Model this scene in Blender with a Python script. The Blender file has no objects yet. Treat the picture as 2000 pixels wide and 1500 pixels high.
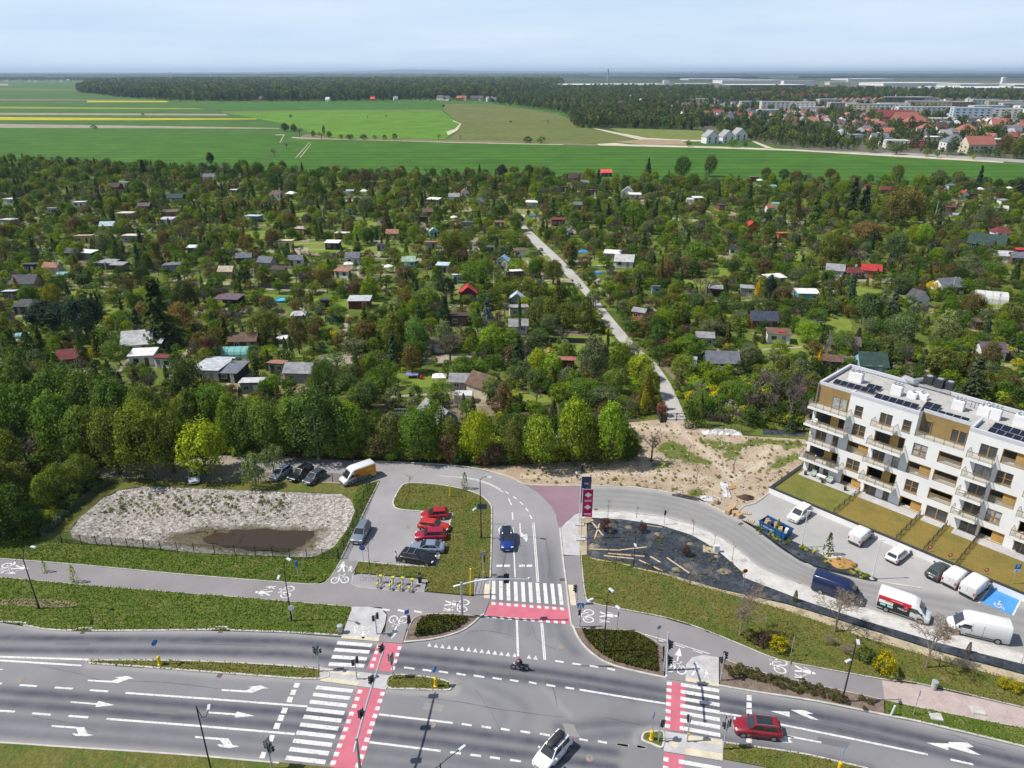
import bpy,bmesh,math,random
import numpy as np
from mathutils import Vector,Matrix
from mathutils.geometry import tessellate_polygon,intersect_point_line
# camera, sky, sun, exposure
scene=bpy.context.scene
R=math.radians
FPX,CAMH=1413.0,60.0
PITCH=math.atan((750-139.5)/FPX)
SUN_EL,SUN_DIR=R(54),Vector((1.0,0.06,0)).normalized()
cam_d=bpy.data.cameras.new('camera');cam=bpy.data.objects.new('camera',cam_d)
scene.collection.objects.link(cam)
cam_d.sensor_fit='HORIZONTAL';cam_d.sensor_width=36.0;cam_d.lens=36.0*FPX/2000
cam_d.clip_start=0.5;cam_d.clip_end=90000
cam.location=(0,0,CAMH);cam.rotation_euler=(math.pi/2-PITCH,0,0)
scene.camera=cam
world=bpy.data.worlds.new('World');scene.world=world;world.use_nodes=True
wt=world.node_tree;wt.nodes.clear()
wo=wt.nodes.new('ShaderNodeOutputWorld');wb=wt.nodes.new('ShaderNodeBackground');sky=wt.nodes.new('ShaderNodeTexSky')
sky.sky_type='NISHITA';sky.sun_disc=False
sky.sun_elevation=SUN_EL
sky.sun_rotation=math.atan2(-SUN_DIR.x,-SUN_DIR.y)
sky.altitude=200;sky.air_density=1.0;sky.dust_density=1.0;sky.ozone_density=2.2
wb.inputs['Strength'].default_value=0.078
tc=wt.nodes.new('ShaderNodeTexCoord');mp=wt.nodes.new('ShaderNodeMapping');mp.inputs['Scale'].default_value=(2.2,2.2,20)
cn=wt.nodes.new('ShaderNodeTexNoise');cn.inputs['Scale'].default_value=1.6;cn.inputs['Detail'].default_value=5
cr=wt.nodes.new('ShaderNodeMapRange');cr.inputs[1].default_value=0.3;cr.inputs[2].default_value=0.75;cr.inputs[3].default_value=0.0;cr.inputs[4].default_value=0.55
sx=wt.nodes.new('ShaderNodeSeparateXYZ');el=wt.nodes.new('ShaderNodeMapRange');el.inputs[1].default_value=0.0;el.inputs[2].default_value=0.5;el.inputs[3].default_value=0.84;el.inputs[4].default_value=0.14
ad=wt.nodes.new('ShaderNodeMath');ad.operation='ADD'
mx=wt.nodes.new('ShaderNodeMix');mx.data_type='RGBA';mx.inputs[7].default_value=(7.6,9.9,12.9,1)
wt.links.new(tc.outputs['Generated'],mp.inputs[0]);wt.links.new(mp.outputs[0],cn.inputs[0]);wt.links.new(tc.outputs['Generated'],sx.inputs[0]);wt.links.new(sx.outputs[2],el.inputs[0])
mw=wt.nodes.new('ShaderNodeMix');mw.data_type='RGBA';mw.inputs[7].default_value=(11.0,11.9,13.0,1);ad.operation='MULTIPLY'
wt.links.new(cn.outputs[0],cr.inputs[0]);wt.links.new(cr.outputs[0],ad.inputs[0]);wt.links.new(el.outputs[0],ad.inputs[1]);wt.links.new(el.outputs[0],mx.inputs[0])
wt.links.new(sky.outputs[0],mx.inputs[6]);wt.links.new(mx.outputs[2],mw.inputs[6]);wt.links.new(ad.outputs[0],mw.inputs[0]);wt.links.new(mw.outputs[2],wb.inputs[0]);wt.links.new(wb.outputs[0],wo.inputs[0])
sun_d=bpy.data.lights.new('sun','SUN');sun_d.energy=5.0;sun_d.angle=R(0.55);sun_d.color=(1.0,0.955,0.89)
sun=bpy.data.objects.new('sun',sun_d);scene.collection.objects.link(sun)
sdir=Vector((SUN_DIR.x*math.cos(SUN_EL),SUN_DIR.y*math.cos(SUN_EL),-math.sin(SUN_EL)))
sun.rotation_euler=sdir.to_track_quat('-Z','Y').to_euler();sun.location=(-60,20,120)
vs=scene.view_settings
vs.view_transform='Standard';vs.look='None';vs.gamma=1.0;vs.exposure=0.16;vs.use_curve_mapping=False
scene.render.engine='CYCLES'
cy=scene.cycles
cy.use_denoising=True;cy.denoiser='OPENIMAGEDENOISE'
cy.max_bounces=5;cy.diffuse_bounces=2;cy.glossy_bounces=2;cy.transmission_bounces=3;cy.transparent_max_bounces=8;cy.volume_bounces=0
cy.caustics_reflective=False;cy.caustics_refractive=False
cy.sample_clamp_indirect=4.0
# pixels of the photograph -> ground
CP,SP=math.cos(PITCH),math.sin(PITCH)
def ray(px,py):
 a,b=px-1000.0,750.0-py
 return(a,FPX*CP+b*SP,-FPX*SP+b*CP)
def G(px,py,z=0.0):
 d=ray(px,py);t=(z-CAMH)/d[2]
 return Vector((d[0]*t,d[1]*t,z))
def PX(p):
 y,z=p[1],p[2]-CAMH
 dep=y*CP-z*SP;up=y*SP+z*CP
 return(1000+FPX*p[0]/dep,750-FPX*up/dep)
def ppm(px,py):
 p=G(px,py);return FPX/(p.y*CP+CAMH*SP)
def vpm(px,py):
 a=PX(G(px,py));q=G(px,py);q.z=1.0;return a[1]-PX(q)[1]
def lin(h):
 h=h.lstrip('#');o=[]
 for i in(0,2,4):
  c=int(h[i:i+2],16)/255
  o.append(c/12.92 if c<=.04045 else((c+.055)/1.055)**2.4)
 return tuple(o)
 # meshes and objects
COL=scene.collection
class MB:
 def __init__(s):s.v=[];s.f=[];s.mi=[];s.cur=0;s.X=None
 def vert(s,p):
  if s.X is not None:p=s.X@Vector(p)
  s.v.append((p[0],p[1],p[2]));return len(s.v)-1
 def face(s,ids):s.f.append(tuple(ids));s.mi.append(s.cur)
 def poly(s,pts):s.face([s.vert(p)for p in pts])
 def tess(s,pts,holes=()):
  loops=[[Vector((p[0],p[1],0))for p in pts]]+[[Vector((p[0],p[1],0))for p in h]for h in holes]
  allp=[p for l in[pts,*holes]for p in l]
  ids=[s.vert(p)for p in allp]
  for t in tessellate_polygon(loops):
   a,b,c=[Vector(allp[i])for i in t]
   n=(b-a).cross(c-a)
   if n.length<1e-9:continue
   s.face([ids[i]for i in(t if n.z>0 else t[::-1])])
 def box(s,c,sz,rz=0.0,taper=1.0):
  hx,hy,hz=sz[0]/2,sz[1]/2,sz[2]/2;cs,sn=math.cos(rz),math.sin(rz);ids=[]
  for z,k in((-hz,1.0),(hz,taper)):
   for x,y in((-hx,-hy),(hx,-hy),(hx,hy),(-hx,hy)):
    x,y=x*k,y*k
    ids.append(s.vert((c[0]+x*cs-y*sn,c[1]+x*sn+y*cs,c[2]+z)))
  a=ids
  for q in((a[3],a[2],a[1],a[0]),(a[4],a[5],a[6],a[7]),(a[0],a[1],a[5],a[4]),(a[1],a[2],a[6],a[5]),(a[2],a[3],a[7],a[6]),(a[3],a[0],a[4],a[7])):s.face(q)
 def tube(s,pts,rad,n=6,cap=True):
  pts=[Vector(p)for p in pts]
  if not hasattr(rad,'__len__'):rad=[rad]*len(pts)
  rings=[]
  for i,p in enumerate(pts):
   d=(pts[min(i+1,len(pts)-1)]-pts[max(i-1,0)])
   if d.length<1e-9:d=Vector((0,0,1))
   d.normalize();u=d.cross(Vector((0,0,1))if abs(d.z)<.95 else Vector((1,0,0))).normalized();w=d.cross(u)
   rings.append([s.vert(p+(u*math.cos(2*math.pi*k/n)+w*math.sin(2*math.pi*k/n))*rad[i])for k in range(n)])
  for a,b in zip(rings,rings[1:]):
   for k in range(n):s.face((a[k],b[k],b[(k+1)%n],a[(k+1)%n]))
  if cap:s.face(rings[0]);s.face(rings[-1][::-1])
 def lathe(s,c,prof,n=12):
  rings=[[s.vert((c[0]+r*math.cos(2*math.pi*k/n),c[1]+r*math.sin(2*math.pi*k/n),c[2]+z))for k in range(n)]for r,z in prof]
  for a,b in zip(rings,rings[1:]):
   for k in range(n):s.face((a[k],a[(k+1)%n],b[(k+1)%n],b[k]))
  s.face(rings[0][::-1]);s.face(rings[-1])
 def disc(s,c,axis,r,th,n=14):
  a=Vector(axis).normalized();c=Vector(c);s.tube([c-a*th/2,c+a*th/2],r,n)
 def loft(s,rings,cap=True):
  ids=[[s.vert(p)for p in r]for r in rings];n=len(ids[0])
  for a,b in zip(ids,ids[1:]):
   for k in range(n):s.face((a[k],a[(k+1)%n],b[(k+1)%n],b[k]))
  if cap:s.face(ids[0][::-1]);s.face(ids[-1])
 def prism(s,pts,z0,z1):
  n=len(pts);a=[s.vert((p[0],p[1],z0))for p in pts];b=[s.vert((p[0],p[1],z1))for p in pts]
  for k in range(n):s.face((a[k],a[(k+1)%n],b[(k+1)%n],b[k]))
  s.tess([(p[0],p[1],z1)for p in pts])
 def ell(s,c,r,nu=8,nv=5):
  rings=[]
  for j in range(1,nv):
   t=math.pi*j/nv
   rings.append([(c[0]+r[0]*math.sin(t)*math.cos(2*math.pi*k/nu),c[1]+r[1]*math.sin(t)*math.sin(2*math.pi*k/nu),c[2]-r[2]*math.cos(t))for k in range(nu)])
  s.loft(rings)
 def mesh(s,name,mats,smooth=False):
  me=bpy.data.meshes.new(name)
  me.from_pydata(s.v,[],s.f)
  for m in(mats if isinstance(mats,(list,tuple))else[mats]):me.materials.append(m)
  if any(s.mi):me.polygons.foreach_set('material_index',s.mi)
  if smooth:me.polygons.foreach_set('use_smooth',[True]*len(s.f))
  me.update();return me
 def build(s,name,mats,parent=None,smooth=False,loc=None,rz=0.0,**kw):
  return ob(name,s.mesh(name,mats,smooth),parent,loc,rz,**kw)
def tag(o,label=None,cat=None,group=None,kind=None):
 if label:o['label']=label
 if cat:o['category']=cat
 if group:o['group']=group
 if kind:o['kind']=kind
 return o
def ob(name,data,parent=None,loc=None,rz=0.0,color=None,label=None,cat=None,group=None,kind=None,scale=None):
 o=bpy.data.objects.new(name,data);COL.objects.link(o)
 if parent is not None:o.parent=parent
 if loc is not None:o.location=loc
 if rz:o.rotation_euler=(0,0,rz)
 if scale is not None:o.scale=scale if hasattr(scale,'__len__')else(scale,)*3
 if color is not None:o.color=(*color[:3],1)
 tag(o,label,cat,group,kind);return o
def thing(name,label,cat,loc=(0,0,0),rz=0.0,group=None,color=None,scale=None):
 o=ob(name,None,None,loc,rz,color,label,cat,group,scale=scale);o.empty_display_size=.3;return o
def copy_tree(o,parent=None):
 c=o.copy();COL.objects.link(c);c.parent=parent
 for ch in o.children:copy_tree(ch,c)
 return c
def struct(name,mb,mat,parent=None,smooth=False):
 o=mb.build(name,mat,parent,smooth)
 if parent is None:o['kind']='structure'
 return o
 # procedural materials
MATS={}
def _new(name):
 m=bpy.data.materials.new(name);m.use_nodes=True;nt=m.node_tree
 b=nt.nodes['Principled BSDF'];MATS[name]=m
 return m,nt,b
def _noise(nt,scale,detail=4,rough=.55,vec=None):
 n=nt.nodes.new('ShaderNodeTexNoise');n.inputs['Scale'].default_value=scale;n.inputs['Detail'].default_value=detail;n.inputs['Roughness'].default_value=rough
 if vec is not None:nt.links.new(vec,n.inputs['Vector'])
 return n.outputs[0]
def _maprange(nt,src,a,b,c,d):
 n=nt.nodes.new('ShaderNodeMapRange');nt.links.new(src,n.inputs[0])
 for i,v in enumerate((a,b,c,d)):n.inputs[i+1].default_value=v
 return n.outputs[0]
def _mix(nt,fac,A,B,blend='MIX'):
 n=nt.nodes.new('ShaderNodeMix');n.data_type='RGBA';n.blend_type=blend;n.clamp_result=False
 if isinstance(fac,(int,float)):n.inputs[0].default_value=fac
 else:nt.links.new(fac,n.inputs[0])
 for i,v in((6,A),(7,B)):
  if isinstance(v,(tuple,list)):n.inputs[i].default_value=(*v[:3],1)
  else:nt.links.new(v,n.inputs[i])
 return n.outputs[2]
def _bump(nt,b,src,strength,dist=.1):
 n=nt.nodes.new('ShaderNodeBump');n.inputs['Strength'].default_value=strength;n.inputs['Distance'].default_value=dist
 nt.links.new(src,n.inputs['Height']);nt.links.new(n.outputs[0],b.inputs['Normal'])
def world_vec(nt):
 return nt.nodes.new('ShaderNodeNewGeometry').outputs['Position']
def obj_vec(nt):
 return nt.nodes.new('ShaderNodeTexCoord').outputs['Object']
def ground_mat(name,cols,scales,ths=None,rough=.95,bump=0.0,bscale=3.0,fine=.18,fscale=9.0):
 m,nt,b=_new(name);v=world_vec(nt);c=tuple(cols[0])
 for i,k in enumerate(cols[1:]):
  lo,hi=(ths[i]if ths else(.45,.62))
  c=_mix(nt,_maprange(nt,_noise(nt,scales[i],5,.6,v),lo,hi,0,1),c,tuple(k))
 f=_maprange(nt,_noise(nt,fscale,3,.65,v),.25,.75,1-fine,1+fine)
 c=_mix(nt,1.0,c,f,'MULTIPLY')
 nt.links.new(c,b.inputs['Base Color']);b.inputs['Roughness'].default_value=rough;b.inputs['Specular IOR Level'].default_value=.25
 if bump:_bump(nt,b,_noise(nt,bscale,4,.6,v),bump,.25)
 return m
def plain(name,col,rough=.6,metal=0.0,var=.12,scale=3.0,spec=.4,coat=0.0,bump=0.0):
 m,nt,b=_new(name);v=obj_vec(nt)
 f=_maprange(nt,_noise(nt,scale,4,.6,v),.3,.7,1-var,1+var)
 nt.links.new(_mix(nt,1.0,tuple(col),f,'MULTIPLY'),b.inputs['Base Color'])
 b.inputs['Roughness'].default_value=rough;b.inputs['Metallic'].default_value=metal;b.inputs['Specular IOR Level'].default_value=spec
 if coat:b.inputs['Coat Weight'].default_value=coat;b.inputs['Coat Roughness'].default_value=.08
 if bump:_bump(nt,b,_noise(nt,scale*4,3,.6,v),bump,.05)
 return m
def tinted(name,rough=.7,metal=0.0,var=.14,scale=2.0,spec=.35,coat=0.0,ridge=0.0,ridge_scale=18.0,streak=False):
 m,nt,b=_new(name);oi=nt.nodes.new('ShaderNodeObjectInfo');v=obj_vec(nt)
 f=_maprange(nt,_noise(nt,scale,5,.62,v),.3,.7,1-var,1+var)
 c=_mix(nt,1.0,oi.outputs['Color'],f,'MULTIPLY')
 nt.links.new(c,b.inputs['Base Color'])
 b.inputs['Roughness'].default_value=rough;b.inputs['Metallic'].default_value=metal;b.inputs['Specular IOR Level'].default_value=spec
 if coat:b.inputs['Coat Weight'].default_value=coat;b.inputs['Coat Roughness'].default_value=.06
 if ridge:
  w=nt.nodes.new('ShaderNodeTexWave');w.inputs['Scale'].default_value=ridge_scale;w.inputs['Distortion'].default_value=0.3
  nt.links.new(v,w.inputs[0]);_bump(nt,b,w.outputs[1],ridge,.04)
 return m
def smooth_line(pts,n=6,closed=False):
 P=[Vector(p)for p in pts];out=[];N=len(P)
 rng=range(N)if closed else range(N-1)
 for i in rng:
  p0=P[(i-1)%N]if closed or i>0 else P[0]*2-P[1];p1=P[i];p2=P[(i+1)%N]
  p3=P[(i+2)%N]if closed or i+2<N else P[-1]*2-P[-2]
  for k in range(n):
   t=k/n
   out.append(.5*((2*p1)+(p2-p0)*t+(2*p0-5*p1+4*p2-p3)*t*t+(3*p1-p0-3*p2+p3)*t**3))
 if not closed:out.append(P[-1])
 return out
def gp(pts,z=0.0):return[G(x,y,z)for x,y in pts]
def inside(pt,poly):
 x,y=pt[0],pt[1];c=False;n=len(poly);j=n-1
 for i in range(n):
  xi,yi,xj,yj=poly[i][0],poly[i][1],poly[j][0],poly[j][1]
  if(yi>y)!=(yj>y)and x<(xj-xi)*(y-yi)/(yj-yi)+xi:c=not c
  j=i
 return c
 # materials of the setting
def asphalt(name,base,rough=.9,wear=None,dark=None,light=None):
 m,nt,b=_new(name);v=world_vec(nt)
 c=_mix(nt,_maprange(nt,_noise(nt,.12,5,.6,v),.35,.68,0,1),tuple(x*.9 for x in base),tuple(x*1.12 for x in base))
 c=_mix(nt,_maprange(nt,_noise(nt,.9,5,.7,v),.62,.75,0,.35),c,tuple(x*.72 for x in base))
 if wear:
  a=nt.nodes.new('ShaderNodeAttribute');a.attribute_name='wear'
  streak=_mix(nt,1.0,a.outputs['Fac'],_maprange(nt,_noise(nt,.5,4,.6,v),.25,.75,.7,1.25),'MULTIPLY')
  c=_mix(nt,streak,c,dark)
  a2=nt.nodes.new('ShaderNodeAttribute');a2.attribute_name='pale'
  c=_mix(nt,a2.outputs['Fac'],c,light)
 f=_maprange(nt,_noise(nt,22,2,.7,v),.2,.8,.86,1.14)
 c=_mix(nt,1.0,c,f,'MULTIPLY');nt.links.new(c,b.inputs['Base Color'])
 b.inputs['Roughness'].default_value=rough;b.inputs['Specular IOR Level'].default_value=.3
 _bump(nt,b,_noise(nt,30,2,.6,v),.25,.01);return m
M_road=asphalt('main_road_asphalt',(.190,.188,.196),wear=True,dark=(.064,.066,.085),light=(.34,.325,.315))
M_side=asphalt('side_road_asphalt',(.190,.188,.196),wear=True,dark=(.105,.105,.120),light=(.270,.260,.262))
M_lot=asphalt('parking_asphalt',(.265,.256,.260))
M_path=asphalt('path_asphalt',(.218,.204,.208))
M_access=asphalt('access_asphalt',(.270,.265,.258),wear=True,dark=(.155,.152,.155),light=(.38,.36,.33))
def setts(name,base,joint,w=.22,h=.11):
 m,nt,b=_new(name);v=world_vec(nt)
 br=nt.nodes.new('ShaderNodeTexBrick');nt.links.new(v,br.inputs[0])
 br.inputs['Color1'].default_value=(*base,1);br.inputs['Color2'].default_value=(*[x*1.16 for x in base],1);br.inputs['Mortar'].default_value=(*joint,1)
 br.inputs['Scale'].default_value=1;br.inputs['Brick Width'].default_value=w;br.inputs['Row Height'].default_value=h;br.inputs['Mortar Size'].default_value=.012
 f=_maprange(nt,_noise(nt,.7,5,.65,v),.3,.7,.82,1.16)
 nt.links.new(_mix(nt,1.0,br.outputs[0],f,'MULTIPLY'),b.inputs['Base Color']);b.inputs['Roughness'].default_value=.9;return m
M_pave=setts('grey_paving',(.42,.41,.41),(.28,.27,.26))
M_pave_cream=setts('cream_tactile_paving',(.56,.49,.36),(.38,.34,.26))
M_concrete_walk=setts('white_concrete_paving',(.46,.445,.42),(.36,.345,.32),.4,.2)
M_brick_path=setts('pink_brick_paving',(.40,.32,.30),(.27,.22,.2))
M_purple=asphalt('purple_brick_road',(.23,.15,.175),wear=True,dark=(.14,.105,.13),light=(.34,.28,.28))
M_kerb=plain('kerb_concrete',(.44,.42,.39),.9,var=.22,scale=.8)
def paint(name,col,worn=.5,lo=.56):
 m,nt,b=_new(name);v=world_vec(nt)
 k=_maprange(nt,_noise(nt,3.2,6,.72,v),lo,lo+.16,0,worn)
 f=_maprange(nt,_noise(nt,.6,4,.6,v),.3,.7,.88,1.08)
 c=_mix(nt,1.0,_mix(nt,k,tuple(col),(.2,.2,.21)),f,'MULTIPLY');nt.links.new(c,b.inputs['Base Color'])
 b.inputs['Roughness'].default_value=.8;return m
M_white=paint('road_marking_white',(.62,.61,.59),.75,.50)
M_red=paint('bicycle_crossing_red',(.50,.115,.160),.34,.47)
M_blue_bay=paint('bay_blue',(.06,.26,.58),.35)
M_grass=ground_mat('verge_grass',[(.078,.112,.016),(.120,.138,.030),(.055,.092,.012),(.17,.135,.072)],[.35,.8,.7],[(.45,.65),(.5,.68),(.58,.70)],bump=.9,bscale=2.6,fine=.35,fscale=5)
M_grass_dry=ground_mat('dry_grass',[(.120,.120,.026),(.070,.110,.016),(.19,.155,.075),(.085,.085,.02)],[.22,.5,1.3],[(.48,.62),(.58,.72),(.5,.7)],bump=.9,bscale=2.4,fine=.35,fscale=5)
M_lawn_gold=ground_mat('golden_lawn',[(.205,.150,.036),(.155,.130,.032),(.115,.115,.026)],[.35,1.1],[(.45,.65),(.55,.75)],bump=.4,bscale=4,fine=.22,fscale=6)
M_lawn_green=ground_mat('building_lawn',[(.155,.150,.034),(.105,.125,.022),(.195,.165,.05)],[.4,1.2],[(.45,.65),(.55,.75)],bump=.5,bscale=4,fine=.25,fscale=6)
M_sand=ground_mat('sand_strip',[(.40,.33,.23),(.28,.24,.15),(.17,.16,.06)],[.5,.9],[(.5,.65),(.55,.7)],bump=.7,bscale=2,fine=.25)
M_mulch=ground_mat('bark_mulch',[(.22,.165,.13),(.15,.11,.085)],[1.2],[(.4,.65)],bump=.9,bscale=5,fine=.35,fscale=8)
M_membrane=ground_mat('weed_membrane',[(.034,.041,.052),(.075,.086,.100),(.016,.019,.026),(.135,.12,.10),(.16,.17,.17)],[.30,.9,.24,1.7],[(.48,.66),(.5,.68),(.58,.68),(.66,.72)],rough=.6,bump=1.0,bscale=1.0,fine=.4,fscale=2.2)
M_gravel=ground_mat('basin_gravel',[(.38,.35,.315),(.25,.23,.205),(.44,.405,.365),(.18,.16,.135)],[1.4,3.5,.30],[(.45,.6),(.5,.7),(.64,.76)],bump=1.0,bscale=4.5,fine=.45,fscale=4.0)
M_garden=ground_mat('garden_ground',[(.080,.122,.014),(.110,.135,.024),(.050,.080,.011),(.18,.15,.09),(.13,.155,.024)],[.045,.08,.035,.02],[(.45,.6),(.5,.62),(.64,.70),(.52,.66)],bump=.8,bscale=1.2,fine=.3,fscale=1.5)
M_wood_floor=ground_mat('understorey_ground',[(.060,.075,.016),(.105,.085,.045),(.035,.05,.01)],[.15,.4],[(.45,.65),(.5,.7)],bump=.8,bscale=1.4,fine=.3,fscale=3)
M_lawn=ground_mat('garden_lawn',[(.140,.195,.024),(.185,.21,.042),(.105,.165,.018)],[.12,.3],[(.45,.65),(.5,.7)],bump=.4,bscale=3,fine=.2,fscale=4)
M_soil=ground_mat('garden_soil',[(.20,.16,.10),(.14,.11,.07),(.13,.14,.04)],[.3,.4],[(.45,.65),(.58,.7)],bump=.7,bscale=2,fine=.25,fscale=3)
M_lane=ground_mat('garden_road_asphalt',[(.40,.38,.355),(.33,.315,.30),(.45,.43,.39)],[.12,.5],[(.45,.65),(.55,.7)],bump=.3,bscale=8,fine=.15,fscale=6)
M_lane_dirt=ground_mat('garden_path_dirt',[(.31,.275,.22),(.23,.2,.15)],[.2],[(.4,.65)],bump=.4,bscale=4)
def field_mat(name,c1,c2,row=0.0,sc=.004,dirn=(0,1,0)):
 m,nt,b=_new(name);v=world_vec(nt)
 c=_mix(nt,_maprange(nt,_noise(nt,sc,5,.6,v),.3,.7,0,1),tuple(c1),tuple(c2))
 c=_mix(nt,1.0,c,_maprange(nt,_noise(nt,sc*9,6,.65,v),.3,.7,.76,1.24),'MULTIPLY')
 if row:
  w=nt.nodes.new('ShaderNodeTexWave');w.bands_direction='Y';w.inputs['Scale'].default_value=row;w.inputs['Distortion'].default_value=.6;w.inputs['Detail'].default_value=1
  nt.links.new(v,w.inputs[0]);c=_mix(nt,1.0,c,_maprange(nt,w.outputs[1],0,.3,.62,1.0),'MULTIPLY')
 nt.links.new(c,b.inputs['Base Color']);b.inputs['Roughness'].default_value=.95;b.inputs['Specular IOR Level'].default_value=.15
 return m
M_f_green=field_mat('winter_wheat',(.042,.118,.010),(.056,.140,.012),.017)
M_f_light=field_mat('young_crop',(.100,.205,.016),(.078,.170,.014))
M_f_dark=field_mat('green_crop',(.042,.104,.014),(.062,.122,.020))
M_f_olive=field_mat('rough_meadow',(.092,.120,.024),(.135,.140,.045),0,.012)
M_f_yellow=field_mat('rapeseed',(.44,.37,.012),(.33,.31,.02),0,.01)
M_f_beige=field_mat('ploughed_strip',(.30,.265,.20),(.24,.215,.16),0,.01)
M_far=field_mat('far_land',(.030,.050,.016),(.055,.075,.026),0,.0006)
# tracing helpers
def sheet(name,px,mat,z,parent=None,smooth=0,kind='structure',holes=()):
 pts=gp(px,z)
 if smooth:pts=smooth_line(pts,smooth,True)
 mb=MB();mb.tess(pts,[gp(h,z)for h in holes]);o=mb.build(name,mat,parent)
 if parent is None and kind:o['kind']=kind
 return o
def kerb(px,parent=None,w=.20,h=.13,z0=-.03,smooth=4,side=1,name='kerb',closed=False,mat=None):
 pts=smooth_line(gp(px),smooth,closed)if smooth else gp(px)
 mb=MB();rings=[];N=len(pts)
 for i,p in enumerate(pts):
  a=pts[(i-1)%N]if closed else pts[max(i-1,0)];b=pts[(i+1)%N]if closed else pts[min(i+1,N-1)]
  d=(b-a);d.z=0
  if d.length<1e-6:continue
  d.normalize();n=Vector((-d.y,d.x,0))*side
  q=p+n*w
  rings.append([(p.x,p.y,z0),(p.x,p.y,h-.02),(p.x+n.x*.03,p.y+n.y*.03,h),(q.x,q.y,h),(q.x,q.y,z0)])
 if closed:rings.append(rings[0])
 mb.loft(rings,cap=not closed)
 o=mb.build(name,mat or M_kerb,parent)
 if parent is None:o['kind']='structure'
 return o
def verge(name,px,mat,h=.115,smooth=0,z0=-.03):
 pts=gp(px)
 if smooth:pts=smooth_line(pts,smooth,True)
 mb=MB();mb.prism(pts,z0,h);o=mb.build(name,mat);o['kind']='structure';return o
ZM=.014
def mark(px,parent,name='road_marking',mat=None,z=ZM):
 mb=MB();mb.tess(gp(px,z));return mb.build(name,mat or M_white,parent)
def line_mark(pts,w,parent,name='lane_line',mat=None,z=ZM,px=True,smooth=0):
 P=gp(pts,z)if px else[Vector(p)for p in pts]
 if smooth:P=smooth_line(P,smooth)
 L,Rr=[],[]
 for i,p in enumerate(P):
  d=P[min(i+1,len(P)-1)]-P[max(i-1,0)];d.normalize();n=Vector((-d.y,d.x,0))*(w/2);L.append(p+n);Rr.append(p-n)
 mb=MB()
 for i in range(len(P)-1):mb.poly([Rr[i],Rr[i+1],L[i+1],L[i]])
 return mb.build(name,mat or M_white,parent)
def lerp2(a,b,t):return(a[0]+(b[0]-a[0])*t,a[1]+(b[1]-a[1])*t)
def attr_surface(name,top,bot,x0,x1,nx,ny,mat,z,wears,pales,parent=None,vertical=False):
 tx,ty=np.array([p[0]for p in top],float),np.array([p[1]for p in top],float)
 bx,by=np.array([p[0]for p in bot],float),np.array([p[1]for p in bot],float)
 V=[];s=np.linspace(x0,x1,nx)
 for a in s:
  if vertical:A=(np.interp(a,ty,tx),a);B=(np.interp(a,by,bx),a)
  else:A=(a,np.interp(a,tx,ty));B=(a,np.interp(a,bx,by))
  for t in np.linspace(0,1,ny):V.append(G(*lerp2(A,B,t),z)[:])
 F=[]
 for i in range(nx-1):
  for j in range(ny-1):
   a=i*ny+j;F.append((a,a+1,a+ny+1,a+ny))
 me=bpy.data.meshes.new(name);me.from_pydata(V,[],F);me.materials.append(mat)
 P=np.array(V)[:,:2]
 def field(lines,sig):
  w=np.zeros(len(P))
  for pl,k in lines:
   q=np.array([v[:2]for v in smooth_line(gp(pl),5)])
   d=np.full(len(P),1e9)
   for a,b in zip(q,q[1:]):
    ab=b-a;t=np.clip(((P-a)@ab)/(ab@ab+1e-9),0,1);d=np.minimum(d,np.hypot(*(P-a-t[:,None]*ab).T))
   w=np.maximum(w,k*np.exp(-(d/sig)**2))
  return w
 for nm,lines,sig in(('wear',wears,.62),('pale',pales,.45)):
  at=me.attributes.new(nm,'FLOAT','POINT');at.data.foreach_set('value',field(lines,sig).astype(np.float32))
 o=ob(name,me,parent)
 if o.data.polygons and o.data.polygons[0].normal.z<0:o.data.flip_normals()
 if parent is None:o['kind']='structure'
 return o
 # the lie of the land
BASIN=[(136,1036),(152,1014),(200,972),(232,957),(280,949),(368,953),(520,959),(666,964),(686,977),(693,998),(681,1030),(652,1068),(620,1085),(600,1089),(380,1080),(300,1070),(170,1061),(140,1050)]
basin_ring=smooth_line(gp(BASIN,-.06),5,True)
mb=MB();S=60000
mb.tess([(-S,-2000,-.06),(S,-2000,-.06),(S,S,-.06),(-S,S,-.06)],[[p[:]for p in basin_ring]])
ground=struct('ground',mb,M_far)
sheet('garden_ground',[(-900,318),(0,300),(500,318),(1000,330),(1500,345),(2200,345),(3000,345),(3000,1100),(2100,1100),(1600,905),(1560,860),(1380,838),(1250,850),(-900,850)],M_garden,-.045)
sheet('belt_ground',[(-900,800),(300,760),(1250,800),(1250,860),(1150,905),(980,915),(870,908),(690,899),(560,895),(460,888),(240,925),(80,1050),(0,1094),(-500,1080),(-900,1060)],M_wood_floor,-.035)
dirt=sheet('bare_dirt_ground',[(940,915),(1000,908),(1110,902),(1160,890),(1215,868),(1222,826),(1300,818),(1345,820),(1380,838),(1440,850),(1570,858),(1640,900),(1590,930),(1505,965),(1476,984),(1448,992),(1418,1004),(1375,986),(1337,973),(1287,962),(1225,954),(1150,951),(1035,949.5),(1005,941),(975,929)],M_sand,-.022)
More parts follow.
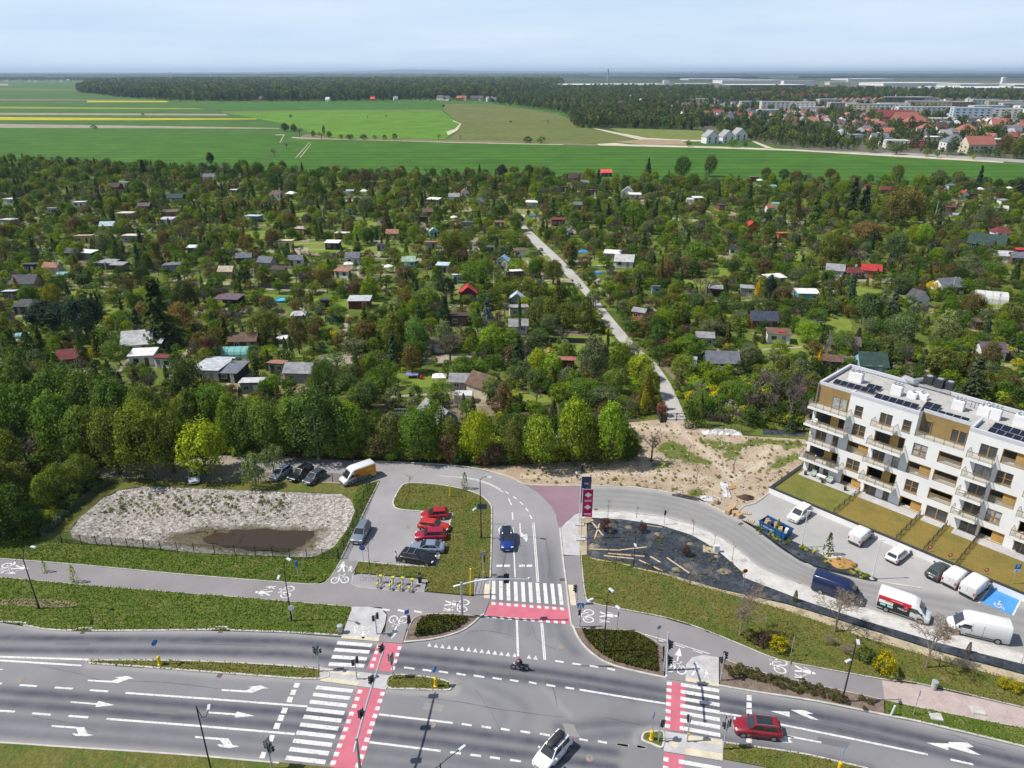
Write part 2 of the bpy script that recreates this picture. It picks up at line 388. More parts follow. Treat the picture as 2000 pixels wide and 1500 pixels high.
def dirt_mix(name):
 m,nt,b=_new(name);v=world_vec(nt);c=(.40,.315,.225)
 for k,sc,lo,hi in(((.33,.25,.175),.09,.45,.65),((.47,.39,.29),.3,.52,.68),((.24,.18,.125),.5,.6,.72)):c=_mix(nt,_maprange(nt,_noise(nt,sc,5,.6,v),lo,hi,0,1),c,k)
 def at(nm):a_=nt.nodes.new('ShaderNodeAttribute');a_.attribute_name=nm;return a_.outputs['Fac']
 def add(x,y,k):n=nt.nodes.new('ShaderNodeMath');n.operation='MULTIPLY_ADD';nt.links.new(y,n.inputs[0]);n.inputs[1].default_value=k;nt.links.new(x,n.inputs[2]);return n.outputs[0]
 c=_mix(nt,at('track'),c,(.52,.435,.33))
 g=_mix(nt,_maprange(nt,_noise(nt,.8,4,.6,v),.4,.65,0,1),(.085,.125,.018),(.16,.155,.045))
 msk=_maprange(nt,add(at('grass'),_noise(nt,.55,6,.72,v),1.1),.98,1.18,0,1)
 c=_mix(nt,msk,c,g);c=_mix(nt,1.0,c,_maprange(nt,_noise(nt,4,3,.65,v),.25,.75,.75,1.25),'MULTIPLY')
 nt.links.new(c,b.inputs['Base Color']);b.inputs['Roughness'].default_value=.95;b.inputs['Specular IOR Level'].default_value=.2;_bump(nt,b,_noise(nt,1.6,5,.7,v),1.0,.3);return m
M_dirt_mix=dirt_mix('dirt_with_weeds');dirt.data.materials[0]=M_dirt_mix
GP=[gp(q)for q in([(1283,868),(1300,861),(1330,866),(1346,880),(1376,895),(1398,903),(1386,912),(1360,905),(1335,902),(1300,892),(1285,880)],[(1350,862),(1380,858),(1440,868),(1490,848),(1570,852),(1572,872),(1530,880),(1500,868),(1462,874),(1440,882),(1400,878)],[(1505,905),(1520,894),(1555,884),(1570,892),(1552,902),(1520,916),(1500,920),(1495,914)],[(1340,960),(1362,952),(1385,958),(1370,972),(1348,972)],[(1285,900),(1310,905),(1320,915),(1290,918),(1275,912)],[(1410,882),(1440,878),(1452,890),(1425,900),(1412,894)])]
TR=[[v[:2]for v in smooth_line(gp(q),4)]for q in([(1225,832),(1290,838),(1330,846),(1360,868),(1395,895),(1432,935)],[(1320,828),(1325,842)],[(1480,890),(1520,872),(1545,858)],[(1000,930),(1120,930),(1230,925),(1300,925),(1380,935)],[(1430,935),(1470,915),(1500,900)])]
P0,P1=G(1215,826),G(1580,985);rg=random.Random(6);V,F,gr,tk=[],[],[],[];dpoly=[p for p in gp([(1222,830),(1300,822),(1345,824),(1380,841),(1440,853),(1565,861),(1600,898),(1575,925),(1500,960),(1470,978),(1440,986),(1415,998),(1375,980),(1337,968),(1287,957),(1225,949),(1150,946),(1060,944),(1010,936),(1010,918),(1110,908),(1165,898),(1222,875)])]
xs_=np.arange(min(p.x for p in dpoly),max(p.x for p in dpoly),.45);ys_=np.arange(min(p.y for p in dpoly),max(p.y for p in dpoly),.45);idx={}
def seg_d(p,L):return min((lambda a,b,t:math.hypot(p[0]-a[0]-t*(b[0]-a[0]),p[1]-a[1]-t*(b[1]-a[1])))(a,b,max(0,min(1,((p[0]-a[0])*(b[0]-a[0])+(p[1]-a[1])*(b[1]-a[1]))/((b[0]-a[0])**2+(b[1]-a[1])**2+1e-9))))for a,b in zip(L,L[1:]))
for i,x in enumerate(xs_):
 for j,y in enumerate(ys_):
  if not inside((x,y),dpoly):continue
  idx[i,j]=len(V);V.append((x,y,-.004+rg.uniform(-.014,.03)));g=.12
  for q in GP:
   d_=seg_d((x,y),[v[:2]for v in q]+[q[0][:2]]);g=max(g,(.5+min(d_,1.6)*.35)if inside((x,y),q)else .5-d_*.22)
  d_=min(seg_d((x,y),t_)for t_ in TR);gr.append(max(0,g-.5*math.exp(-(d_/.9)**2)));tk.append(.8*math.exp(-(d_/.8)**2))
for(i,j),a in idx.items():
 q=[idx.get(k)for k in((i,j),(i+1,j),(i+1,j+1),(i,j+1))]
 if None not in q:F.append(q)
me=bpy.data.meshes.new('rough_dirt');me.from_pydata(V,[],F);me.materials.append(M_dirt_mix)
for nm,d_ in(('grass',gr),('track',tk)):me.attributes.new(nm,'FLOAT','POINT').data.foreach_set('value',d_)
ob('rough_dirt',me,dirt)
basin_poly=[p.copy()for p in basin_ring]
cx=sum(p.x for p in basin_poly)/len(basin_poly);cyy=sum(p.y for p in basin_poly)/len(basin_poly)
mb=MB();rings=[]
rnd=random.Random(4)
WATER=[(404,1060),(396,1052),(410,1045),(424,1040),(446,1041),(452,1034),(482,1035),(520,1032),(548,1036),(590,1036),(626,1039),(618,1048),(621,1056),(606,1068),(584,1071),(560,1078),(520,1074),(490,1076),(462,1068),(440,1069),(424,1062)]
wc=G(530,1052,-1.0)
for t in np.linspace(0,1,34):
 dep=-1.05*(1-(1-min(t*2.4,1))**2)-.06
 rings.append([(p.x*(1-t*.97)+cx*t*.97,p.y*(1-t*.97)+(cyy-1.5)*t*.97,dep+(rnd.uniform(-.07,.07)if 0<t else 0))for p in basin_poly])
ids=[[mb.vert(p)for p in r]for r in rings];n=len(ids[0])
for a,b in zip(ids,ids[1:]):
 for k in range(n):mb.face((a[k],a[(k+1)%n],b[(k+1)%n],b[k]))
mb.face(ids[-1])
basin=struct('gravel_basin',mb,M_gravel)
_nt=M_gravel.node_tree;_b=_nt.nodes['Principled BSDF'];_src=_b.inputs['Base Color'].links[0].from_socket;_vo=_nt.nodes.new('ShaderNodeTexVoronoi');_vo.inputs['Scale'].default_value=3.6;_nt.links.new(world_vec(_nt),_vo.inputs['Vector']);_sp=_nt.nodes.new('ShaderNodeSeparateColor');_nt.links.new(_vo.outputs['Color'],_sp.inputs[0])
_nt.links.new(_mix(_nt,1.0,_src,_maprange(_nt,_sp.outputs[0],0,1,.55,1.35),'MULTIPLY'),_b.inputs['Base Color'])
_m=M_gravel.copy();_m.name='basin_gravel_mud';_nt=_m.node_tree;_b=_nt.nodes['Principled BSDF'];_src=_b.inputs['Base Color'].links[0].from_socket
_a=_nt.nodes.new('ShaderNodeAttribute');_a.attribute_name='mud';_v=world_vec(_nt);_n=_nt.nodes.new('ShaderNodeMath');_n.operation='MULTIPLY_ADD';_nt.links.new(_noise(_nt,.5,6,.7,_v),_n.inputs[0]);_n.inputs[1].default_value=1.0;_nt.links.new(_a.outputs['Fac'],_n.inputs[2])
_mudc=_mix(_nt,_maprange(_nt,_noise(_nt,.7,4,.6,_v),.42,.62,0,1),(.115,.085,.06),(.085,.085,.03))
_nt.links.new(_mix(_nt,_maprange(_nt,_n.outputs[0],.85,1.2,0,.92),_src,_mudc),_b.inputs['Base Color'])
basin.data.materials[0]=_m
_w=[v[:2]for v in gp([(330,1050),(400,1034),(460,1034),(520,1033),(622,1038),(604,1070),(545,1080),(474,1072),(390,1064)],-1)];_val=[]
for v in basin.data.vertices:
 d_=0 if inside(v.co,_w)else min(math.hypot(v.co.x-p[0],v.co.y-p[1])for p in[(_w[i][0]*(1-t)+_w[(i+1)%len(_w)][0]*t,_w[i][1]*(1-t)+_w[(i+1)%len(_w)][1]*t)for i in range(len(_w))for t in(0,.25,.5,.75)])
 _val.append(max(0,.78-d_*.26))
basin.data.attributes.new('mud','FLOAT','POINT').data.foreach_set('value',_val)
m,nt,b=_new('pond_water');b.inputs['Base Color'].default_value=(.045,.028,.014,1);b.inputs['Roughness'].default_value=.12;b.inputs['Specular IOR Level'].default_value=.5
_bump(nt,b,_noise(nt,2.5,3,.5,world_vec(nt)),.05,.03)
sheet('pond_water',WATER,MATS['pond_water'],-.97,None,3)
# main road
TOP=[(-700,1196),(-300,1206),(0,1216),(45,1223),(91,1231),(182,1234),(410,1232),(560,1237),(665,1245),(740,1252),(789,1256),(900,1268),(1000,1282),(1130,1301),(1195,1303),(1247,1314),(1300,1325),(1404,1341),(1480,1354),(1600,1373),(1728,1399),(1800,1413),(2000,1461),(2700,1640)]
BOT=[(-700,1408),(-300,1428),(0,1449),(105,1456),(350,1472),(546,1489),(800,1514),(1100,1552),(1400,1600),(2000,1740),(2700,1920)]
L1=[(-500,1300),(0,1335),(56,1339),(192,1349),(245,1353),(600,1380),(740,1395),(883,1411),(1072,1435),(1216,1455),(1400,1487),(1700,1550)]
L2=[(-500,1345),(14,1388),(150,1399),(210,1404),(576,1433),(721,1449),(861,1466),(1006,1486),(1200,1515)]
def between(A,B,t,xs):
 ax,ay=zip(*A);bx,by=zip(*B);return[(x,np.interp(x,ax,ay)*(1-t)+np.interp(x,bx,by)*t)for x in xs]
XS=[-500,-200,0,150,300,450,600,750,900,1050,1200]
wears=[([(-500,1231),(0,1245),(350,1249),(560,1253),(665,1264),(800,1279),(950,1297),(1100,1317),(1250,1341),(1400,1366),(1600,1398),(1800,1440),(2100,1512)],.95),([(-500,1255),(0,1270),(350,1273),(560,1278),(665,1288),(800,1300),(950,1316),(1100,1336),(1250,1359),(1400,1384),(1600,1418),(1800,1462),(2100,1538)],.85),(between(L1,L2,.27,XS),.9),(between(L1,L2,.74,XS),.9),(between(L2,BOT,.27,XS),.42),(between(L2,BOT,.72,XS),.42),([(1090,1420),(1200,1412),(1300,1420),(1400,1440),(1500,1460),(1700,1502)],.55),([(1120,1448),(1210,1434),(1300,1441),(1400,1460)],.5),([(940,1335),(1000,1362),(1030,1390),(1020,1430),(980,1470)],.25),([(900,1345),(960,1372),(985,1400),(960,1440)],.2)]
pales=[(TOP[:10],.55),([(-200,1278),(175,1286),(420,1289),(623,1303)],.5),([(170,1300),(280,1307),(455,1321),(625,1331),(760,1349),(870,1354),(893,1346),(884,1331)],.5),(BOT[1:6],.45),([(1060,1340),(1090,1375),(1115,1400)],.25),([(1300,1324),(1404,1340),(1480,1353),(1728,1398),(2000,1460)],.45),([(1240,1448),(1246,1432),(1270,1423),(1300,1424)],.5)]
main_road=attr_surface('main_road',TOP,BOT,-700,2700,420,70,M_road,0.0,wears,pales)
LEFT=[(789,1257),(845,1251),(897,1237),(926,1219),(938,1207),(946,1202),(957,1171),(959,1129),(961,1000),(958,985),(940,968),(900,954.5),(840,945),(795,944)]
RIGHT=[(1300,1327),(1247,1315),(1195,1301),(1160,1282),(1132,1254),(1118,1226),(1113,1214),(1104,1138),(1098,1090),(1092,1030),(1086,1006),(1074,985),(1050,961),(1020,943),(975,926),(930,916),(870,909),(780,904),(690,901)]
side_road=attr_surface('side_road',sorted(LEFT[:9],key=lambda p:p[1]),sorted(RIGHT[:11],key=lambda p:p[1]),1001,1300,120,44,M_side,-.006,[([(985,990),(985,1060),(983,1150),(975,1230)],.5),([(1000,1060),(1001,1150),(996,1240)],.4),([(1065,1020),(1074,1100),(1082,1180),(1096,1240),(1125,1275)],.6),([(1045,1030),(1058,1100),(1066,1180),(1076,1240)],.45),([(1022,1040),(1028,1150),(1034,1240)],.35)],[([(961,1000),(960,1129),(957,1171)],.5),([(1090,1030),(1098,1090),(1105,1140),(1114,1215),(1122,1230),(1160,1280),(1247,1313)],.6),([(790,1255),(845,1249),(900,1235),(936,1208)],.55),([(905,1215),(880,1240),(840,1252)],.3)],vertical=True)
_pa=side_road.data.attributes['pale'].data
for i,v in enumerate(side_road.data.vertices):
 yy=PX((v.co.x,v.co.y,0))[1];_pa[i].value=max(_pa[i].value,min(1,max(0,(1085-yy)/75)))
sheet('car_park_road',[(690,901),(780,904.5),(870,909),(930,916),(975,926.5),(1020,943.5),(1050,961.5),(1074,985.5),(1087,1006),(1087,1010),(961,1010),(961,1000),(958,985),(940,968),(900,954.5),(840,945.5),(795,944.5),(781,954),(768,976),(767,985),(777,995),(828,1001),(883,1003),(849,1106),(786,1104),(700,1096),(667,1093),(742,940),(725,935),(650,935),(560,928),(470,910),(470,890),(560,894)],M_lot,.002)
M_lot_dirt=ground_mat('car_park_dirt',[(.30,.255,.205),(.235,.195,.155),(.34,.295,.245)],[.15,.6],[(.45,.65),(.55,.7)],bump=.5,bscale=3)
sheet('dirt_lane',[(-300,880),(30,868),(130,872),(300,905),(470,886),(600,893),(700,901),(735,922),(742,938),(720,947),(560,939),(400,942),(230,932),(60,915),(-300,930)],M_lot_dirt,-.012)
M_pp=sheet('brick_apron',[(1020,943.5),(1035,948),(1150,949.5),(1152,997),(1125,1004),(1104,1020),(1093,1034),(1092,1030),(1087,1006),(1074,985.5),(1050,961.5)],M_purple,.009)
AT=[(1100,949),(1150,949),(1225,951),(1287,959),(1337,970),(1375,983),(1412,1000),(1450,1018),(1485,1040),(1525,1070),(1562,1094),(1600,1110),(1712,1136),(1800,1150),(1900,1165),(2100,1200),(2400,1260)]
AB=[(1100,997),(1154,997.5),(1225,1000),(1300,1010),(1350,1025),(1400,1047.5),(1437,1070),(1475,1102),(1512,1122.5),(1587,1150),(1720,1198),(2000,1278),(2400,1400)]
def ribbon(name,A,B,mat,z,n=140,m=24,wears=(),sig=.7):
 def rs(P):
  P=np.array([p[:2]for p in P]);s=np.r_[0,np.cumsum(np.hypot(*np.diff(P,axis=0).T))];u=np.linspace(0,s[-1],n);return np.c_[np.interp(u,s,P[:,0]),np.interp(u,s,P[:,1])]
 a,b_=rs(A),rs(B);V,F,W,PL=[],[],[],[]
 for i in range(n):
  for j in range(m):
   t=j/(m-1);q=a[i]*(1-t)+b_[i]*t;V.append((q[0],q[1],z))
   W.append(max([k*math.exp(-((t-c)/s)**2)for c,s,k in wears]or[0]));PL.append(.5*math.exp(-(min(t,1-t)/.07)**2))
 for i in range(n-1):
  for j in range(m-1):k=i*m+j;F.append((k,k+1,k+m+1,k+m))
 me=bpy.data.meshes.new(name);me.from_pydata(V,[],F);me.materials.append(mat)
 for nm,d in(('wear',W),('pale',PL)):me.attributes.new(nm,'FLOAT','POINT').data.foreach_set('value',d)
 if me.polygons[0].normal.z<0:me.flip_normals()
 o=ob(name,me);o['kind']='structure';return o
access_road=ribbon('access_road',smooth_line(gp(AT[1:]),4),smooth_line(gp(AB[1:]),4),M_access,.006,wears=[(.22,.1,.5),(.42,.1,.5),(.62,.1,.5),(.8,.1,.45)])
bay=sheet('residents_car_park',[(1447,990),(1476,983),(1499,966),(1506,963),(1720,1051),(1772,1072),(2000,1161),(2400,1320),(2400,1400),(2000,1230),(1800,1152),(1712,1133),(1640,1101),(1580,1073),(1532,1051),(1457,1021),(1425,1003)],asphalt('car_park_paving',(.33,.325,.318)),.001)
sheet('concrete_walk',[(1154,998),(1225,1000.5),(1300,1010.5),(1350,1025.5),(1400,1048),(1437,1070.5),(1475,1102.5),(1512,1123),(1587,1150.5),(1720,1198.5),(2000,1278.5),(2400,1401),(2400,1420),(2000,1298),(1840,1258),(1680,1210),(1560,1170),(1452,1128),(1447,1115),(1410,1083),(1377,1060),(1350,1045),(1287,1025),(1212,1014),(1154,1011)],M_concrete_walk,.06)
sheet('plaza_walk',[(1154,997.5),(1154,1011),(1140,1018),(1132,1040),(1133,1085),(1097,1085),(1093,1034),(1105,1020),(1125,1004)],M_pave,.05)
path_a=sheet('shared_path',[(-500,1050),(0,1092),(140,1102.5),(350,1122),(525,1136),(619,1142),(640,1134),(654,1116),(667,1093),(701,1096),(690,1117),(690,1123),(834,1132),(828,1156),(925,1165),(926,1129),(959,1128),(957,1171),(945,1202),(908,1200),(836,1198),(810,1205),(795,1225),(786,1257),(735,1252),(700,1250),(752,1235),(757,1200),(745,1186),(686,1185),(525,1171),(350,1157),(140,1140),(0,1127),(-500,1085)],M_path,.05)
sheet('crossing_walk',[(686,1185),(720,1185),(745,1189),(755,1201),(752,1218),(738,1252),(667,1246)],M_pave,.06)
sheet('tactile_strip',[(668,1240),(741,1246),(739,1252.5),(666,1246.5)],M_pave_cream,.066)
sheet('bicycle_bay',[(690,1123),(706,1121),(834,1132),(828,1156),(700,1147),(686,1135)],asphalt('bay_asphalt',(.26,.245,.255)),.056)
sheet('bus_stop_pad',[(927,1129),(957,1129),(957,1168),(926,1164)],MATS['bay_asphalt'],.058)
sheet('tactile_strip',[(947,1140),(958,1140.5),(957,1169),(945,1168)],M_pave_cream,.064)
path_b=sheet('shared_path',[(1097,1083),(1133,1085),(1142,1165),(1160,1180),(1212,1191),(1292,1206),(1360,1226),(1440,1258),(1520,1290),(1600,1306),(1722,1328),(1728,1367),(1600,1338),(1480,1310),(1404,1283),(1404,1342),(1300,1325),(1298,1262),(1265,1243),(1240,1232),(1200,1230),(1135,1227),(1118,1223),(1113,1212),(1104,1137),(1098,1090)],M_path,.05)
sheet('tactile_strip',[(1109,1142),(1120,1142),(1126,1182),(1115,1182)],M_pave_cream,.056)
sheet('crossing_walk',[(1339,1329),(1340,1298),(1352,1284),(1374,1279),(1404,1284),(1404,1341)],M_pave,.056)
sheet('tactile_strip',[(1339,1322),(1404,1334),(1404,1341),(1339,1330)],M_pave_cream,.060)
sheet('brick_path',[(1722,1328),(1800,1338),(2000,1384),(2500,1500),(2500,1540),(2000,1422),(1800,1383),(1728,1367)],M_brick_path,.05)
sheet('refuge_walk',[(624,1303),(761,1319),(754,1347),(624,1330)],M_pave,.06)
sheet('tactile_strip',[(626,1306),(705,1314.5),(702,1320),(628,1312)],M_pave_cream,.066)
sheet('tactile_strip',[(626,1322),(701,1331.5),(699,1339),(625,1329)],M_pave_cream,.066)
sheet('refuge_walk',[(1298,1428),(1412,1444),(1412,1486),(1296,1467)],M_pave,.06)
sheet('tactile_strip',[(1338,1434.5),(1411,1446),(1411,1456),(1339,1444)],M_pave_cream,.066)
sheet('tactile_strip',[(1338,1460),(1411,1472),(1411,1484),(1338,1473)],M_pave_cream,.066)
# verges, islands and kerbs
V_left=[(-500,1086),(0,1128),(140,1141),(350,1158),(525,1172),(684,1186),(686,1190),(667,1242),(560,1236),(451,1232),(410,1231),(182,1233),(140,1233),(91,1230.5),(45,1222),(0,1215),(-500,1198)]
V_upper=[(-500,1049),(-200,1010),(0,1005),(80,1050),(138,1054),(172,1062),(300,1071),(380,1081),(600,1090),(622,1086),(654,1069),(682,1031),(694,998),(688,977),(700,950),(742,939),(667,1092),(653,1116),(639,1133),(618,1141),(525,1135),(350,1121),(140,1101.5),(0,1091)]
V_mid=[(796,945),(840,946),(900,955),(939,968.5),(957,986),(960,1000),(958,1128),(926,1128),(924,1163),(838,1156),(834,1131),(706,1120),(692,1116),(702,1097),(786,1105),(850,1107.5),(884,1003),(828,999.5),(777,994),(768,985),(769,976),(782,954)]
V_right=[(1134,1086),(1145,1085),(1165,1092),(1230,1101),(1240,1108),(1300,1121),(1350,1138),(1400,1150),(1540,1192),(1680,1240),(1840,1288),(2000,1332),(2400,1440),(2400,1475),(2000,1383),(1800,1337),(1722,1327),(1600,1305),(1520,1289),(1440,1257),(1360,1225),(1292,1205),(1212,1190),(1160,1179),(1143,1165)]
V_low=[(-700,1409),(-300,1429),(0,1450),(105,1457),(350,1473),(546,1490),(800,1515),(800,1700),(-700,1700)]
I_left=[(171,1295),(176,1290),(262,1289),(420,1292),(622,1306),(624,1328),(455,1318),(280,1304.5),(180,1298)]
I_mid=[(761,1319.5),(810,1319),(859,1326),(881,1335),(883,1343),(872,1350),(810,1348),(756,1344.5)]
I_right=[(1252,1441),(1257,1431),(1273,1428),(1297,1430),(1295,1461),(1272,1455),(1255,1448)]
I_rmed=[(1414,1450),(1480,1460),(1560,1471),(1652,1491),(1720,1508),(1900,1560),(1700,1540),(1480,1496),(1412,1483)]
I_corner=[(791,1254),(800,1226),(812,1207),(837,1199.5),(907,1201),(934,1207),(924,1217),(896,1234.5),(845,1248)]
I_rcorner=[(1122,1226),(1135,1228.5),(1200,1231.5),(1240,1234),(1264,1244),(1294,1264),(1297,1323),(1247,1312.5),(1196,1298.5),(1162,1279),(1134,1251)]
V_mulch=[(1406,1285),(1480,1312),(1600,1340),(1726,1369),(1727,1396),(1600,1370.5),(1480,1351.5),(1406,1338.5)]
V_rlow=[(1729,1369),(1800,1384),(2000,1423),(2500,1542),(2500,1582),(2000,1458),(1800,1411),(1729,1396)]
sheet('basin_verge_lawn',[(60,1066),(140,1003),(190,966),(236,930),(400,940),(540,936),(650,938),(728,944),(706,990),(690,1030),(664,1092),(600,1094),(380,1084),(170,1066)],M_grass_dry,-.03,holes=[BASIN])
verge('verge_lawn',V_left,M_grass);verge('upper_verge_lawn',V_upper,M_grass,.08);verge('car_park_verge_lawn',V_mid,M_grass_dry)
verge('right_verge_lawn',V_right,M_grass_dry);verge('lower_verge_lawn',V_low,M_grass_dry)
verge('median_lawn',I_left,M_grass_dry);verge('median_nose_lawn',I_mid,M_grass_dry);verge('refuge_nose_lawn',I_right,M_grass_dry);verge('right_median_lawn',I_rmed,M_grass_dry)
verge('corner_bed_ground',I_corner,M_mulch);verge('right_corner_bed_ground',I_rcorner,M_mulch);verge('shrub_strip_ground',V_mulch,M_mulch);verge('right_lower_verge_lawn',V_rlow,M_grass)
sheet('bare_soil_patch',[(0,1171),(60,1168),(140,1175),(152,1181),(110,1187),(0,1181),(-80,1176)],M_soil,.121,None,3)
kerb([(-500,1198),(0,1215.5),(45,1222.5),(91,1231),(140,1233),(155,1229),(178,1229),(186,1233.5),(410,1231.5),(422,1227),(442,1227),(452,1232.5),(560,1236.5),(667,1243)],side=1,smooth=3)
kerb(I_left,closed=True,side=-1,smooth=3);kerb(I_mid,closed=True,side=-1,smooth=4);kerb(I_right,closed=True,side=-1,smooth=4)
kerb([(1412,1449),(1480,1458.5),(1560,1470),(1652,1490),(1720,1507)],side=-1)
kerb([(788,1256),(845,1250),(897,1236),(926,1218),(937,1207),(946,1201)],side=1)
kerb([(957,1170),(959,1129),(961,1060),(961.5,1000),(958,985),(939,967.5),(900,954),(840,945),(795,944),(780,954),(768,976),(767,985),(777,995.5),(828,1000.5),(883,1003.5)],side=1)
kerb([(883,1003.5),(850,1106.5)],side=1,smooth=1);kerb([(850,1107),(786,1104),(701,1096)],side=1,smooth=1)
kerb([(667,1093),(700,1026),(742,940)],side=1,smooth=1)
kerb([(1300,1325.5),(1247,1314.5),(1195,1300.5),(1160,1281.5),(1132,1253.5),(1118,1225.5),(1113,1214),(1104,1137.5),(1098,1090),(1092,1032)],side=-1)
kerb([(1404,1341),(1480,1354),(1600,1372.5),(1728,1398.5),(1800,1412.5),(2000,1460.5),(2500,1585)],side=1)
kerb([(-500,1421),(0,1449.5),(105,1456.5),(350,1472.5),(546,1489.5)],side=-1)
kerb([(1200,949.5),(1150,949),(1035,947.5),(1000,934),(975,926),(930,915.5),(870,908.5),(780,903.5),(690,900)],side=-1,h=.08)
kerb(AT[2:14],side=1,h=.10);kerb(AB[1:],side=-1,h=.10)
kerb([(1506,963),(1499,966.5),(1476,983.5),(1447,990.5)],side=-1,w=.16,smooth=2)
kerb([(0,1092),(140,1102.5),(350,1122),(525,1136),(619,1142),(640,1134),(654,1116),(667,1094)],w=.1,h=.09,side=1);kerb([(-500,1086),(0,1127.5),(140,1140.5),(350,1157.5),(525,1171.5),(686,1185.5)],w=.1,h=.122,side=-1)
kerb([(1134,1085),(1143,1165),(1160,1179.5),(1212,1190.5),(1292,1205.5),(1360,1225.5),(1440,1257.5),(1520,1289.5),(1600,1305.5),(1722,1327.5),(1800,1337.5),(2000,1383.5),(2400,1477)],w=.1,h=.122,side=1)
kerb([(1119,1224),(1135,1227.5),(1200,1230.5),(1240,1233),(1264,1243),(1296,1263)],w=.1,h=.122,side=-1);kerb([(1405,1284),(1480,1311),(1600,1339),(1728,1367.5),(1800,1383),(2000,1422.5)],w=.1,h=.122,side=-1)
kerb([(837,1199),(907,1200.5),(936,1206)],w=.1,h=.122,side=-1);kerb([(837,1199),(811,1206),(798,1226),(789,1254)],w=.1,h=.122,side=1)
kerb([(692,1117),(687,1133),(700,1147),(828,1156.5),(834,1132)],w=.08,h=.064,side=1,smooth=2)
MEMB=[(1152,1014),(1212,1014.5),(1287,1025.5),(1350,1045.5),(1377,1060.5),(1410,1083),(1447,1115.5),(1452,1128.5),(1560,1170.5),(1680,1210.5),(1840,1258.5),(2000,1298.5),(2400,1421),(2400,1432),(2000,1317),(1840,1274),(1680,1223),(1540,1180),(1400,1149),(1350,1137),(1300,1120),(1240,1107),(1230,1100),(1165,1091),(1146,1084),(1146,1040)]
verge('membrane_bed_ground',MEMB,M_membrane,.085)
STRIP=[(1470,1030),(1485,1041.5),(1525,1071.5),(1562,1095.5),(1600,1111.5),(1700,1135.5),(1713,1136),(1714,1131),(1640,1100),(1580,1072),(1532,1050),(1457,1020),(1440,1012)]
verge('planting_strip_ground',STRIP,M_membrane,.10)
sheet('sand_edge',[(1404,1150),(1540,1181),(1680,1224),(1840,1275),(2000,1318),(2000,1334),(1840,1290),(1680,1242),(1540,1193),(1400,1153),(1350,1140),(1300,1122.5),(1240,1110),(1230,1103),(1165,1094),(1146,1087),(1165,1091),(1240,1107.5),(1300,1120)],M_sand,.122)
sheet('sand_edge',[(1131,1013),(1152,1010),(1160,1016),(1146,1022),(1146,1083),(1134,1084),(1131,1050)],M_sand,.088)
# road markings
def stripes(l0,l1,r0,r1,n,parent,fill=.5,name='crossing_stripe',mat=None,z=ZM):
 for i in range(n):
  A0,A1,B0,B1=G(*l0),G(*l1),G(*r0),G(*r1);t0=i/(n-1+fill);t1=(i+fill)/(n-1+fill)
  q=[A0.lerp(A1,t0),B0.lerp(B1,t0),B0.lerp(B1,t1),A0.lerp(A1,t1)]
  mb=MB();mb.tess([(p.x,p.y,z)for p in q]);mb.build(name,mat or M_white,parent)
mark([(738.5,1255),(785.5,1257.5),(766,1312.5),(715.5,1307)],main_road,'bicycle_crossing',M_red,.008)
mark([(699,1342),(752.5,1347),(704,1504),(642,1502)],main_road,'bicycle_crossing',M_red,.008)
stripes((660,1252),(641,1300.5),(727.5,1257.5),(710,1304),4,main_road)
stripes((619,1339),(556.5,1484),(690.5,1346.5),(634,1493),10,main_road)
stripes((737,1259),(722,1303),(743.5,1259.5),(729,1304),4,main_road);stripes((777.5,1262.5),(763,1308),(784.5,1263),(770,1309),4,main_road)
stripes((700,1347),(644,1494),(708,1348),(654,1494.5),10,main_road);stripes((744,1351),(693,1499),(752,1352),(704,1500),10,main_road)
mark([(1303,1330.5),(1339.5,1336),(1336.5,1430),(1298.5,1424)],main_road,'bicycle_crossing',M_red,.008)
mark([(1297,1469),(1337,1476),(1334,1520),(1293,1513)],main_road,'bicycle_crossing',M_red,.008)
stripes((1330,1334),(1327.5,1425),(1404.5,1346),(1407,1440),7,main_road);stripes((1302.5,1331),(1298.5,1421),(1312,1332.5),(1308.5,1423),7,main_road)
stripes((1326,1483),(1324,1560),(1409,1498),(1412,1578),5,main_road);stripes((1296,1478),(1292,1540),(1306,1480),(1303,1541),4,main_road)
mark([(960.5,1175),(1109,1187),(1113,1219),(945,1202.5)],side_road,'bicycle_crossing',M_red,.012)
stripes((960.5,1134),(1096,1141),(960.5,1170.5),(1101,1182),10,side_road,z=.018)
stripes((960.5,1176),(1101,1187),(960,1181),(1102,1192),10,side_road,name='crossing_block',z=.018);stripes((945,1202),(1104,1213.5),(948,1207),(1105,1219),11,side_road,name='crossing_block',z=.018)
for i in range(17):
 if i==14:continue
 zx=670+i*36.5+(8 if i>13 else 0);x=600+zx/2.857;y=1050+(607+(zx-670)*.1215)/2.857
 mark([(x-.5,y),(x+8.5,y+1.0),(x+4.8,y-7.5)],side_road,'yield_tooth',None,.020)
def dashes(pts_px,w,parent):
 for a,b in pts_px:line_mark([a,b],w,parent)
def z1(x,y):return(x/2.857,1050+y/2.857)
def z2(x,y):return(600+x/2.857,1050+y/2.857)
def z3(x,y):return(1200+x/2.5,1050+y/2.5)
def z4(x,y):return(600+x/3.333,850+y/3.333)
line_mark([z1(-800,640),z1(0,665),z1(495,680)],.26,main_road);line_mark([z1(-800,655),z1(0,685),z1(455,714)],.26,main_road)
dashes([(z1(-95,806),z1(10,815)),(z1(110,822),z1(207,829)),(z1(306,836),z1(406,843)),(z1(502,851),z1(604,858)),(z1(-20,965),z1(82,971)),(z1(180,980),z1(283,988)),(z1(384,995),z1(492,1003))],.24,main_road)
line_mark([z1(700,866),z1(1200,902),z1(1716,942)],.24,main_road);line_mark([z1(594,1011),z1(1100,1050),z1(1645,1096)],.24,main_road)
line_mark([z2(400,986),z2(812,1034)],.24,main_road);line_mark([z2(346,1141),z2(745,1190)],.24,main_road)
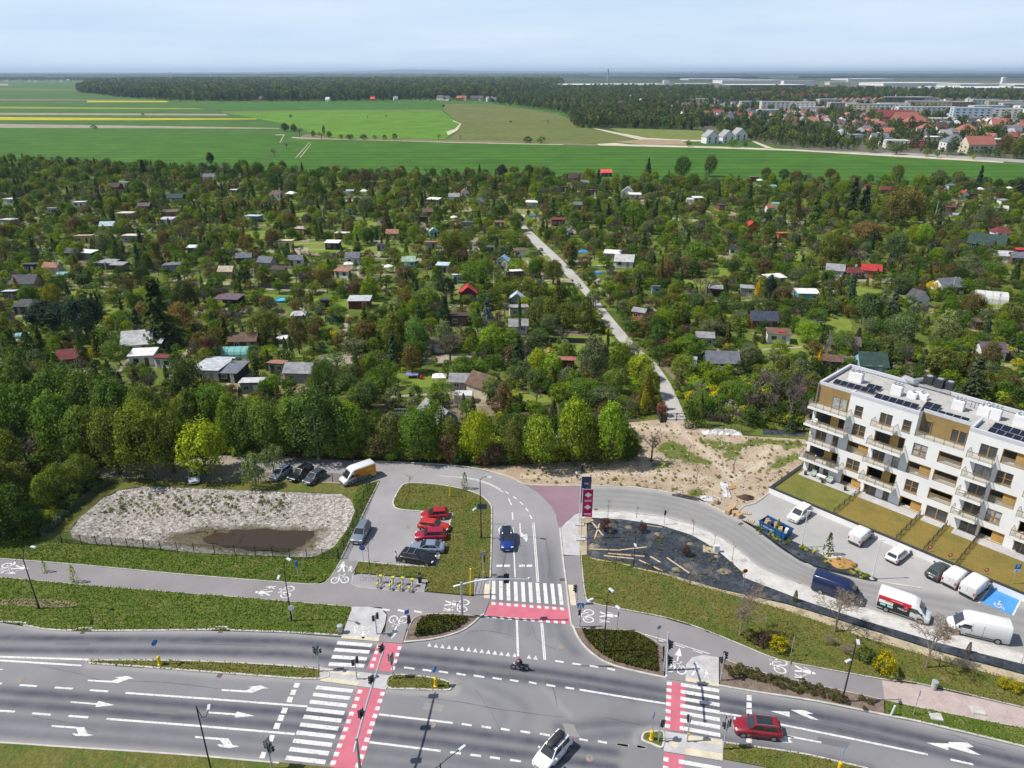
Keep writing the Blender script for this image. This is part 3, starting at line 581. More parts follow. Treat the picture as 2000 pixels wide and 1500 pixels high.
dashes([(z2(863,1039),z2(918,1048)),(z2(972,1053),z2(1026,1062)),(z2(1081,1066),z2(1131,1075)),(z2(1189,1080),z2(1244,1089)),(z2(1298,1094),z2(1354,1104)),(z2(1518,1124),z2(1567,1133)),(z2(1622,1136),z2(1673,1145)),(z2(1731,1153),z2(1791,1162)),(z2(1842,1164),z2(1890,1172)),(z2(799,1197),z2(858,1205)),(z2(910,1211),z2(970,1219)),(z2(1020,1225),z2(1075,1233)),(z2(1132,1240),z2(1193,1249)),(z2(541,724),z2(599,732)),(z2(643,736),z2(693,744)),(z2(735,746),z2(785,754)),(z2(833,758),z2(884,767)),(z2(929,769),z2(988,779)),(z2(1034,782),z2(1085,791)),(z2(1131,794),z2(1179,802)),(z2(1237,806),z2(1280,815)),(z2(1334,821),z2(1384,830)),(z2(1441,836),z2(1489,844)),(z2(1383,688),z2(1432,695)),(z2(1478,702),z2(1527,709)),(z2(1576,714),z2(1625,724)),(z2(1674,730),z2(1718,739)),(z3(15,1008),z3(70,1017)),(z3(112,1018),z3(155,1028))],.24,main_road)
line_mark([z2(1520,848),z2(1760,888),z2(2000,926)],.24,main_road)
line_mark([z3(515,855),z3(620,872)],.24,main_road);line_mark([z3(800,910),z3(1160,982),z3(1530,1059)],.24,main_road);line_mark([z3(1640,1083),z3(1752,1108)],.24,main_road);line_mark([z3(840,968),z3(1010,1000)],.20,main_road)
for q in([(1646,810),(1674,812),(1664,838),(1636,836)],[(1628,848),(1656,850),(1645,878),(1618,876)],[(1608,887),(1637,890),(1627,920),(1597,917)],[(1577,948),(1607,950),(1596,982),(1566,979)],[(1558,988),(1588,991),(1577,1024),(1546,1021)],[(1536,1033),(1567,1036),(1556,1069),(1524,1066)],[(1508,1100),(1534,1104),(1522,1138),(1492,1134)],[(1460,1195),(1488,1198),(1475,1232),(1446,1230)]):
 mark([z1(*p)for p in q],main_road,'stop_line')
for q in([(646,768),(670,770),(670,797),(646,795)],[(645,804),(670,806),(671,833),(645,831)],[(645,838),(671,840),(672,862),(645,860)],[(644,970),(671,973),(671,1003),(644,1000)]):
 mark([z3(*p)for p in q],main_road,'stop_line')
def arrow(pts,zf,parent=None):mark([zf(*p)for p in pts],parent or main_road,'lane_arrow')
arrow([(490,793),(625,799),(665,783),(637,780),(712,772),(752,789),(718,789),(660,811),(490,801)],z1)
arrow([(1236,846),(1375,853),(1408,837),(1380,834),(1455,825),(1498,841),(1463,843),(1407,866),(1237,855)],z1)
arrow([(392,913),(540,924),(552,911),(642,935),(533,945),(538,933),(394,921)],z1)
arrow([(1163,971),(1315,981),(1325,971),(1422,995),(1310,1004),(1313,992),(1166,980)],z1)
arrow([(287,1046),(470,1058),(490,1096),(526,1101),(487,1108),(420,1106),(402,1092),(437,1094),(426,1066),(290,1056)],z1)
arrow([(1087,1107),(1275,1121),(1299,1158),(1338,1164),(1286,1174),(1228,1168),(1211,1153),(1248,1156),(1228,1130),(1090,1118)],z1)
arrow([(-60,727),(10,733),(22,738),(-60,740)],z1)
arrow([(760,846),(855,850),(856,876)],z3);arrow([(862,841),(925,842),(972,860),(938,862),(1000,891),(965,887),(905,862)],z3)
arrow([(1522,1001),(1632,1005),(1630,1038)],z3);arrow([(1632,998),(1722,1000),(1755,1022),(1720,1026),(1790,1062),(1748,1056),(1630,1022)],z3)
arrow([(798,985),(842,966),(880,975),(852,985),(875,1002),(822,1000)],z3)
arrow([(1242,612),(1262,592),(1285,595),(1292,575),(1290,600),(1262,612),(1252,650)],z4,side_road);arrow([(1381,574),(1390,574),(1392,630),(1412,648),(1430,642),(1437,668),(1427,698),(1412,672),(1390,660),(1383,636)],z4,side_road)
line_mark([z2(1170,462),z2(1173,560),z2(1177,662)],.26,side_road,z=.020);line_mark([z2(1304,476),z2(1322,682)],.14,side_road,z=.020);line_mark([z2(1313,476),z2(1331,683)],.14,side_road,z=.020)
line_mark([z4(1467,570),z4(1482,760),z4(1497,956)],.14,side_road,z=.020);line_mark([z4(1477,570),z4(1492,760),z4(1507,956)],.14,side_road,z=.020)
line_mark([z4(1340,600),z4(1346,760),z4(1354,926)],.18,side_road,z=.020)
for a in((1233,1271),(1282,1320),(1379,1417),(1428,1465)):mark([z4(a[0],843),z4(a[1],842),z4(a[1],856),z4(a[0],858)],side_road,'stop_line',None,.02)
dashes([(z4(1310,412),z4(1330,455)),(z4(1335,502),z4(1339,550)),(z4(1288,366),z4(1312,380)),(z4(1340,398),z4(1363,414)),(z4(1385,434),z4(1405,452)),(z4(1423,475),z4(1440,496)),(z4(1450,520),z4(1463,545))],.2,side_road)
line_mark([z4(860,264),z4(980,273),z4(1100,293),z4(1200,328),z4(1276,371)],.14,side_road,smooth=4);line_mark([z4(1000,268),z4(1120,292),z4(1215,328),z4(1260,352)],.14,side_road,smooth=4)
for a in(((416,399),(462,406)),((506,403),(550,414)),((597,410),(640,418))):line_mark([z2(*a[0]),z2(*a[1])],.3,path_a,z=.064)
line_mark([(1260,1239),(1310,1253),(1386,1277)],.12,path_b,z=.064)
for a in((1287,1250,1296,1253),(1319,1259.5,1337,1265),(1354,1270.5,1372,1276)):line_mark([a[:2],a[2:]],.12,path_b,z=.064)
def arrow_thin(a,b,parent,z=.066):
 A,B=G(*a,z),G(*b,z);d=(B-A);L=d.length;d.normalize();n=Vector((-d.y,d.x,0));h=A+d*(L-1.3)
 mb=MB();mb.poly([A-n*.09,h-n*.09,h+n*.09,A+n*.09]);mb.poly([h-n*.4,B,h+n*.4]);mb.build('path_arrow',M_white,parent)
arrow_thin((774.5,1223),(764.5,1248.5),path_a);arrow_thin((1323,1291),(1327.5,1265),path_b)
def symbol_frame(px,py,head,z=.066):
 o=G(px,py,z);d=(G(*head,z)-o);d.normalize();return Matrix(((d.y,d.x,0,o.x),(-d.x,d.y,0,o.y),(0,0,1,o.z),(0,0,0,1)))
def bike_symbol(px,py,head,parent,s=1.0):
 mb=MB();mb.X=symbol_frame(px,py,head)
 def bar(a,b,w=.09):
  a,b=Vector((*a,0))*s,Vector((*b,0))*s;d=(b-a).normalized();n=Vector((-d.y,d.x,0))*w*s;mb.poly([a-n,b-n,b+n,a+n])
 for cx_ in(-.62,.62):
  for k in range(14):
   a0,a1=2*math.pi*k/14,2*math.pi*(k+1)/14
   mb.poly([((cx_+r*math.cos(a))*s,(-.1+r*math.sin(a)*1.25)*s,0)for r,a in((.40,a0),(.55,a0),(.55,a1),(.40,a1))])
 bar((-.62,-.1),(-.2,.75),.07);bar((-.2,.75),(.45,.75),.06);bar((-.2,.72),(.0,-.1),.06);bar((0,-.1),(.5,.8),.06);bar((.62,-.1),(.42,1.1),.06);bar((.3,1.1),(.6,1.1),.06);bar((-.35,.95),(-.05,.95),.07)
 mb.build('bicycle_symbol',M_white,parent)
def walker_symbol(px,py,head,parent,s=1.0):
 mb=MB();mb.X=symbol_frame(px,py,head)
 def fig(ox,k,lean):
  def P(*pts):mb.poly([((ox+x*k)*s,y*k*s,0)for x,y in pts])
  P((-.16,1.75),(.1,1.75),(.16,1.95),(.05,2.15),(-.14,2.12),(-.22,1.95));P((-.34,1.65),(.28,1.65),(.22,.8),(-.22,.8))
  P((-.22,.85),(.02,.85),(-.3,0),(-.55,0));P((-.02,.85),(.22,.85),(.5,0),(.25,0));P((.22,1.6),(.32,1.45),(.75,.95),(.62,.9));P((-.3,1.6),(-.42,1.4),(-.62,.9),(-.5,.86))
 fig(-.35,1.0,0);fig(.75,.58,0);mb.build('pedestrian_symbol',M_white,parent)
for f,px,py,hd in((bike_symbol,664,1132,(672,1100)),(walker_symbol,672,1117,(678,1090)),(bike_symbol,560,1156,(520,1153)),(walker_symbol,533,1155,(500,1152)),(bike_symbol,8,1110,(50,1113)),(walker_symbol,22,1111,(60,1115)),(bike_symbol,778,1211,(770,1240)),(walker_symbol,708,1222,(702,1250)),(walker_symbol,868,1182,(910,1185)),(bike_symbol,903,1183,(880,1181))):
 f(px,py,hd,path_a)
for f,px,py,hd in((bike_symbol,1148,1203,(1110,1200)),(walker_symbol,1171,1204,(1210,1208)),(bike_symbol,1320,1305,(1324,1270)),(walker_symbol,1366,1322,(1368,1290)),(bike_symbol,1523,1300,(1490,1290)),(walker_symbol,1552,1310,(1590,1320))):
 f(px,py,hd,path_b)
mark([(1938,1143),(1996,1167),(1979,1202),(1914,1175)],bay,'bay_surface',M_blue_bay,.008)
for a,b in(((1938,1143),(1996,1167)),((1996,1167),(1978,1202)),((1938,1143),(1912,1177))):line_mark([a,b],.18,bay,'bay_line')
mb=MB();mb.X=symbol_frame(1950,1183,(1957,1160),.02)
for k in range(9):
 a0,a1=math.pi*(.75+k*.14),math.pi*(.75+(k+1)*.14);mb.poly([(r*math.cos(a),.1+r*math.sin(a),0)for r,a in((.36,a0),(.5,a0),(.5,a1),(.36,a1))])
for q in([(-.1,0),(.1,0),(.05,.75),(-.12,.75)],[(-.1,.95),(.1,.95),(.1,1.15),(-.1,1.15)],[(-.05,.15),(.45,.15),(.45,0),(-.05,0)],[(.38,.1),(.5,.1),(.75,-.4),(.62,-.42)],[(.0,.55),(.4,.5),(.4,.42),(.0,.44)]):mb.poly([(x,y,0)for x,y in q])
mb.build('wheelchair_symbol',M_white,bay)
M_iron=plain('drain_iron',(.10,.07,.06),.8,var=.3)
M_cover=plain('manhole_cover',(.24,.20,.18),.8,var=.3)
def cover(px,py,r,parent,mat=None,n=14,z=.018,name='manhole_cover'):
 c=G(px,py,z);mb=MB();mb.poly([(c.x+r*math.cos(2*math.pi*k/n),c.y+r*math.sin(2*math.pi*k/n),z)for k in range(n)]);mb.build(name,mat or M_cover,parent)
for x,y,p in((893,1333,main_road),(1096,1263,side_road),(845,1415,main_road),(1152,1481,main_road),(42,1329,main_road),(798,1029,side_road)):cover(x,y,.38,p)
for x,y in((1343,1001),(1565,1131)):cover(x,y,.4,access_road,ground_mat('rust_ring%d'%x,[(.30,.21,.17)],[],fine=.3),z=.016)
cover(1317,1453,.42,main_road,M_pave_cream,z=.075)
def drain(px,py,head,parent,w=.5,l=.8,z=.02):
 mb=MB();mb.X=symbol_frame(px,py,head,z);mb.poly([(-l/2,-w/2,0),(l/2,-w/2,0),(l/2,w/2,0),(-l/2,w/2,0)]);mb.build('drain_grate',M_iron,parent)
for x,y,h,p in((163,1233,(200,1233),main_road),(432,1231.5,(470,1232),main_road),(964,1123,(964,1090),side_road),(1099,1132,(1097,1100),side_road),(1164,996,(1200,998),access_road),(1447,1023,(1470,1035),access_road),(1560,1142,(1590,1151),access_road),(430,1317.5,(470,1321),main_road)):drain(x,y,h,p)
M_seal=plain('crack_seal',(.060,.060,.068),.7,var=.2);M_patch=asphalt('asphalt_patch',(.135,.133,.140));M_patch_l=asphalt('pale_patch',(.235,.225,.22));crn=random.Random(66)
def crack(pts,parent,z=.0065,w=.035):
 P=smooth_line([G(x+crn.uniform(-2,2),y+crn.uniform(-1,1),z)for x,y in pts],6);P=[p+Vector((crn.uniform(-.06,.06),crn.uniform(-.06,.06),0))for p in P]
 L,R2=[],[]
 for i,p in enumerate(P):d=P[min(i+1,len(P)-1)]-P[max(i-1,0)];d.normalize();n=Vector((-d.y,d.x,0))*w*crn.uniform(.3,1);L.append(p+n);R2.append(p-n)
 mb=MB()
 for i in range(len(P)-1):mb.poly([R2[i],R2[i+1],L[i+1],L[i]])
 mb.build('crack_seal',M_seal,parent)
for q in([(820,1360),(900,1372),(1000,1388),(1100,1400)],[(930,1345),(960,1390),(985,1440)],[(250,1330),(330,1334),(430,1345)],[(60,1400),(130,1412),(190,1430)],[(1130,1335),(1190,1350),(1240,1372)],[(1550,1400),(1650,1418),(1720,1436)],[(330,1255),(420,1258),(520,1262)],[(80,1300),(140,1312),(200,1330)],[(1060,1310),(1080,1345),(1090,1380)],[(780,1440),(860,1448),(960,1462)],[(1180,1400),(1230,1412),(1260,1420)],[(1850,1430),(1900,1448),(1960,1466)]):crack(q,main_road)
for q in([(985,1020),(990,1060),(983,1110)],[(1065,1050),(1075,1100),(1070,1130)],[(890,1240),(940,1232),(1000,1240)],[(1040,1225),(1050,1250),(1085,1270)]):crack(q,side_road,-.0005)
for q,mt in(([(832,1372),(868,1377),(862,1390),(824,1385)],M_patch_l),([(300,1382),(352,1386),(346,1396),(293,1392)],M_patch),([(1098,1412),(1120,1415),(1132,1440),(1108,1437)],M_patch_l),([(1600,1438),(1660,1450),(1654,1462),(1592,1449)],M_patch),([(110,1252),(175,1252),(175,1260),(108,1260)],M_patch),([(960,1305),(1000,1310),(994,1318),(954,1313)],M_patch)):mark(q,main_road,'asphalt_patch',mt,.0055)
# plants: materials and prototypes
def leaf_mat(name,ramp=None,trans=.36):
 m=bpy.data.materials.new(name);m.use_nodes=True;nt=m.node_tree;nt.nodes.clear();MATS[name]=m
 out=nt.nodes.new('ShaderNodeOutputMaterial');d=nt.nodes.new('ShaderNodeBsdfDiffuse');t=nt.nodes.new('ShaderNodeBsdfTranslucent');ms=nt.nodes.new('ShaderNodeMixShader')
 oi=nt.nodes.new('ShaderNodeObjectInfo');a=nt.nodes.new('ShaderNodeAttribute');a.attribute_name='tone'
 if ramp:
  r=nt.nodes.new('ShaderNodeValToRGB');r.color_ramp.interpolation='CONSTANT'
  el=r.color_ramp.elements
  while len(el)<len(ramp):el.new(.5)
  for i,c in enumerate(ramp):el[i].position=i/len(ramp);el[i].color=(*c,1)
  nt.links.new(oi.outputs['Random'],r.inputs[0]);base=r.outputs[0]
 else:base=oi.outputs['Color']
 c=_mix(nt,1.0,base,_maprange(nt,a.outputs['Fac'],0,1,.65,3.5),'MULTIPLY')
 c2=_mix(nt,.55,c,(1.0,.92,.25),'MULTIPLY')
 c=_mix(nt,_maprange(nt,a.outputs['Fac'],.5,1,0,.8),c,c2)
 nt.links.new(c,d.inputs[0]);nt.links.new(_mix(nt,1.0,c,(1.25,1.3,.6),'MULTIPLY'),t.inputs[0]);ms.inputs[0].default_value=trans
 nt.links.new(d.outputs[0],ms.inputs[1]);nt.links.new(t.outputs[0],ms.inputs[2]);nt.links.new(ms.outputs[0],out.inputs[0]);return m
M_leaf=leaf_mat('leaf')
GREENS=[(.052,.088,.013),(.043,.078,.015),(.076,.110,.013),(.034,.058,.013),(.062,.086,.020),(.076,.080,.018),(.048,.080,.025),(.104,.140,.011),(.084,.066,.022),(.060,.080,.034),(.029,.048,.015),(.078,.058,.030),(.080,.098,.050),(.050,.090,.012),(.088,.126,.012),(.098,.114,.018),(.038,.064,.013)]
ORD='first second third fourth fifth sixth seventh eighth ninth tenth eleventh twelfth thirteenth fourteenth fifteenth sixteenth seventeenth eighteenth nineteenth twentieth'.split();ORD+=['twenty-'+w for w in ORD[:9]]+['thirtieth']+['thirty-'+w for w in ORD[:9]]
M_leaf_r=leaf_mat('leaf_mixed',GREENS)
M_con_r=leaf_mat('needle_mixed',[(.018,.034,.014),(.024,.040,.014),(.030,.042,.012),(.016,.030,.018),(.05,.05,.012)],.1)
M_bush_r=leaf_mat('bush_mixed',GREENS[:6]+[(.15,.19,.02),(.06,.07,.03),(.16,.17,.12),(.22,.20,.015)])
M_wood_r=leaf_mat('forest_leaf',[(.040,.062,.018),(.052,.076,.018),(.034,.050,.017),(.066,.088,.022),(.028,.042,.018),(.058,.060,.024),(.088,.108,.025),(.046,.068,.028)],.15)
M_bark=plain('bark',(.085,.068,.052),.95,var=.35,scale=5)
M_birch=plain('birch_bark',(.50,.48,.43),.9,var=.45,scale=4)
M_twig=plain('bare_twig',(.105,.082,.070),.95,var=.25,scale=1)
M_twig_p=plain('purple_twig',(.125,.088,.088),.95,var=.25,scale=1)
def quads(name,C,N,S,tone,mat,asp=.62,rng=None):
 n=len(C);rng=rng or np.random.default_rng(1)
 N=N/(np.linalg.norm(N,axis=1)[:,None]+1e-9)
 ref=rng.normal(size=(n,3));U=np.cross(N,ref);U/=(np.linalg.norm(U,axis=1)[:,None]+1e-9);W=np.cross(N,U)
 U=U*S[:,None]*.5;W=W*S[:,None]*.5*asp
 V=np.stack([C-U,C-W*.9+U*.1,C+U,C+W*.9+U*.1],1).reshape(-1,3)
 me=bpy.data.meshes.new(name);me.vertices.add(4*n);me.vertices.foreach_set('co',V.astype(np.float32).ravel())
 me.loops.add(4*n);me.loops.foreach_set('vertex_index',np.arange(4*n,dtype=np.int32))
 me.polygons.add(n);me.polygons.foreach_set('loop_start',np.arange(0,4*n,4,dtype=np.int32))
 try:me.polygons.foreach_set('loop_total',np.full(n,4,dtype=np.int32))
 except Exception:pass
 me.update(calc_edges=True)
 at=me.attributes.new('tone','FLOAT','FACE');at.data.foreach_set('value',np.clip(tone,0,1).astype(np.float32))
 me.materials.append(mat);return me
def unit(rng,n):
 d=rng.normal(size=(n,3));return d/np.linalg.norm(d,axis=1)[:,None]
def crown(name,seed,r,h0,h1,nc,nl,leaf,mat,taper=0.0,flat=1.0,up=.25,sag=0.0,gap=.0):
 rng=np.random.default_rng(seed);hc,hh=(h0+h1)/2,(h1-h0)/2
 nc=int(nc*2.1);d=unit(rng,nc);d[:,2]=np.where((d[:,2]<-.5)&(rng.random(nc)<.6),-d[:,2],d[:,2]);lob=unit(rng,5);amp=rng.uniform(-.34,.22,5)
 def body(v):return 1+sum(a_*np.clip(v@l_,0,1)**2 for a_,l_ in zip(amp,lob))
 q=rng.uniform(.45,.95,nc)**.6*.88*body(d);cc=d*q[:,None];cr=rng.uniform(.13,.30,nc)
 C,N,T=[],[],[]
 for i in range(nc):
  k=int(nl*.72/nc*rng.uniform(.5,1.5));u=unit(rng,k);u[:,2]=np.where(rng.random(k)<up,np.abs(u[:,2]),u[:,2])
  C.append(cc[i]+u*(cr[i]*rng.uniform(.35,1.15,k))[:,None]);N.append(u*.7+cc[i]*.7+rng.normal(size=(k,3))*.5+np.array([0,0,.2]));T.append(np.full(k,rng.uniform(.22,.68))+rng.normal(0,.17,k))
 k=int(nl*.28);u=unit(rng,k);C.append(u*(rng.uniform(.6,.97,k)*body(u))[:,None]);N.append(u+rng.normal(size=(k,3))*.6);T.append(rng.normal(.42,.2,k))
 C,N,T=np.concatenate(C),np.concatenate(N),np.concatenate(T)
 keep=np.linalg.norm(C,axis=1)>.4;C,N,T=C[keep],N[keep],T[keep]
 z=(C[:,2]+1)/2;rad=1-taper*np.clip(z,0,1)
 P=np.c_[C[:,0]*r*rad,C[:,1]*r*rad,hc+C[:,2]*hh*flat]
 if sag:P[:,2]-=sag*(np.hypot(P[:,0],P[:,1])/r)**2
 P[:,2]=np.maximum(P[:,2],.05);S=leaf*rng.uniform(.6,1.5,len(P));return quads(name,P,N,S,T,mat,rng=rng)
def branchy(name,seed,h,spread,levels,mat,r0=.14,nb=5,trunk=.3,thin=.016):
 rng=random.Random(seed);mb=MB()
 def grow(p,d,L,r,lv):
  q=p+d*L*.5+Vector((rng.uniform(-1,1),rng.uniform(-1,1),.2))*L*.07;e=p+d*L
  mb.tube([p,q,e],[r,r*.8,r*.55],5 if lv>1 else 3,cap=False)
  if lv==0:return
  for k in range(nb+(1 if lv==levels else 0)):
   t=rng.uniform(.35,1.0);a=rng.uniform(0,6.28);ax=Vector((math.cos(a),math.sin(a),rng.uniform(-.1,.5)))
   nd=(d*rng.uniform(.5,1.0)+ax*spread).normalized()
   grow(p+(e-p)*t,nd,L*rng.uniform(.52,.75),max(r*.48,thin),lv-1)
 mb.tube([(0,0,0),(0,0,h*trunk)],[r0*1.25,r0],6,cap=False);grow(Vector((0,0,h*trunk)),Vector((0,0,1)),h*.34,r0,levels)
 return mb.mesh(name,mat)
def trunk_mesh(name,seed,h,r,mat,limbs=4,spread=1.2,top=None):
 rng=random.Random(seed);mb=MB();top=top or h*1.5
 mb.tube([(0,0,-.1),(rng.uniform(-.1,.1),rng.uniform(-.1,.1),h*.6),(0,0,h),(0,0,top)],[r*1.3,r,r*.8,r*.35],7)
 for k in range(limbs):
  a=6.28*k/limbs+rng.uniform(-.4,.4);z0=h*rng.uniform(.7,1.05);s=spread*rng.uniform(.7,1.1)
  mb.tube([(0,0,z0),(s*.5*math.cos(a),s*.5*math.sin(a),z0+s*.55),(s*math.cos(a),s*math.sin(a),z0+s*1.3)],[r*.5,r*.35,r*.15],5)
 return mb.mesh(name,mat)
def spruce(name,seed,h,r,n,mat,leaf=.5,droop=.35):
 rng=np.random.default_rng(seed);C,N,T=[],[],[]
 lev=int(h*1.9);
 for i in range(lev):
  z=h*(.06+.92*i/lev);R_=r*(1-(z/h)**.9)*rng.uniform(.82,1.12)+.1;nb=max(4,int(11*R_/r)+3);tone=rng.uniform(.3,.6)
  for b in range(nb):
   a=rng.uniform(0,6.28);L=R_*rng.uniform(.75,1.08);k=max(3,int(n/(lev*nb)))
   t=np.linspace(.25,1,k);p=np.c_[np.cos(a)*L*t,np.sin(a)*L*t,z-droop*L*t**1.5+rng.normal(0,.08,k)];p+=rng.normal(0,.1,(k,3))
   C.append(p);N.append(np.tile([np.cos(a)*.5,np.sin(a)*.5,.8],(k,1))+rng.normal(0,.35,(k,3)));T.append(tone+t*.25+rng.normal(0,.12,k))
 C,N,T=np.concatenate(C),np.concatenate(N),np.concatenate(T)
 return quads(name,C,N,leaf*rng.uniform(.7,1.3,len(C)),T,mat,rng=rng)
def column(name,seed,h,r,n,mat,leaf=.26,pw=.5):
 rng=np.random.default_rng(seed);z=rng.uniform(0,1,n);a=rng.uniform(0,6.28,n);lump=1+.12*np.sin(a*3+z*9+seed)+rng.normal(0,.06,n)
 R_=r*np.clip(1-z,0,1)**pw*np.clip(z*6+.5,0,1)*lump;C=np.c_[np.cos(a)*R_,np.sin(a)*R_,z*h+.05]
 N=np.c_[np.cos(a),np.sin(a),np.full(n,.35)]+rng.normal(0,.35,(n,3))
 return quads(name,C,N,leaf*rng.uniform(.7,1.4,n),.45+.2*np.sin(a*3+z*9)+rng.normal(0,.14,n),mat,rng=rng)
PROTO={}
def proto(kind,lst):PROTO[kind]=lst
T_small=trunk_mesh('trunk',1,1.3,.11,M_bark,4,.9,2.6);T_big=trunk_mesh('trunk',2,2.6,.22,M_bark,5,1.9,6.0);T_birch=trunk_mesh('birch_trunk',3,4.0,.11,M_birch,3,.9,8.0)
T_pole=trunk_mesh('conifer_trunk',4,1.0,.16,M_bark,0,0,5.0);T_short=trunk_mesh('shrub_stem',5,.4,.05,M_bark,3,.4,.8)
proto('fruit',[(crown('crown',s,2.6,f_,4.8,20,1900,.26,M_leaf,t_,1,.3),T_small)for s,f_,t_ in((11,.3,.1),(12,.1,.3),(13,.6,-.1),(14,.2,.2),(15,.0,.45),(16,.4,0))])
proto('broad',[(crown('crown',s,4.2,.2,9.0,30,6200,.31,M_leaf,t,1,.3),T_big)for s,t in((21,.15),(22,.3),(23,.0),(24,.4),(25,.1))])
proto('birch',[(crown('crown',s,3.3,.3,12.0,34,5200,.28,M_leaf,.30,1,.2,1.0),T_birch)for s in(31,32,33)])
proto('spruce',[(spruce('crown',s,10,2.6,2600,M_leaf,.55),T_pole)for s in(41,42)])
proto('pine',[(crown('crown',s,3.4,2.0,9.0,18,4200,.36,M_leaf,.2,.95,.2),T_big)for s in(45,46)])
proto('thuja',[(column('crown',s,5.0,.95,900,M_leaf,.30),T_short)for s in(51,52)])
proto('cone',[(column('crown',s,5.0,1.35,900,M_leaf,.32,.85),T_short)for s in(55,)])
proto('shrub',[(crown('crown',s,1.3,.0,2.0,9,900,.20,M_leaf,.05,1,.5),T_short)for s in(61,62,63)])
proto('bare',[(branchy('crown',s,h,.75,4,m_,.16,4,.22,.022),trunk_mesh('trunk',s,1.0,.17,m_,0,0,2.0))for s,h,m_ in((71,7.5,M_twig),(72,7.5,M_twig_p),(73,6.0,M_twig))])
proto('twiggy',[(branchy('crown',s,7.0,1.15,5,plain('tan_twig%d'%s,(.20,.155,.115),.95,var=.3,scale=1),.09,4,.07,.011),trunk_mesh('trunk',s,.6,.11,MATS['tan_twig%d'%s],0,0,1.0))for s in(75,76)])
proto('sapling',[(branchy('crown',s,3.6,.55,2,M_twig,.035,4,.4,.012),trunk_mesh('trunk',s,.8,.03,M_bark,0,0,1.4))for s in(81,82)])
proto('leafy_sapling',[(column('crown',91,2.4,.5,160,M_leaf,.22,.6),trunk_mesh('trunk',91,1.2,.035,M_bark,2,.2,1.8))])
PLANTS=[]
def plant(kind,name,pos,scale,color,words,cat,rnd,group=None,sxy=None,label=None):
 cm,tm=PROTO[kind][rnd.randrange(len(PROTO[kind]))]
 o=thing(name,label,cat,(pos[0],pos[1],pos[2]if len(pos)>2 else 0),rnd.uniform(0,6.28),group)
 sx=(sxy or 1.0)*scale;o.scale=(sx,sx*rnd.uniform(.9,1.1),scale)
 ob('trunk',tm,o)
 ob('crown',cm,o,color=color)
 if label is None:PLANTS.append((o,words))
 return o
def scatter(name,protos,pts,label=None,cat=None,z=0.0):
 col=bpy.data.collections.new(name+'_plants')
 for i,me in enumerate(protos):
  p=bpy.data.objects.new('%s_%02d'%(name,i),me);col.objects.link(p)
 me=bpy.data.meshes.new(name);me.from_pydata([(p[0],p[1],(p[6]if len(p)>6 else z))for p in pts],[],[])
 for nm,tp,k in(('k','INT',3),('r','FLOAT',4)):
  me.attributes.new(nm,tp,'POINT').data.foreach_set('value',[p[k]for p in pts])
 me.attributes.new('s','FLOAT_VECTOR','POINT').data.foreach_set('vector',[v for p in pts for v in(p[2]*p[5],p[2]*p[5],p[2])])
 o=ob(name,me);o['kind']='stuff'
 if label:o['label']=label
 ng=bpy.data.node_groups.new(name,'GeometryNodeTree');ng.interface.new_socket('Geometry',in_out='INPUT',socket_type='NodeSocketGeometry');ng.interface.new_socket('Geometry',in_out='OUTPUT',socket_type='NodeSocketGeometry')
 gi,go=ng.nodes.new('NodeGroupInput'),ng.nodes.new('NodeGroupOutput');iop=ng.nodes.new('GeometryNodeInstanceOnPoints');ci=ng.nodes.new('GeometryNodeCollectionInfo')
 ci.inputs['Collection'].default_value=col;ci.inputs['Separate Children'].default_value=True;ci.inputs['Reset Children'].default_value=True
 def attr(nm,tp):
  a=ng.nodes.new('GeometryNodeInputNamedAttribute');a.data_type=tp;a.inputs['Name'].default_value=nm;return a.outputs['Attribute']
 cx_=ng.nodes.new('ShaderNodeCombineXYZ');ng.links.new(attr('r','FLOAT'),cx_.inputs[2]);e2r=ng.nodes.new('FunctionNodeEulerToRotation');ng.links.new(cx_.outputs[0],e2r.inputs[0])
 ng.links.new(gi.outputs[0],iop.inputs['Points']);ng.links.new(ci.outputs[0],iop.inputs['Instance']);iop.inputs['Pick Instance'].default_value=True
 ng.links.new(attr('k','INT'),iop.inputs['Instance Index']);ng.links.new(e2r.outputs[0],iop.inputs['Rotation']);ng.links.new(attr('s','FLOAT_VECTOR'),iop.inputs['Scale']);ng.links.new(iop.outputs[0],go.inputs[0])
 md=o.modifiers.new('plants','NODES');md.node_group=ng;return o
def merged(crown_me,trunk_me,mat,name):
 bm=bmesh.new();bm.from_mesh(crown_me);nf=len(bm.faces);bm.from_mesh(trunk_me)
 bm.faces.ensure_lookup_table()
 for f in bm.faces[nf:]:f.material_index=1
 me=bpy.data.meshes.new(name);bm.to_mesh(me);bm.free();me.materials.clear();me.materials.append(mat);me.materials.append(trunk_me.materials[0]);return me
 # allotment gardens: sheds
CW={'white':(.66,.65,.62),'cream':(.56,.50,.38),'pale grey':(.46,.46,.46),'grey':(.27,.27,.28),'slate':(.135,.145,.17),'dark grey':(.075,.078,.085),'black':(.03,.03,.032),'brown':(.135,.085,.06),'dark brown':(.06,.042,.036),'maroon':(.16,.035,.035),'red':(.42,.035,.035),'coral red':(.72,.10,.07),'rust':(.30,.15,.095),'purple brown':(.12,.085,.10),'green':(.10,.19,.12),'dark green':(.032,.062,.052),'teal':(.06,.24,.24),'turquoise':(.20,.48,.45),'blue':(.05,.19,.42),'light blue':(.24,.44,.62),'bright blue':(.05,.34,.60),'yellow':(.50,.42,.18),'orange':(.40,.13,.03),'pink':(.40,.27,.26),'tan':(.36,.27,.17),'beige':(.42,.36,.27),'lilac':(.30,.26,.32),'navy':(.045,.055,.085),'pale blue':(.42,.50,.56),'red brown':(.20,.06,.035),'salmon':(.30,.105,.08),'silver':(.40,.42,.44),'pale green':(.30,.40,.30)}
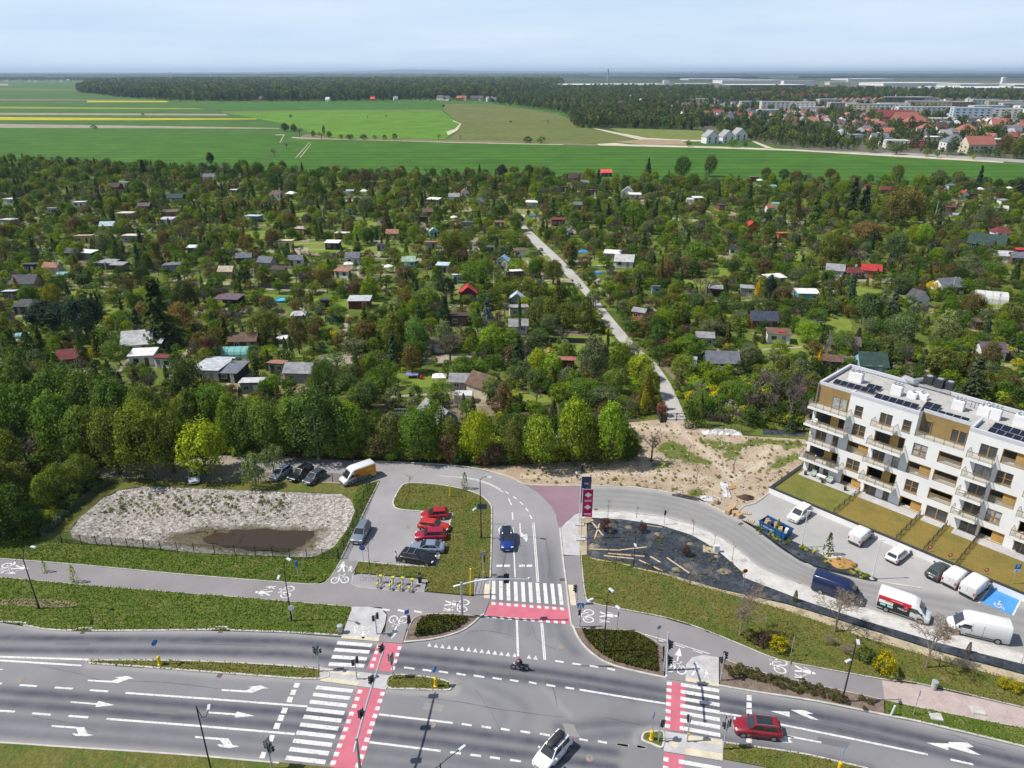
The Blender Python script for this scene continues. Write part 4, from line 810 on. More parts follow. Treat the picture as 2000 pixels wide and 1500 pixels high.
M_wall=tinted('shed_wall',.85,var=.24,scale=1.0);M_roof=tinted('shed_roof',.75,var=.36,scale=.8,ridge=.5,ridge_scale=2.2)
M_tile=tinted('tile_roof',.8,var=.34,scale=1.0,ridge=.8,ridge_scale=3.0)
M_glass=plain('window_glass',(.02,.025,.03),.08,var=.1,spec=.8);M_door=tinted('shed_door',.7);M_post=plain('shed_post',(.10,.07,.05),.9)
m,nt,b=_new('greenhouse_film');oi=nt.nodes.new('ShaderNodeObjectInfo');nt.links.new(oi.outputs['Color'],b.inputs['Base Color']);b.inputs['Roughness'].default_value=.25;b.inputs['Transmission Weight'].default_value=0.0;b.inputs['Alpha'].default_value=.82;M_film=m
SHEDS=[];BLOCK=[]
srnd=random.Random(77)
def shed(px,py,wpx,style,wall,roof,rz=None,d=None,h=None,extra=None,words=None,keep=1.0):
 w=max(1.6,wpx*.9/ppm(px,py));d=d or w*srnd.uniform(.62,.85);h=h or srnd.uniform(2.15,2.5)
 if rz is None:rz=R(srnd.uniform(-16,12))
 big=w>8
 p=G(px,py);wc_,rc_=CW[wall],CW[roof]
 name={'tunnel':'greenhouse','glass':'greenhouse','open':'garden_shelter','tent':'canopy_tent','dome':'garden_parasol'}.get(style,'garden_house' if(big or style in('gablef','hip'))else 'garden_shed')
 o=thing(name,None,name.replace('_',' ').split()[-1]if name!='garden_house' else 'house',p,rz)
 if style in('tunnel','glass'):
  mb=MB();n=9;hh=w*.32 if style=='tunnel' else 2.3;L=w;dd=(d if d<w else w*.5)
  if style=='tunnel':
   prof=[(dd*.5*(1-math.cos(math.pi*k/n)),hh*1.15*math.sin(math.pi*k/n)**.7)for k in range(n+1)]
  else:prof=[(0,0),(0,hh*.75),(dd/2,hh),(dd,hh*.75),(dd,0)]
  for a,b2 in zip(prof,prof[1:]):mb.poly([(-L/2,a[0],a[1]),(L/2,a[0],a[1]),(L/2,b2[0],b2[1]),(-L/2,b2[0],b2[1])])
  for s in(-1,1):mb.poly([(s*L/2,y,z)for y,z in prof])
  mb.build('cover_film',M_film,o,color=rc_)
  for k in range(5):
   mb=MB();x=-L/2+L*k/4;mb.tube([(x,y,z+.02)for y,z in prof],.035,4);mb.build('hoop',MATS['shed_post']if style=='tunnel' else M_whitemetal,o)
  if style=='tunnel':
   mb=MB();mb.box((-L/2-.03,dd/2,hh*.42),(.06,dd*.34,hh*.84));mb.build('door',M_door,o,color=CW['pale grey'])
  top=hh
 elif style=='dome':
  mb=MB();mb.lathe((0,0,0),[(.05,0),(.05,2.2)],6);mb.build('pole',M_whitemetal,o)
  mb=MB();mb.lathe((0,0,0),[(w*.52,1.95),(w*.5,2.2),(w*.3,2.5),(.08,2.75)],10);mb.build('canopy',M_roof,o,color=rc_);top=2.8
 else:
  opn=style in('open','tent');ov=.28 if not opn else .15
  if not opn:
   mb=MB();mb.box((0,d/2,h/2),(w-.1,d,h));mb.build('wall',M_wall,o,color=wc_)
   dx=srnd.choice((-.25,.22))*w;mb=MB();mb.box((dx,-.02,.98),(.85,.06,1.95));mb.build('door',M_door,o,color=CW[srnd.choice(('brown','dark brown','white','grey'))])
   for wx in([-dx]if w<7 else[-dx,-dx*.25,dx*1.7]):
    wx=max(-w/2+.6,min(w/2-.6,wx));pass
    mb=MB();mb.box((wx,-.02,1.4),(1.15,.07,.95));f=mb.build('window',M_door,o,color=CW['white' if wall not in('white','cream')else 'brown'])
    mb=MB();mb.box((wx-.26,-.062,1.4),(.44,.03,.75));mb.box((wx+.26,-.062,1.4),(.44,.03,.75));mb.build('pane',M_glass,f)
  else:
   for sx in(-1,1):
    for y in(.1,d-.1):
     mb=MB();mb.box((sx*(w/2-.12),y,h/2),(.12,.12,h));mb.build('post',M_post if style=='open' else M_whitemetal,o)
   if style=='open':
    mb=MB();mb.box((0,d-.06,h*.45),(w-.4,.06,h*.9));mb.build('wall',M_wall,o,color=wc_)
    mb=MB();mb.box((0,d*.5,.72),(w*.4,d*.3,.06));mb.box((-w*.15,d*.5,.35),(.07,.5,.7));mb.box((w*.15,d*.5,.35),(.07,.5,.7));mb.build('table',M_post,o)
  x0,x1,y0,y1=-w/2-ov,w/2+ov,-ov-.05,d+ov;th=.09;mb=MB()
  def slab(q):
   mb.poly([Vector(p_)+Vector((0,0,th))for p_ in q]);mb.poly([Vector(p_)for p_ in q][::-1])
   for a,b2 in zip(q,q[1:]+q[:1]):mb.poly([a,b2,(b2[0],b2[1],b2[2]+th),(a[0],a[1],a[2]+th)])
  if style in('flat','open'):
   rise=-.28 if srnd.random()<.5 else .25
   slab([(x0,y0,h+.02+max(0,-rise)),(x1,y0,h+.02+max(0,-rise)),(x1,y1,h+.02+max(0,rise)),(x0,y1,h+.02+max(0,rise))]);top=h+.4
  elif style in('gable','gablef'):
   if style=='gable':
    rh=d*.36;ym=d/2
    slab([(x0,y0,h-.12),(x1,y0,h-.12),(x1,ym,h+rh),(x0,ym,h+rh)]);slab([(x0,ym,h+rh),(x1,ym,h+rh),(x1,y1,h-.12),(x0,y1,h-.12)])
    g=MB()
    for s in(-1,1):g.poly([(s*(w/2-.05),0,h),(s*(w/2-.05),d,h),(s*(w/2-.05),ym,h+rh-.05)])
   else:
    rh=w*.42
    slab([(x0,y0,h-.15),(0,y0,h+rh),(0,y1,h+rh),(x0,y1,h-.15)]);slab([(0,y0,h+rh),(x1,y0,h-.15),(x1,y1,h-.15),(0,y1,h+rh)])
    g=MB()
    for y in(0,d):g.poly([(-w/2+.05,y,h),(w/2-.05,y,h),(0,y,h+rh-.05)])
   for k_ in range(2):g2=MB();g2.poly([g.v[i]for i in g.f[k_]]);g2.build('gable_wall',M_wall,o,color=wc_)
   top=h+rh
  else:
   rh=min(w,d)*(.34 if style=='hip' else .3);e=min(w,d)*.5*(.95 if style=='tent' or abs(w-d)<1.2 else .8)
   ax,bx_=(x0+e,x1-e)if w-2*e>0.1 else(-.05,.05);ym=d/2
   A=[(x0,y0,h-.1),(x1,y0,h-.1),(x1,y1,h-.1),(x0,y1,h-.1)];r1,r2=(ax,ym,h+rh),(bx_,ym,h+rh)
   for q in([A[0],A[1],r2,r1],[A[1],A[2],r2],[A[2],A[3],r1,r2],[A[3],A[0],r1]):mb.poly(q)
   mb.poly(A[::-1]);top=h+rh
  rf=mb.build('roof',M_tile if style in('gable','gablef','hip')else M_roof,o,color=rc_)
  if(big or style in('gablef','hip'))and not opn and srnd.random()<.6:
   mb=MB();mb.box((w*.2,d*.55,top+.1),(.45,.4,1.1));mb.build('chimney',M_wall,rf,color=CW['pale grey'])
  if extra=='patch':
   mb=MB();mb.box((w*.1,d*.4,h+.30),(w*.35,d*.35,.06));mb.build('roof_patch',M_roof,o,color=CW['red'])
 rt={'flat':'flat roof','gable':'pitched roof','gablef':'gabled roof','hip':'hipped roof','open':'roof on posts','tent':'peaked canopy','tunnel':'','glass':'','dome':''}[style]
 noun={'garden_shed':'garden shed','garden_house':'garden house','garden_shelter':'open garden shelter','canopy_tent':'garden canopy','greenhouse':'greenhouse','garden_parasol':'round garden parasol'}[name]
 if style in('tunnel','glass'):words='%s %s %s'%('large' if w>9 else 'small',roof,'tunnel greenhouse' if style=='tunnel' else 'glazed greenhouse')
 elif style=='dome':words='%s round garden parasol'%roof
 elif style=='tent':words='%s peaked garden canopy on posts'%roof
 elif style=='open':words='open garden shelter with %s roof'%roof
 else:words='%s%s with %s %s'%('' if wall==roof else wall+' ',noun,roof,rt)
 hp=vpm(px,py)*top
 SHEDS.append((o,words,px,py,w));BLOCK.append((px-wpx*.55,py-hp-wpx*.18,px+wpx*.55,py-2,p.y,keep))
 return o
M_whitemetal=plain('white_metal',(.62,.62,.62),.4,var=.06)
EXC=[]
def T(ox,oy,s):return lambda L:[shed(ox+a[0]/s,oy+a[1]/s,a[2]/s,*a[3:])for a in L]
A_=T(0,300,3.333);B_=T(500,300,3.333);C_=T(1000,300,3.636);D_=T(1450,300,3.409);E_=T(0,600,3.333);F_=T(550,600,3.333);H_=T(1050,580,3.636)
A_([(60,330,80,'flat','pale grey','white'),(40,472,95,'flat','tan','pale grey'),(515,350,75,'flat','white','white'),(335,392,50,'flat','pale grey','pale grey'),(940,376,80,'gable','dark brown','purple brown'),(1140,322,108,'gable','dark grey','dark green'),(810,425,112,'flat','pink','cream'),(1105,418,110,'flat','rust','brown'),(1085,464,88,'flat','white','silver'),(700,505,96,'gable','white','pale blue'),(545,582,112,'flat','yellow','tan'),(850,580,116,'flat','lilac','cream'),(1358,178,82,'gable','white','slate'),(738,244,84,'gable','maroon','dark brown'),(806,218,66,'flat','white','pale grey'),(1530,268,72,'flat','tan','white'),(1795,294,98,'hip','white','brown'),(1890,293,72,'tent','white','white'),(1640,446,104,'open','light blue','pale blue'),(470,690,110,'gable','brown','dark grey'),(555,690,118,'flat','green','white'),(332,788,108,'gable','beige','rust'),(200,774,84,'flat','dark brown','dark grey'),(402,804,84,'tunnel','white','turquoise'),(680,756,130,'flat','brown','grey'),(764,774,98,'open','grey','grey'),(1125,776,120,'flat','grey','slate'),(1590,718,106,'gable','dark grey','slate'),(1470,814,98,'gable','tan','beige'),(1722,756,105,'gable','grey','slate'),(1802,804,105,'flat','tan','dark brown'),(1925,734,98,'gable','white','slate'),(1855,616,98,'flat','yellow','cream'),(1955,530,100,'flat','brown','pink'),(1258,655,78,'flat','green','white'),(155,895,160,'gable','pink','dark grey'),(68,955,82,'flat','brown','pale blue'),(165,1046,150,'hip','dark brown','dark grey'),(145,1205,96,'tunnel','white','turquoise'),(1475,1004,180,'open','dark brown','purple brown'),(1945,1106,95,'hip','grey','pale grey'),(1585,1278,190,'gable','maroon','brown'),(1525,1338,190,'tunnel','white','turquoise'),(1842,1265,62,'flat','white','white')])
B_([(610,265,58,'glass','white','pale blue'),(700,273,46,'tent','white','white'),(620,400,46,'flat','blue','navy'),(556,560,92,'flat','red brown','white'),(495,626,98,'flat','black','white'),(886,560,86,'gable','tan','rust'),(815,636,62,'flat','lilac','dark grey'),(1158,545,56,'gablef','turquoise','pale green'),(1140,620,82,'flat','grey','rust'),(1120,410,68,'gable','red brown','brown'),(1150,330,88,'flat','green','white'),(1290,310,76,'gable','white','grey'),(1362,285,62,'gablef','white','salmon'),(1456,340,88,'gablef','white','dark grey'),(1795,350,82,'flat','pale grey','white'),(1375,488,72,'flat','grey','slate'),(1290,445,52,'dome','white','white'),(1580,485,62,'flat','red brown','brown'),(1095,450,62,'open','brown','dark brown'),(1800,414,48,'tunnel','white','teal'),(1965,470,78,'flat','salmon','maroon'),(812,468,48,'flat','cream','brown'),(630,725,98,'gable','white','slate'),(606,764,62,'tent','white','white'),(555,810,108,'flat','white','rust'),(995,745,92,'gable','turquoise','pale green'),(866,775,68,'dome','white','white'),(1602,745,78,'gablef','white','light blue'),(1720,675,78,'flat','white','brown'),(1685,820,102,'flat','brown','white'),(1525,650,42,'flat','dark grey','dark grey'),(1382,966,118,'gablef','maroon','red'),(1697,1006,112,'gablef','grey','pale blue'),(1712,1066,130,'flat','beige','grey'),(1320,1122,120,'flat','brown','dark brown'),(1708,1178,132,'gable','pale grey','grey'),(672,1012,152,'flat','maroon','silver'),(500,1096,106,'tunnel','white','teal'),(632,1316,150,'open','dark brown','dark brown'),(1185,1296,132,'flat','white','brown'),(455,1015,82,'flat','dark brown','black'),(1312,845,62,'flat','turquoise','pale blue'),(1212,776,84,'flat','pale grey','pale blue')])
C_([(670,164,86,'gable','brown','coral red'),(460,200,118,'gable','brown','dark brown'),(515,234,62,'gable','white','slate'),(575,296,66,'flat','brown','purple brown'),(365,270,72,'flat','brown','brown'),(815,304,86,'gablef','white','pale grey'),(872,325,92,'flat','pale grey','white'),(1322,350,72,'flat','beige','white'),(1268,350,58,'glass','white','white'),(1502,404,76,'flat','red brown','dark grey'),(1838,420,62,'gable','white','salmon'),(1876,365,52,'tunnel','white','turquoise'),(465,400,64,'gable','pink','slate'),(320,515,82,'flat','maroon','maroon'),(415,595,44,'gablef','white','slate'),(505,745,72,'tent','blue','blue'),(708,756,122,'flat','beige','white'),(792,812,142,'gable','white','pale grey'),(620,915,60,'tunnel','white','white',R(60)),(1705,560,82,'gablef','orange','red'),(1925,614,82,'flat','orange','orange'),(1018,1000,58,'flat','light blue','slate'),(895,1186,100,'gable','orange','grey',R(-28)),(1437,1016,116,'open','brown','grey'),(1665,1010,98,'flat','grey','grey'),(1880,935,150,'flat','cream','white',R(14)),(1578,724,78,'gable','white','black'),(1790,1246,200,'gable','red brown','navy',R(-4)),(1890,1350,172,'flat','white','brown',R(-12),None,None,'patch'),(1365,1374,132,'gable','pale grey','grey'),(1722,198,66,'flat','brown','salmon'),(1756,214,52,'dome','white','white'),(1858,238,44,'tunnel','white','turquoise')])
D_([(950,269,82,'gable','brown','maroon'),(835,244,42,'flat','salmon','red'),(1395,240,62,'flat','pale blue','slate'),(1476,304,56,'gablef','white','red'),(1527,304,62,'flat','brown','maroon'),(1586,264,46,'tent','white','white'),(1770,254,42,'dome','white','white'),(1730,380,88,'tunnel','white','white'),(1742,344,62,'flat','white','grey'),(1420,420,62,'tunnel','white','pale grey'),(1386,390,62,'flat','brown','maroon'),(1735,566,124,'hip','white','maroon'),(1610,650,235,'gable','dark grey','dark green',R(-35),9),(1737,726,112,'gable','white','pale grey'),(1852,742,132,'gable','brown','slate'),(1846,686,62,'flat','red brown','red'),(852,826,132,'gable','orange','red',R(-18)),(748,836,130,'hip','brown','maroon'),(610,828,122,'gable','white','grey',R(-20)),(436,986,152,'flat','bright blue','white',R(-4)),(1400,938,180,'gable','white','slate'),(1195,1026,132,'gablef','white','dark grey',R(24)),(1660,1000,205,'tunnel','white','white',R(-22)),(1812,1052,92,'tunnel','white','turquoise'),(1545,1172,64,'hip','orange','brown'),(500,1188,112,'open','dark grey','dark grey'),(672,1338,205,'gable','tan','purple brown',R(-14)),(590,1448,132,'gable','dark brown','brown'),(870,1466,190,'gable','light blue','dark green',R(-10),6,1.7),(1662,1388,172,'gable','white','purple brown')])
E_([(470,396,165,'gable','brown','maroon',R(18)),(900,305,200,'gable','white','pale grey',R(14),6.5),(1000,300,120,'flat','brown','silver',R(10)),(928,384,165,'flat','white','white',R(8)),(1064,398,130,'flat','white','maroon',R(-10)),(1345,485,195,'flat','pale grey','silver',R(-5),8),(1492,492,128,'flat','black','slate',R(-5),6),(1800,434,112,'flat','grey','rust'),(1942,496,195,'gable','grey','grey',R(-4)),(1640,566,150,'flat','grey','pale grey')])
F_([(1028,525,92,'tent','white','white'),(1176,548,180,'gable','grey','grey',R(-3)),(1182,626,128,'glass','white','white',R(-4)),(1400,588,170,'gablef','cream','brown',R(52),6),(1850,420,118,'flat','red brown','salmon'),(1085,815,175,'gablef','grey','grey',R(38),7)])
H_([(1310,542,250,'gable','dark green','slate',R(-3),5),(1100,496,52,'glass','white','pale blue')])
for o,wd,px,py,w in SHEDS:EXC.append((o.location.x,o.location.y+w*.35,w*.62+.6))
def prop_thing(name,label,cat,px,py,rz=0):return thing(name,label,cat,G(px,py),rz)
def keep_px(px,py,wpx,hpx,k=1.0):BLOCK.append((px-wpx/2,py-hpx,px+wpx/2,py,G(px,py).y,k));q=G(px,py);EXC.append((q.x,q.y,wpx/ppm(px,py)*.55))
M_blueplastic=plain('blue_plastic',(.03,.22,.55),.4,var=.1);M_poolwater=plain('pool_water',(.10,.45,.62),.1,var=.1)
t=prop_thing('paddling_pool','round bright blue paddling pool on a lawn','pool',551,588);mb=MB();mb.lathe((0,0,0),[(1.9,0),(1.95,.6),(1.8,.62),(1.75,.45)],18);mb.build('pool_wall',M_blueplastic,t);mb=MB();mb.lathe((0,0,0),[(1.76,.40),(1.75,.46)],18);mb.build('water',M_poolwater,t);keep_px(551,590,30,14)
t=prop_thing('trampoline','purple patterned garden table with blue edge','table',805,737);mb=MB();mb.box((0,0,.78),(2.7,1.5,.05));mb.build('table_top',plain('violet',(.22,.20,.48),.5,var=.5,scale=2),t)
t.name='garden_table'
for sx in(-1,1):
 for sy in(-1,1):mb=MB();mb.box((sx*1.2,sy*.6,.38),(.07,.07,.76));mb.build('leg',M_whitemetal,t)
keep_px(805,740,34,12)
t=prop_thing('toy_car','small red ride-on toy beside the purple garden table','toy',823,740);mb=MB();mb.box((0,0,.35),(.8,.5,.4),0,.8);mb.box((.1,0,.65),(.4,.4,.25),0,.7);mb.build('body',plain('toy_red',(.6,.02,.03),.4),t)
for sx in(-1,1):
 for sy in(-1,1):mb=MB();mb.disc((sx*.28,sy*.27,.15),(0,1,0),.15,.08,10);mb.build('wheel',M_post,t)
t=prop_thing('swing_bench','wooden garden swing bench hanging in a frame','bench',1023,768)
for sx in(-1,1):mb=MB();mb.tube([(sx*1,-.6,0),(sx*1,0,2.0),(sx*1,.6,0)],.05,5);mb.build('frame',M_post,t)
mb=MB();mb.tube([(-1.1,0,2.0),(1.1,0,2.0)],.06,5);mb.build('crossbar',M_post,t);mb=MB();mb.box((0,0,.5),(1.5,.5,.06));mb.build('seat',M_post,t);mb=MB();mb.box((0,.25,.8),(1.5,.05,.5));mb.build('backrest',M_post,t);keep_px(1023,768,24,20)
t=prop_thing('trellis_frame','white painted garden frame of square panels','frame',789,812)
for k in range(5):mb=MB();mb.box((-1.7+k*.85,0,.75),(.07,.07,1.5));mb.build('upright',M_whitemetal,t)
for k in range(3):mb=MB();mb.box((0,-.005,.1+k*.65),(3.5,.06,.07));mb.build('rail',M_whitemetal,t)
keep_px(789,812,42,20)
t=prop_thing('tarpaulin_heap','crumpled bright blue tarpaulin beside the garden road','tarpaulin',1165,533);mb=MB()
rn=random.Random(5);nn=9;ids=[[mb.vert((-1.9+3.8*i/nn,-1+2*j/nn,.1+.5*rn.random()*math.sin(math.pi*i/nn)*math.sin(math.pi*j/nn)*1.6))for j in range(nn+1)]for i in range(nn+1)]
for i in range(nn):
 for j in range(nn):mb.face((ids[i][j],ids[i+1][j],ids[i+1][j+1],ids[i][j+1]))
mb.build('sheet',plain('tarp_blue',(.02,.22,.62),.45,var=.2),t);keep_px(1165,535,22,12)
LANE_L=[(1010,408),(1014,420),(1016.5,443),(1041,476),(1069,506),(1104.5,536.5),(1132,564),(1159.5,597),(1187,641),(1218,676),(1258,706),(1289,736),(1289,770),(1300,800),(1304,824)]
LANE_R=[(1024,408),(1026,420),(1022,437),(1055,468),(1093.5,503.5),(1129,539),(1165,583),(1203.5,630),(1245,678),(1284,712),(1300,735),(1314,756),(1328,789),(1336,808),(1343,826)]
lane_poly=[p for p in LANE_L]+[p for p in reversed(LANE_R)]
sheet('garden_road',lane_poly,M_lane,-.02)
LANES=[lane_poly]
for q in([(925,462),(936,462),(930,475),(938,488),(915,498),(898,498),(918,485),(915,472)],[(430,482),(620,494),(760,500),(760,504),(620,499),(430,487)],[(600,488),(720,498),(860,507),(860,512),(720,504),(600,494)],[(140,553),(250,563),(250,567),(140,558)],[(520,560),(640,566),(640,571),(520,566)],[(1460,425),(1580,433),(1580,438),(1460,430)],[(1310,425),(1370,430),(1370,434),(1310,430)],[(1760,430),(1860,435),(1860,440),(1760,434)],[(30,480),(110,484),(110,488),(30,485)],[(1055,538),(1120,545),(1120,550),(1055,543)],[(1060,662),(1190,668),(1192,672),(1060,667)],[(130,576),(200,580),(200,584),(130,580)]):
 sheet('garden_path',q,M_lane_dirt,-.02);LANES.append(q)
LAWNS=[[(1385,615),(1510,618),(1512,632),(1390,630)],[(130,562),(205,566),(206,580),(132,576)],[(600,583),(690,585),(780,588),(760,602),(640,600)],[(505,575),(572,578),(580,590),(520,592)],[(1120,505),(1180,510),(1180,520),(1125,517)],[(700,432),(745,434),(745,450),(700,448)],[(1660,560),(1720,565),(1730,590),(1680,592)],[(1730,575),(1790,580),(1780,590),(1735,588)],[(560,470),(690,478),(690,496),(570,490)],[(700,480),(800,485),(800,500),(700,496)],[(1330,545),(1420,548),(1415,560),(1330,558)],[(20,625),(90,628),(88,645),(20,642)],[(1110,650),(1190,655),(1200,690),(1130,700)],[(200,600),(240,602),(235,625),(205,622)],[(560,690),(680,695),(680,715),(560,712)],[(760,730),(850,735),(840,755),(770,752)],[(990,765),(1075,770),(1080,785),(1000,784)],[(1470,670),(1540,675),(1600,690),(1560,705),(1480,695)],[(1520,650),(1600,660),(1590,680),(1510,672)],[(1600,620),(1660,625),(1655,655),(1610,650)],[(1900,700),(2000,712),(2000,740),(1910,735)],[(1750,668),(1830,675),(1820,700),(1750,695)],[(470,448),(540,455),(530,470),(480,465)],[(1540,490),(1580,492),(1590,510),(1550,512)],[(1890,585),(1960,590),(1960,606),(1890,604)],[(1060,545),(1115,550),(1110,568),(1060,565)],[(1380,520),(1430,525),(1420,540),(1380,538)],[(1640,455),(1700,462),(1690,470),(1640,468)],[(430,545),(500,548),(495,560),(430,556)],[(240,680),(330,672),(380,676),(360,690),(250,695)],[(560,415),(610,418),(600,430),(560,428)]]
lawn_list=[]
for q in LAWNS:sheet('garden_lawn',q,M_lawn,-.018,None,3)
for q in([(1380,762),(1430,764),(1420,776),(1380,774)],[(1340,728),(1420,722),(1460,735),(1420,760),(1350,758)],[(640,525),(720,528),(712,545),(640,540)],[(1020,520),(1060,523),(1058,540),(1020,538)],[(150,500),(230,504),(230,516),(150,512)],[(560,740),(640,735),(660,755),(600,775),(560,765)],[(1090,642),(1150,645),(1150,656),(1090,652)],[(1300,700),(1330,705),(1320,730),(1300,722)],[(500,605),(560,608),(550,618),(500,615)],[(1730,690),(1780,700),(1790,730),(1760,740),(1740,715)]):sheet('garden_soil_bed',q,M_soil,-.016,None,3)
brn=random.Random(404);ldir=(G(1022,437)-G(1245,679)).normalized();lper=Vector((ldir.y,-ldir.x,0))
M_bed=[ground_mat('plot_bed%d'%i,[c_,tuple(x*.75 for x in c_)],[.8],[(.4,.65)],bump=.5,bscale=3,fine=.25,fscale=3)for i,c_ in enumerate(((.20,.16,.10),(.28,.23,.15),(.17,.20,.05),(.34,.30,.23),(.13,.17,.035),(.22,.22,.07)))]
for o_,wd_,px_,py_,w_ in list(SHEDS):
 for k in range(2 if py_<560 else 1):
  q=G(px_+brn.uniform(-34,34),py_+brn.uniform(1,12));a_,b_=brn.uniform(1.2,3.5),brn.uniform(3,8)
  if brn.random()<.3:a_,b_=.5,brn.uniform(9,22)
  if brn.random()<.5:a_,b_=b_,a_
  mb=MB();mb.tess([tuple(q+ldir*(sx*a_)+lper*(sy*b_)+Vector((0,0,-.012+.0008*k-.006*brn.random())))for sx,sy in((-1,-1),(1,-1),(1,1),(-1,1))]);struct('garden_bed_ground',mb,M_bed[3]if min(a_,b_)<.6 else brn.choice(M_bed))
  EXC.append((q.x,q.y,min(a_,b_)*.9+.3))
t=thing('garden_gate','dark wooden double gate with crossed bracing closing the garden road','gate',G(1321,822));gw=38/ppm(1321,822)
M_gate=plain('gate_wood',(.055,.045,.04),.85)
for k in range(2):
 x0=-gw/2+k*gw/2;leaf=MB();leaf.box((x0+gw/4,0,.9),(gw/2-.1,.04,.06));g=leaf.build('gate_leaf',M_gate,t)
 for zz in(.25,1.5):mb=MB();mb.box((x0+gw/4,.0,zz),(gw/2-.1,.07,.09));mb.build('rail',M_gate,g)
 for s in(1,-1):mb=MB();mb.tube([(x0+.1,0,.3 if s>0 else 1.45),(x0+gw/2-.1,0,1.45 if s>0 else .3)],.035,4);mb.build('brace',M_gate,g)
for x in(-gw/2,0,gw/2):mb=MB();mb.box((x,0,.85),(.14,.14,1.7));mb.build('post',M_gate,t)
keep_px(1321,822,44,24)
HEDGES=[]
def hedge(pts,h,w,color,words,parent=None):
 P=smooth_line(gp(pts),3);rng=np.random.default_rng(int(pts[0][0]));C,N=[],[]
 for a,b2 in zip(P,P[1:]):
  d=b2-a;L=d.length;d.normalize();n_=Vector((-d.y,d.x,0));k=int(L*(2*h+w)*9)
  for _ in range(k):
   s=rng.random()*(2*h+w);t_=rng.random()*L
   if s<h:off,z,nn_=-w/2,s,-n_
   elif s<h+w:off,z,nn_=s-h-w/2,h,Vector((0,0,1))
   else:off,z,nn_=w/2,s-h-w,n_
   q=a+d*t_+n_*(off+rng.normal()*.07);C.append((q.x,q.y,z+rng.normal()*.07));N.append(nn_+Vector(rng.normal(size=3)*.4))
 me=quads('hedge',np.array(C),np.array(N),.3*rng.uniform(.7,1.4,len(C)),rng.normal(.45,.17,len(C)),M_leaf,rng=rng)
 c=P[len(P)//2].copy();me.transform(Matrix.Translation(-c))
 o=thing('hedge',None,'hedge',c);ob('foliage',me,o,color=color);HEDGES.append((o,words));return o
DKG,OLV,YEL=(.028,.050,.014),(.065,.075,.016),(.30,.24,.015)
hedge([(120,558),(160,560),(210,564)],1.3,.7,(.045,.05,.012),'row of clipped thuja hedge along a lawn')
hedge([(225,570),(245,560),(262,552)],1.6,1.4,(.06,.08,.012),'rounded olive hedge');hedge([(590,560),(650,563),(715,567)],1.7,.9,DKG,'dark green clipped hedge');hedge([(505,548),(540,552),(572,556)],1.8,.8,(.05,.045,.014),'brownish clipped hedge')
hedge([(690,575),(740,578),(785,582)],1.6,.7,DKG,'dark hedge screening a lawn');hedge([(655,590),(668,580),(680,568)],1.9,.9,DKG,'dark hedge running back');hedge([(775,600),(790,588),(797,575)],2.0,1.0,DKG,'tall dark hedge beside the statue lawn')
hedge([(955,478),(990,480),(1028,478)],1.6,1.2,DKG,'dark green hedge at the bend of the garden road');hedge([(850,500),(880,502),(902,498)],1.6,1.0,DKG,'dark green hedge by the asphalt spur');hedge([(920,460),(938,468),(955,474)],1.0,.8,(.16,.15,.015),'yellowish low hedge')
hedge([(1052,448),(1062,462),(1075,478)],1.5,1.0,YEL,'yellow flowering hedge along the garden road');hedge([(1372,430),(1410,434),(1450,432)],1.6,.9,DKG,'dark clipped hedge');hedge([(1388,446),(1402,452),(1414,458)],1.6,.9,(.035,.065,.014),'green clipped hedge');hedge([(1560,440),(1600,443),(1636,441)],1.5,.9,DKG,'dark clipped hedge')
hedge([(440,490),(470,492),(492,491)],1.2,.8,(.04,.07,.014),'low green hedge around a lawn');hedge([(1380,612),(1440,613),(1512,615)],.9,.5,(.06,.055,.012),'low row of young thujas along a lawn');hedge([(1580,542),(1600,548),(1614,552)],2.0,.9,(.09,.085,.015),'olive clipped hedge');hedge([(1680,560),(1720,565),(1760,566)],1.4,1.2,(.075,.06,.015),'bronze clipped hedge')
hedge([(1890,616),(1930,618),(1962,616)],1.2,.8,(.17,.15,.02),'golden clipped hedge');hedge([(1720,718),(1740,722),(1760,724)],1.7,1.4,(.055,.07,.014),'dense olive hedge');hedge([(340,778),(380,780),(420,782)],1.5,1.2,(.065,.065,.016),'brown green hedge');hedge([(175,418),(200,416),(225,412)],1.6,1.0,DKG,'dark clipped hedge')
hedge([(1218,690),(1224,680),(1230,672)],1.8,.9,(.14,.14,.015),'yellow green hedge at the garden road');hedge([(400,502),(450,506),(500,508)],1.3,.8,(.05,.06,.014),'olive clipped hedge')
M_fence_dk=plain('dark_fence',(.035,.038,.04),.8,var=.2);M_fence_gn=plain('green_fence',(.03,.085,.055),.8,var=.2)
def panel_fence(pts,h,mat,words,gapm=2.4):
 P=gp(pts);c=P[0].copy();o=thing('garden_fence',None,'fence',c)
 for a,b2 in zip(P,P[1:]):
  L=(b2-a).length;n=max(1,int(L/gapm));ang=math.atan2(b2.y-a.y,b2.x-a.x)
  for k in range(n):
   q=a.lerp(b2,(k+.5)/n)-c;mb=MB();mb.box((q.x,q.y,h/2),(L/n-.1,.05,h),ang);mb.build('panel',mat,o)
   q=a.lerp(b2,k/n)-c;mb=MB();mb.box((q.x,q.y,h/2+.05),(.1,.1,h+.1),ang);mb.build('post',mat,o)
 HEDGES.append((o,words));return o
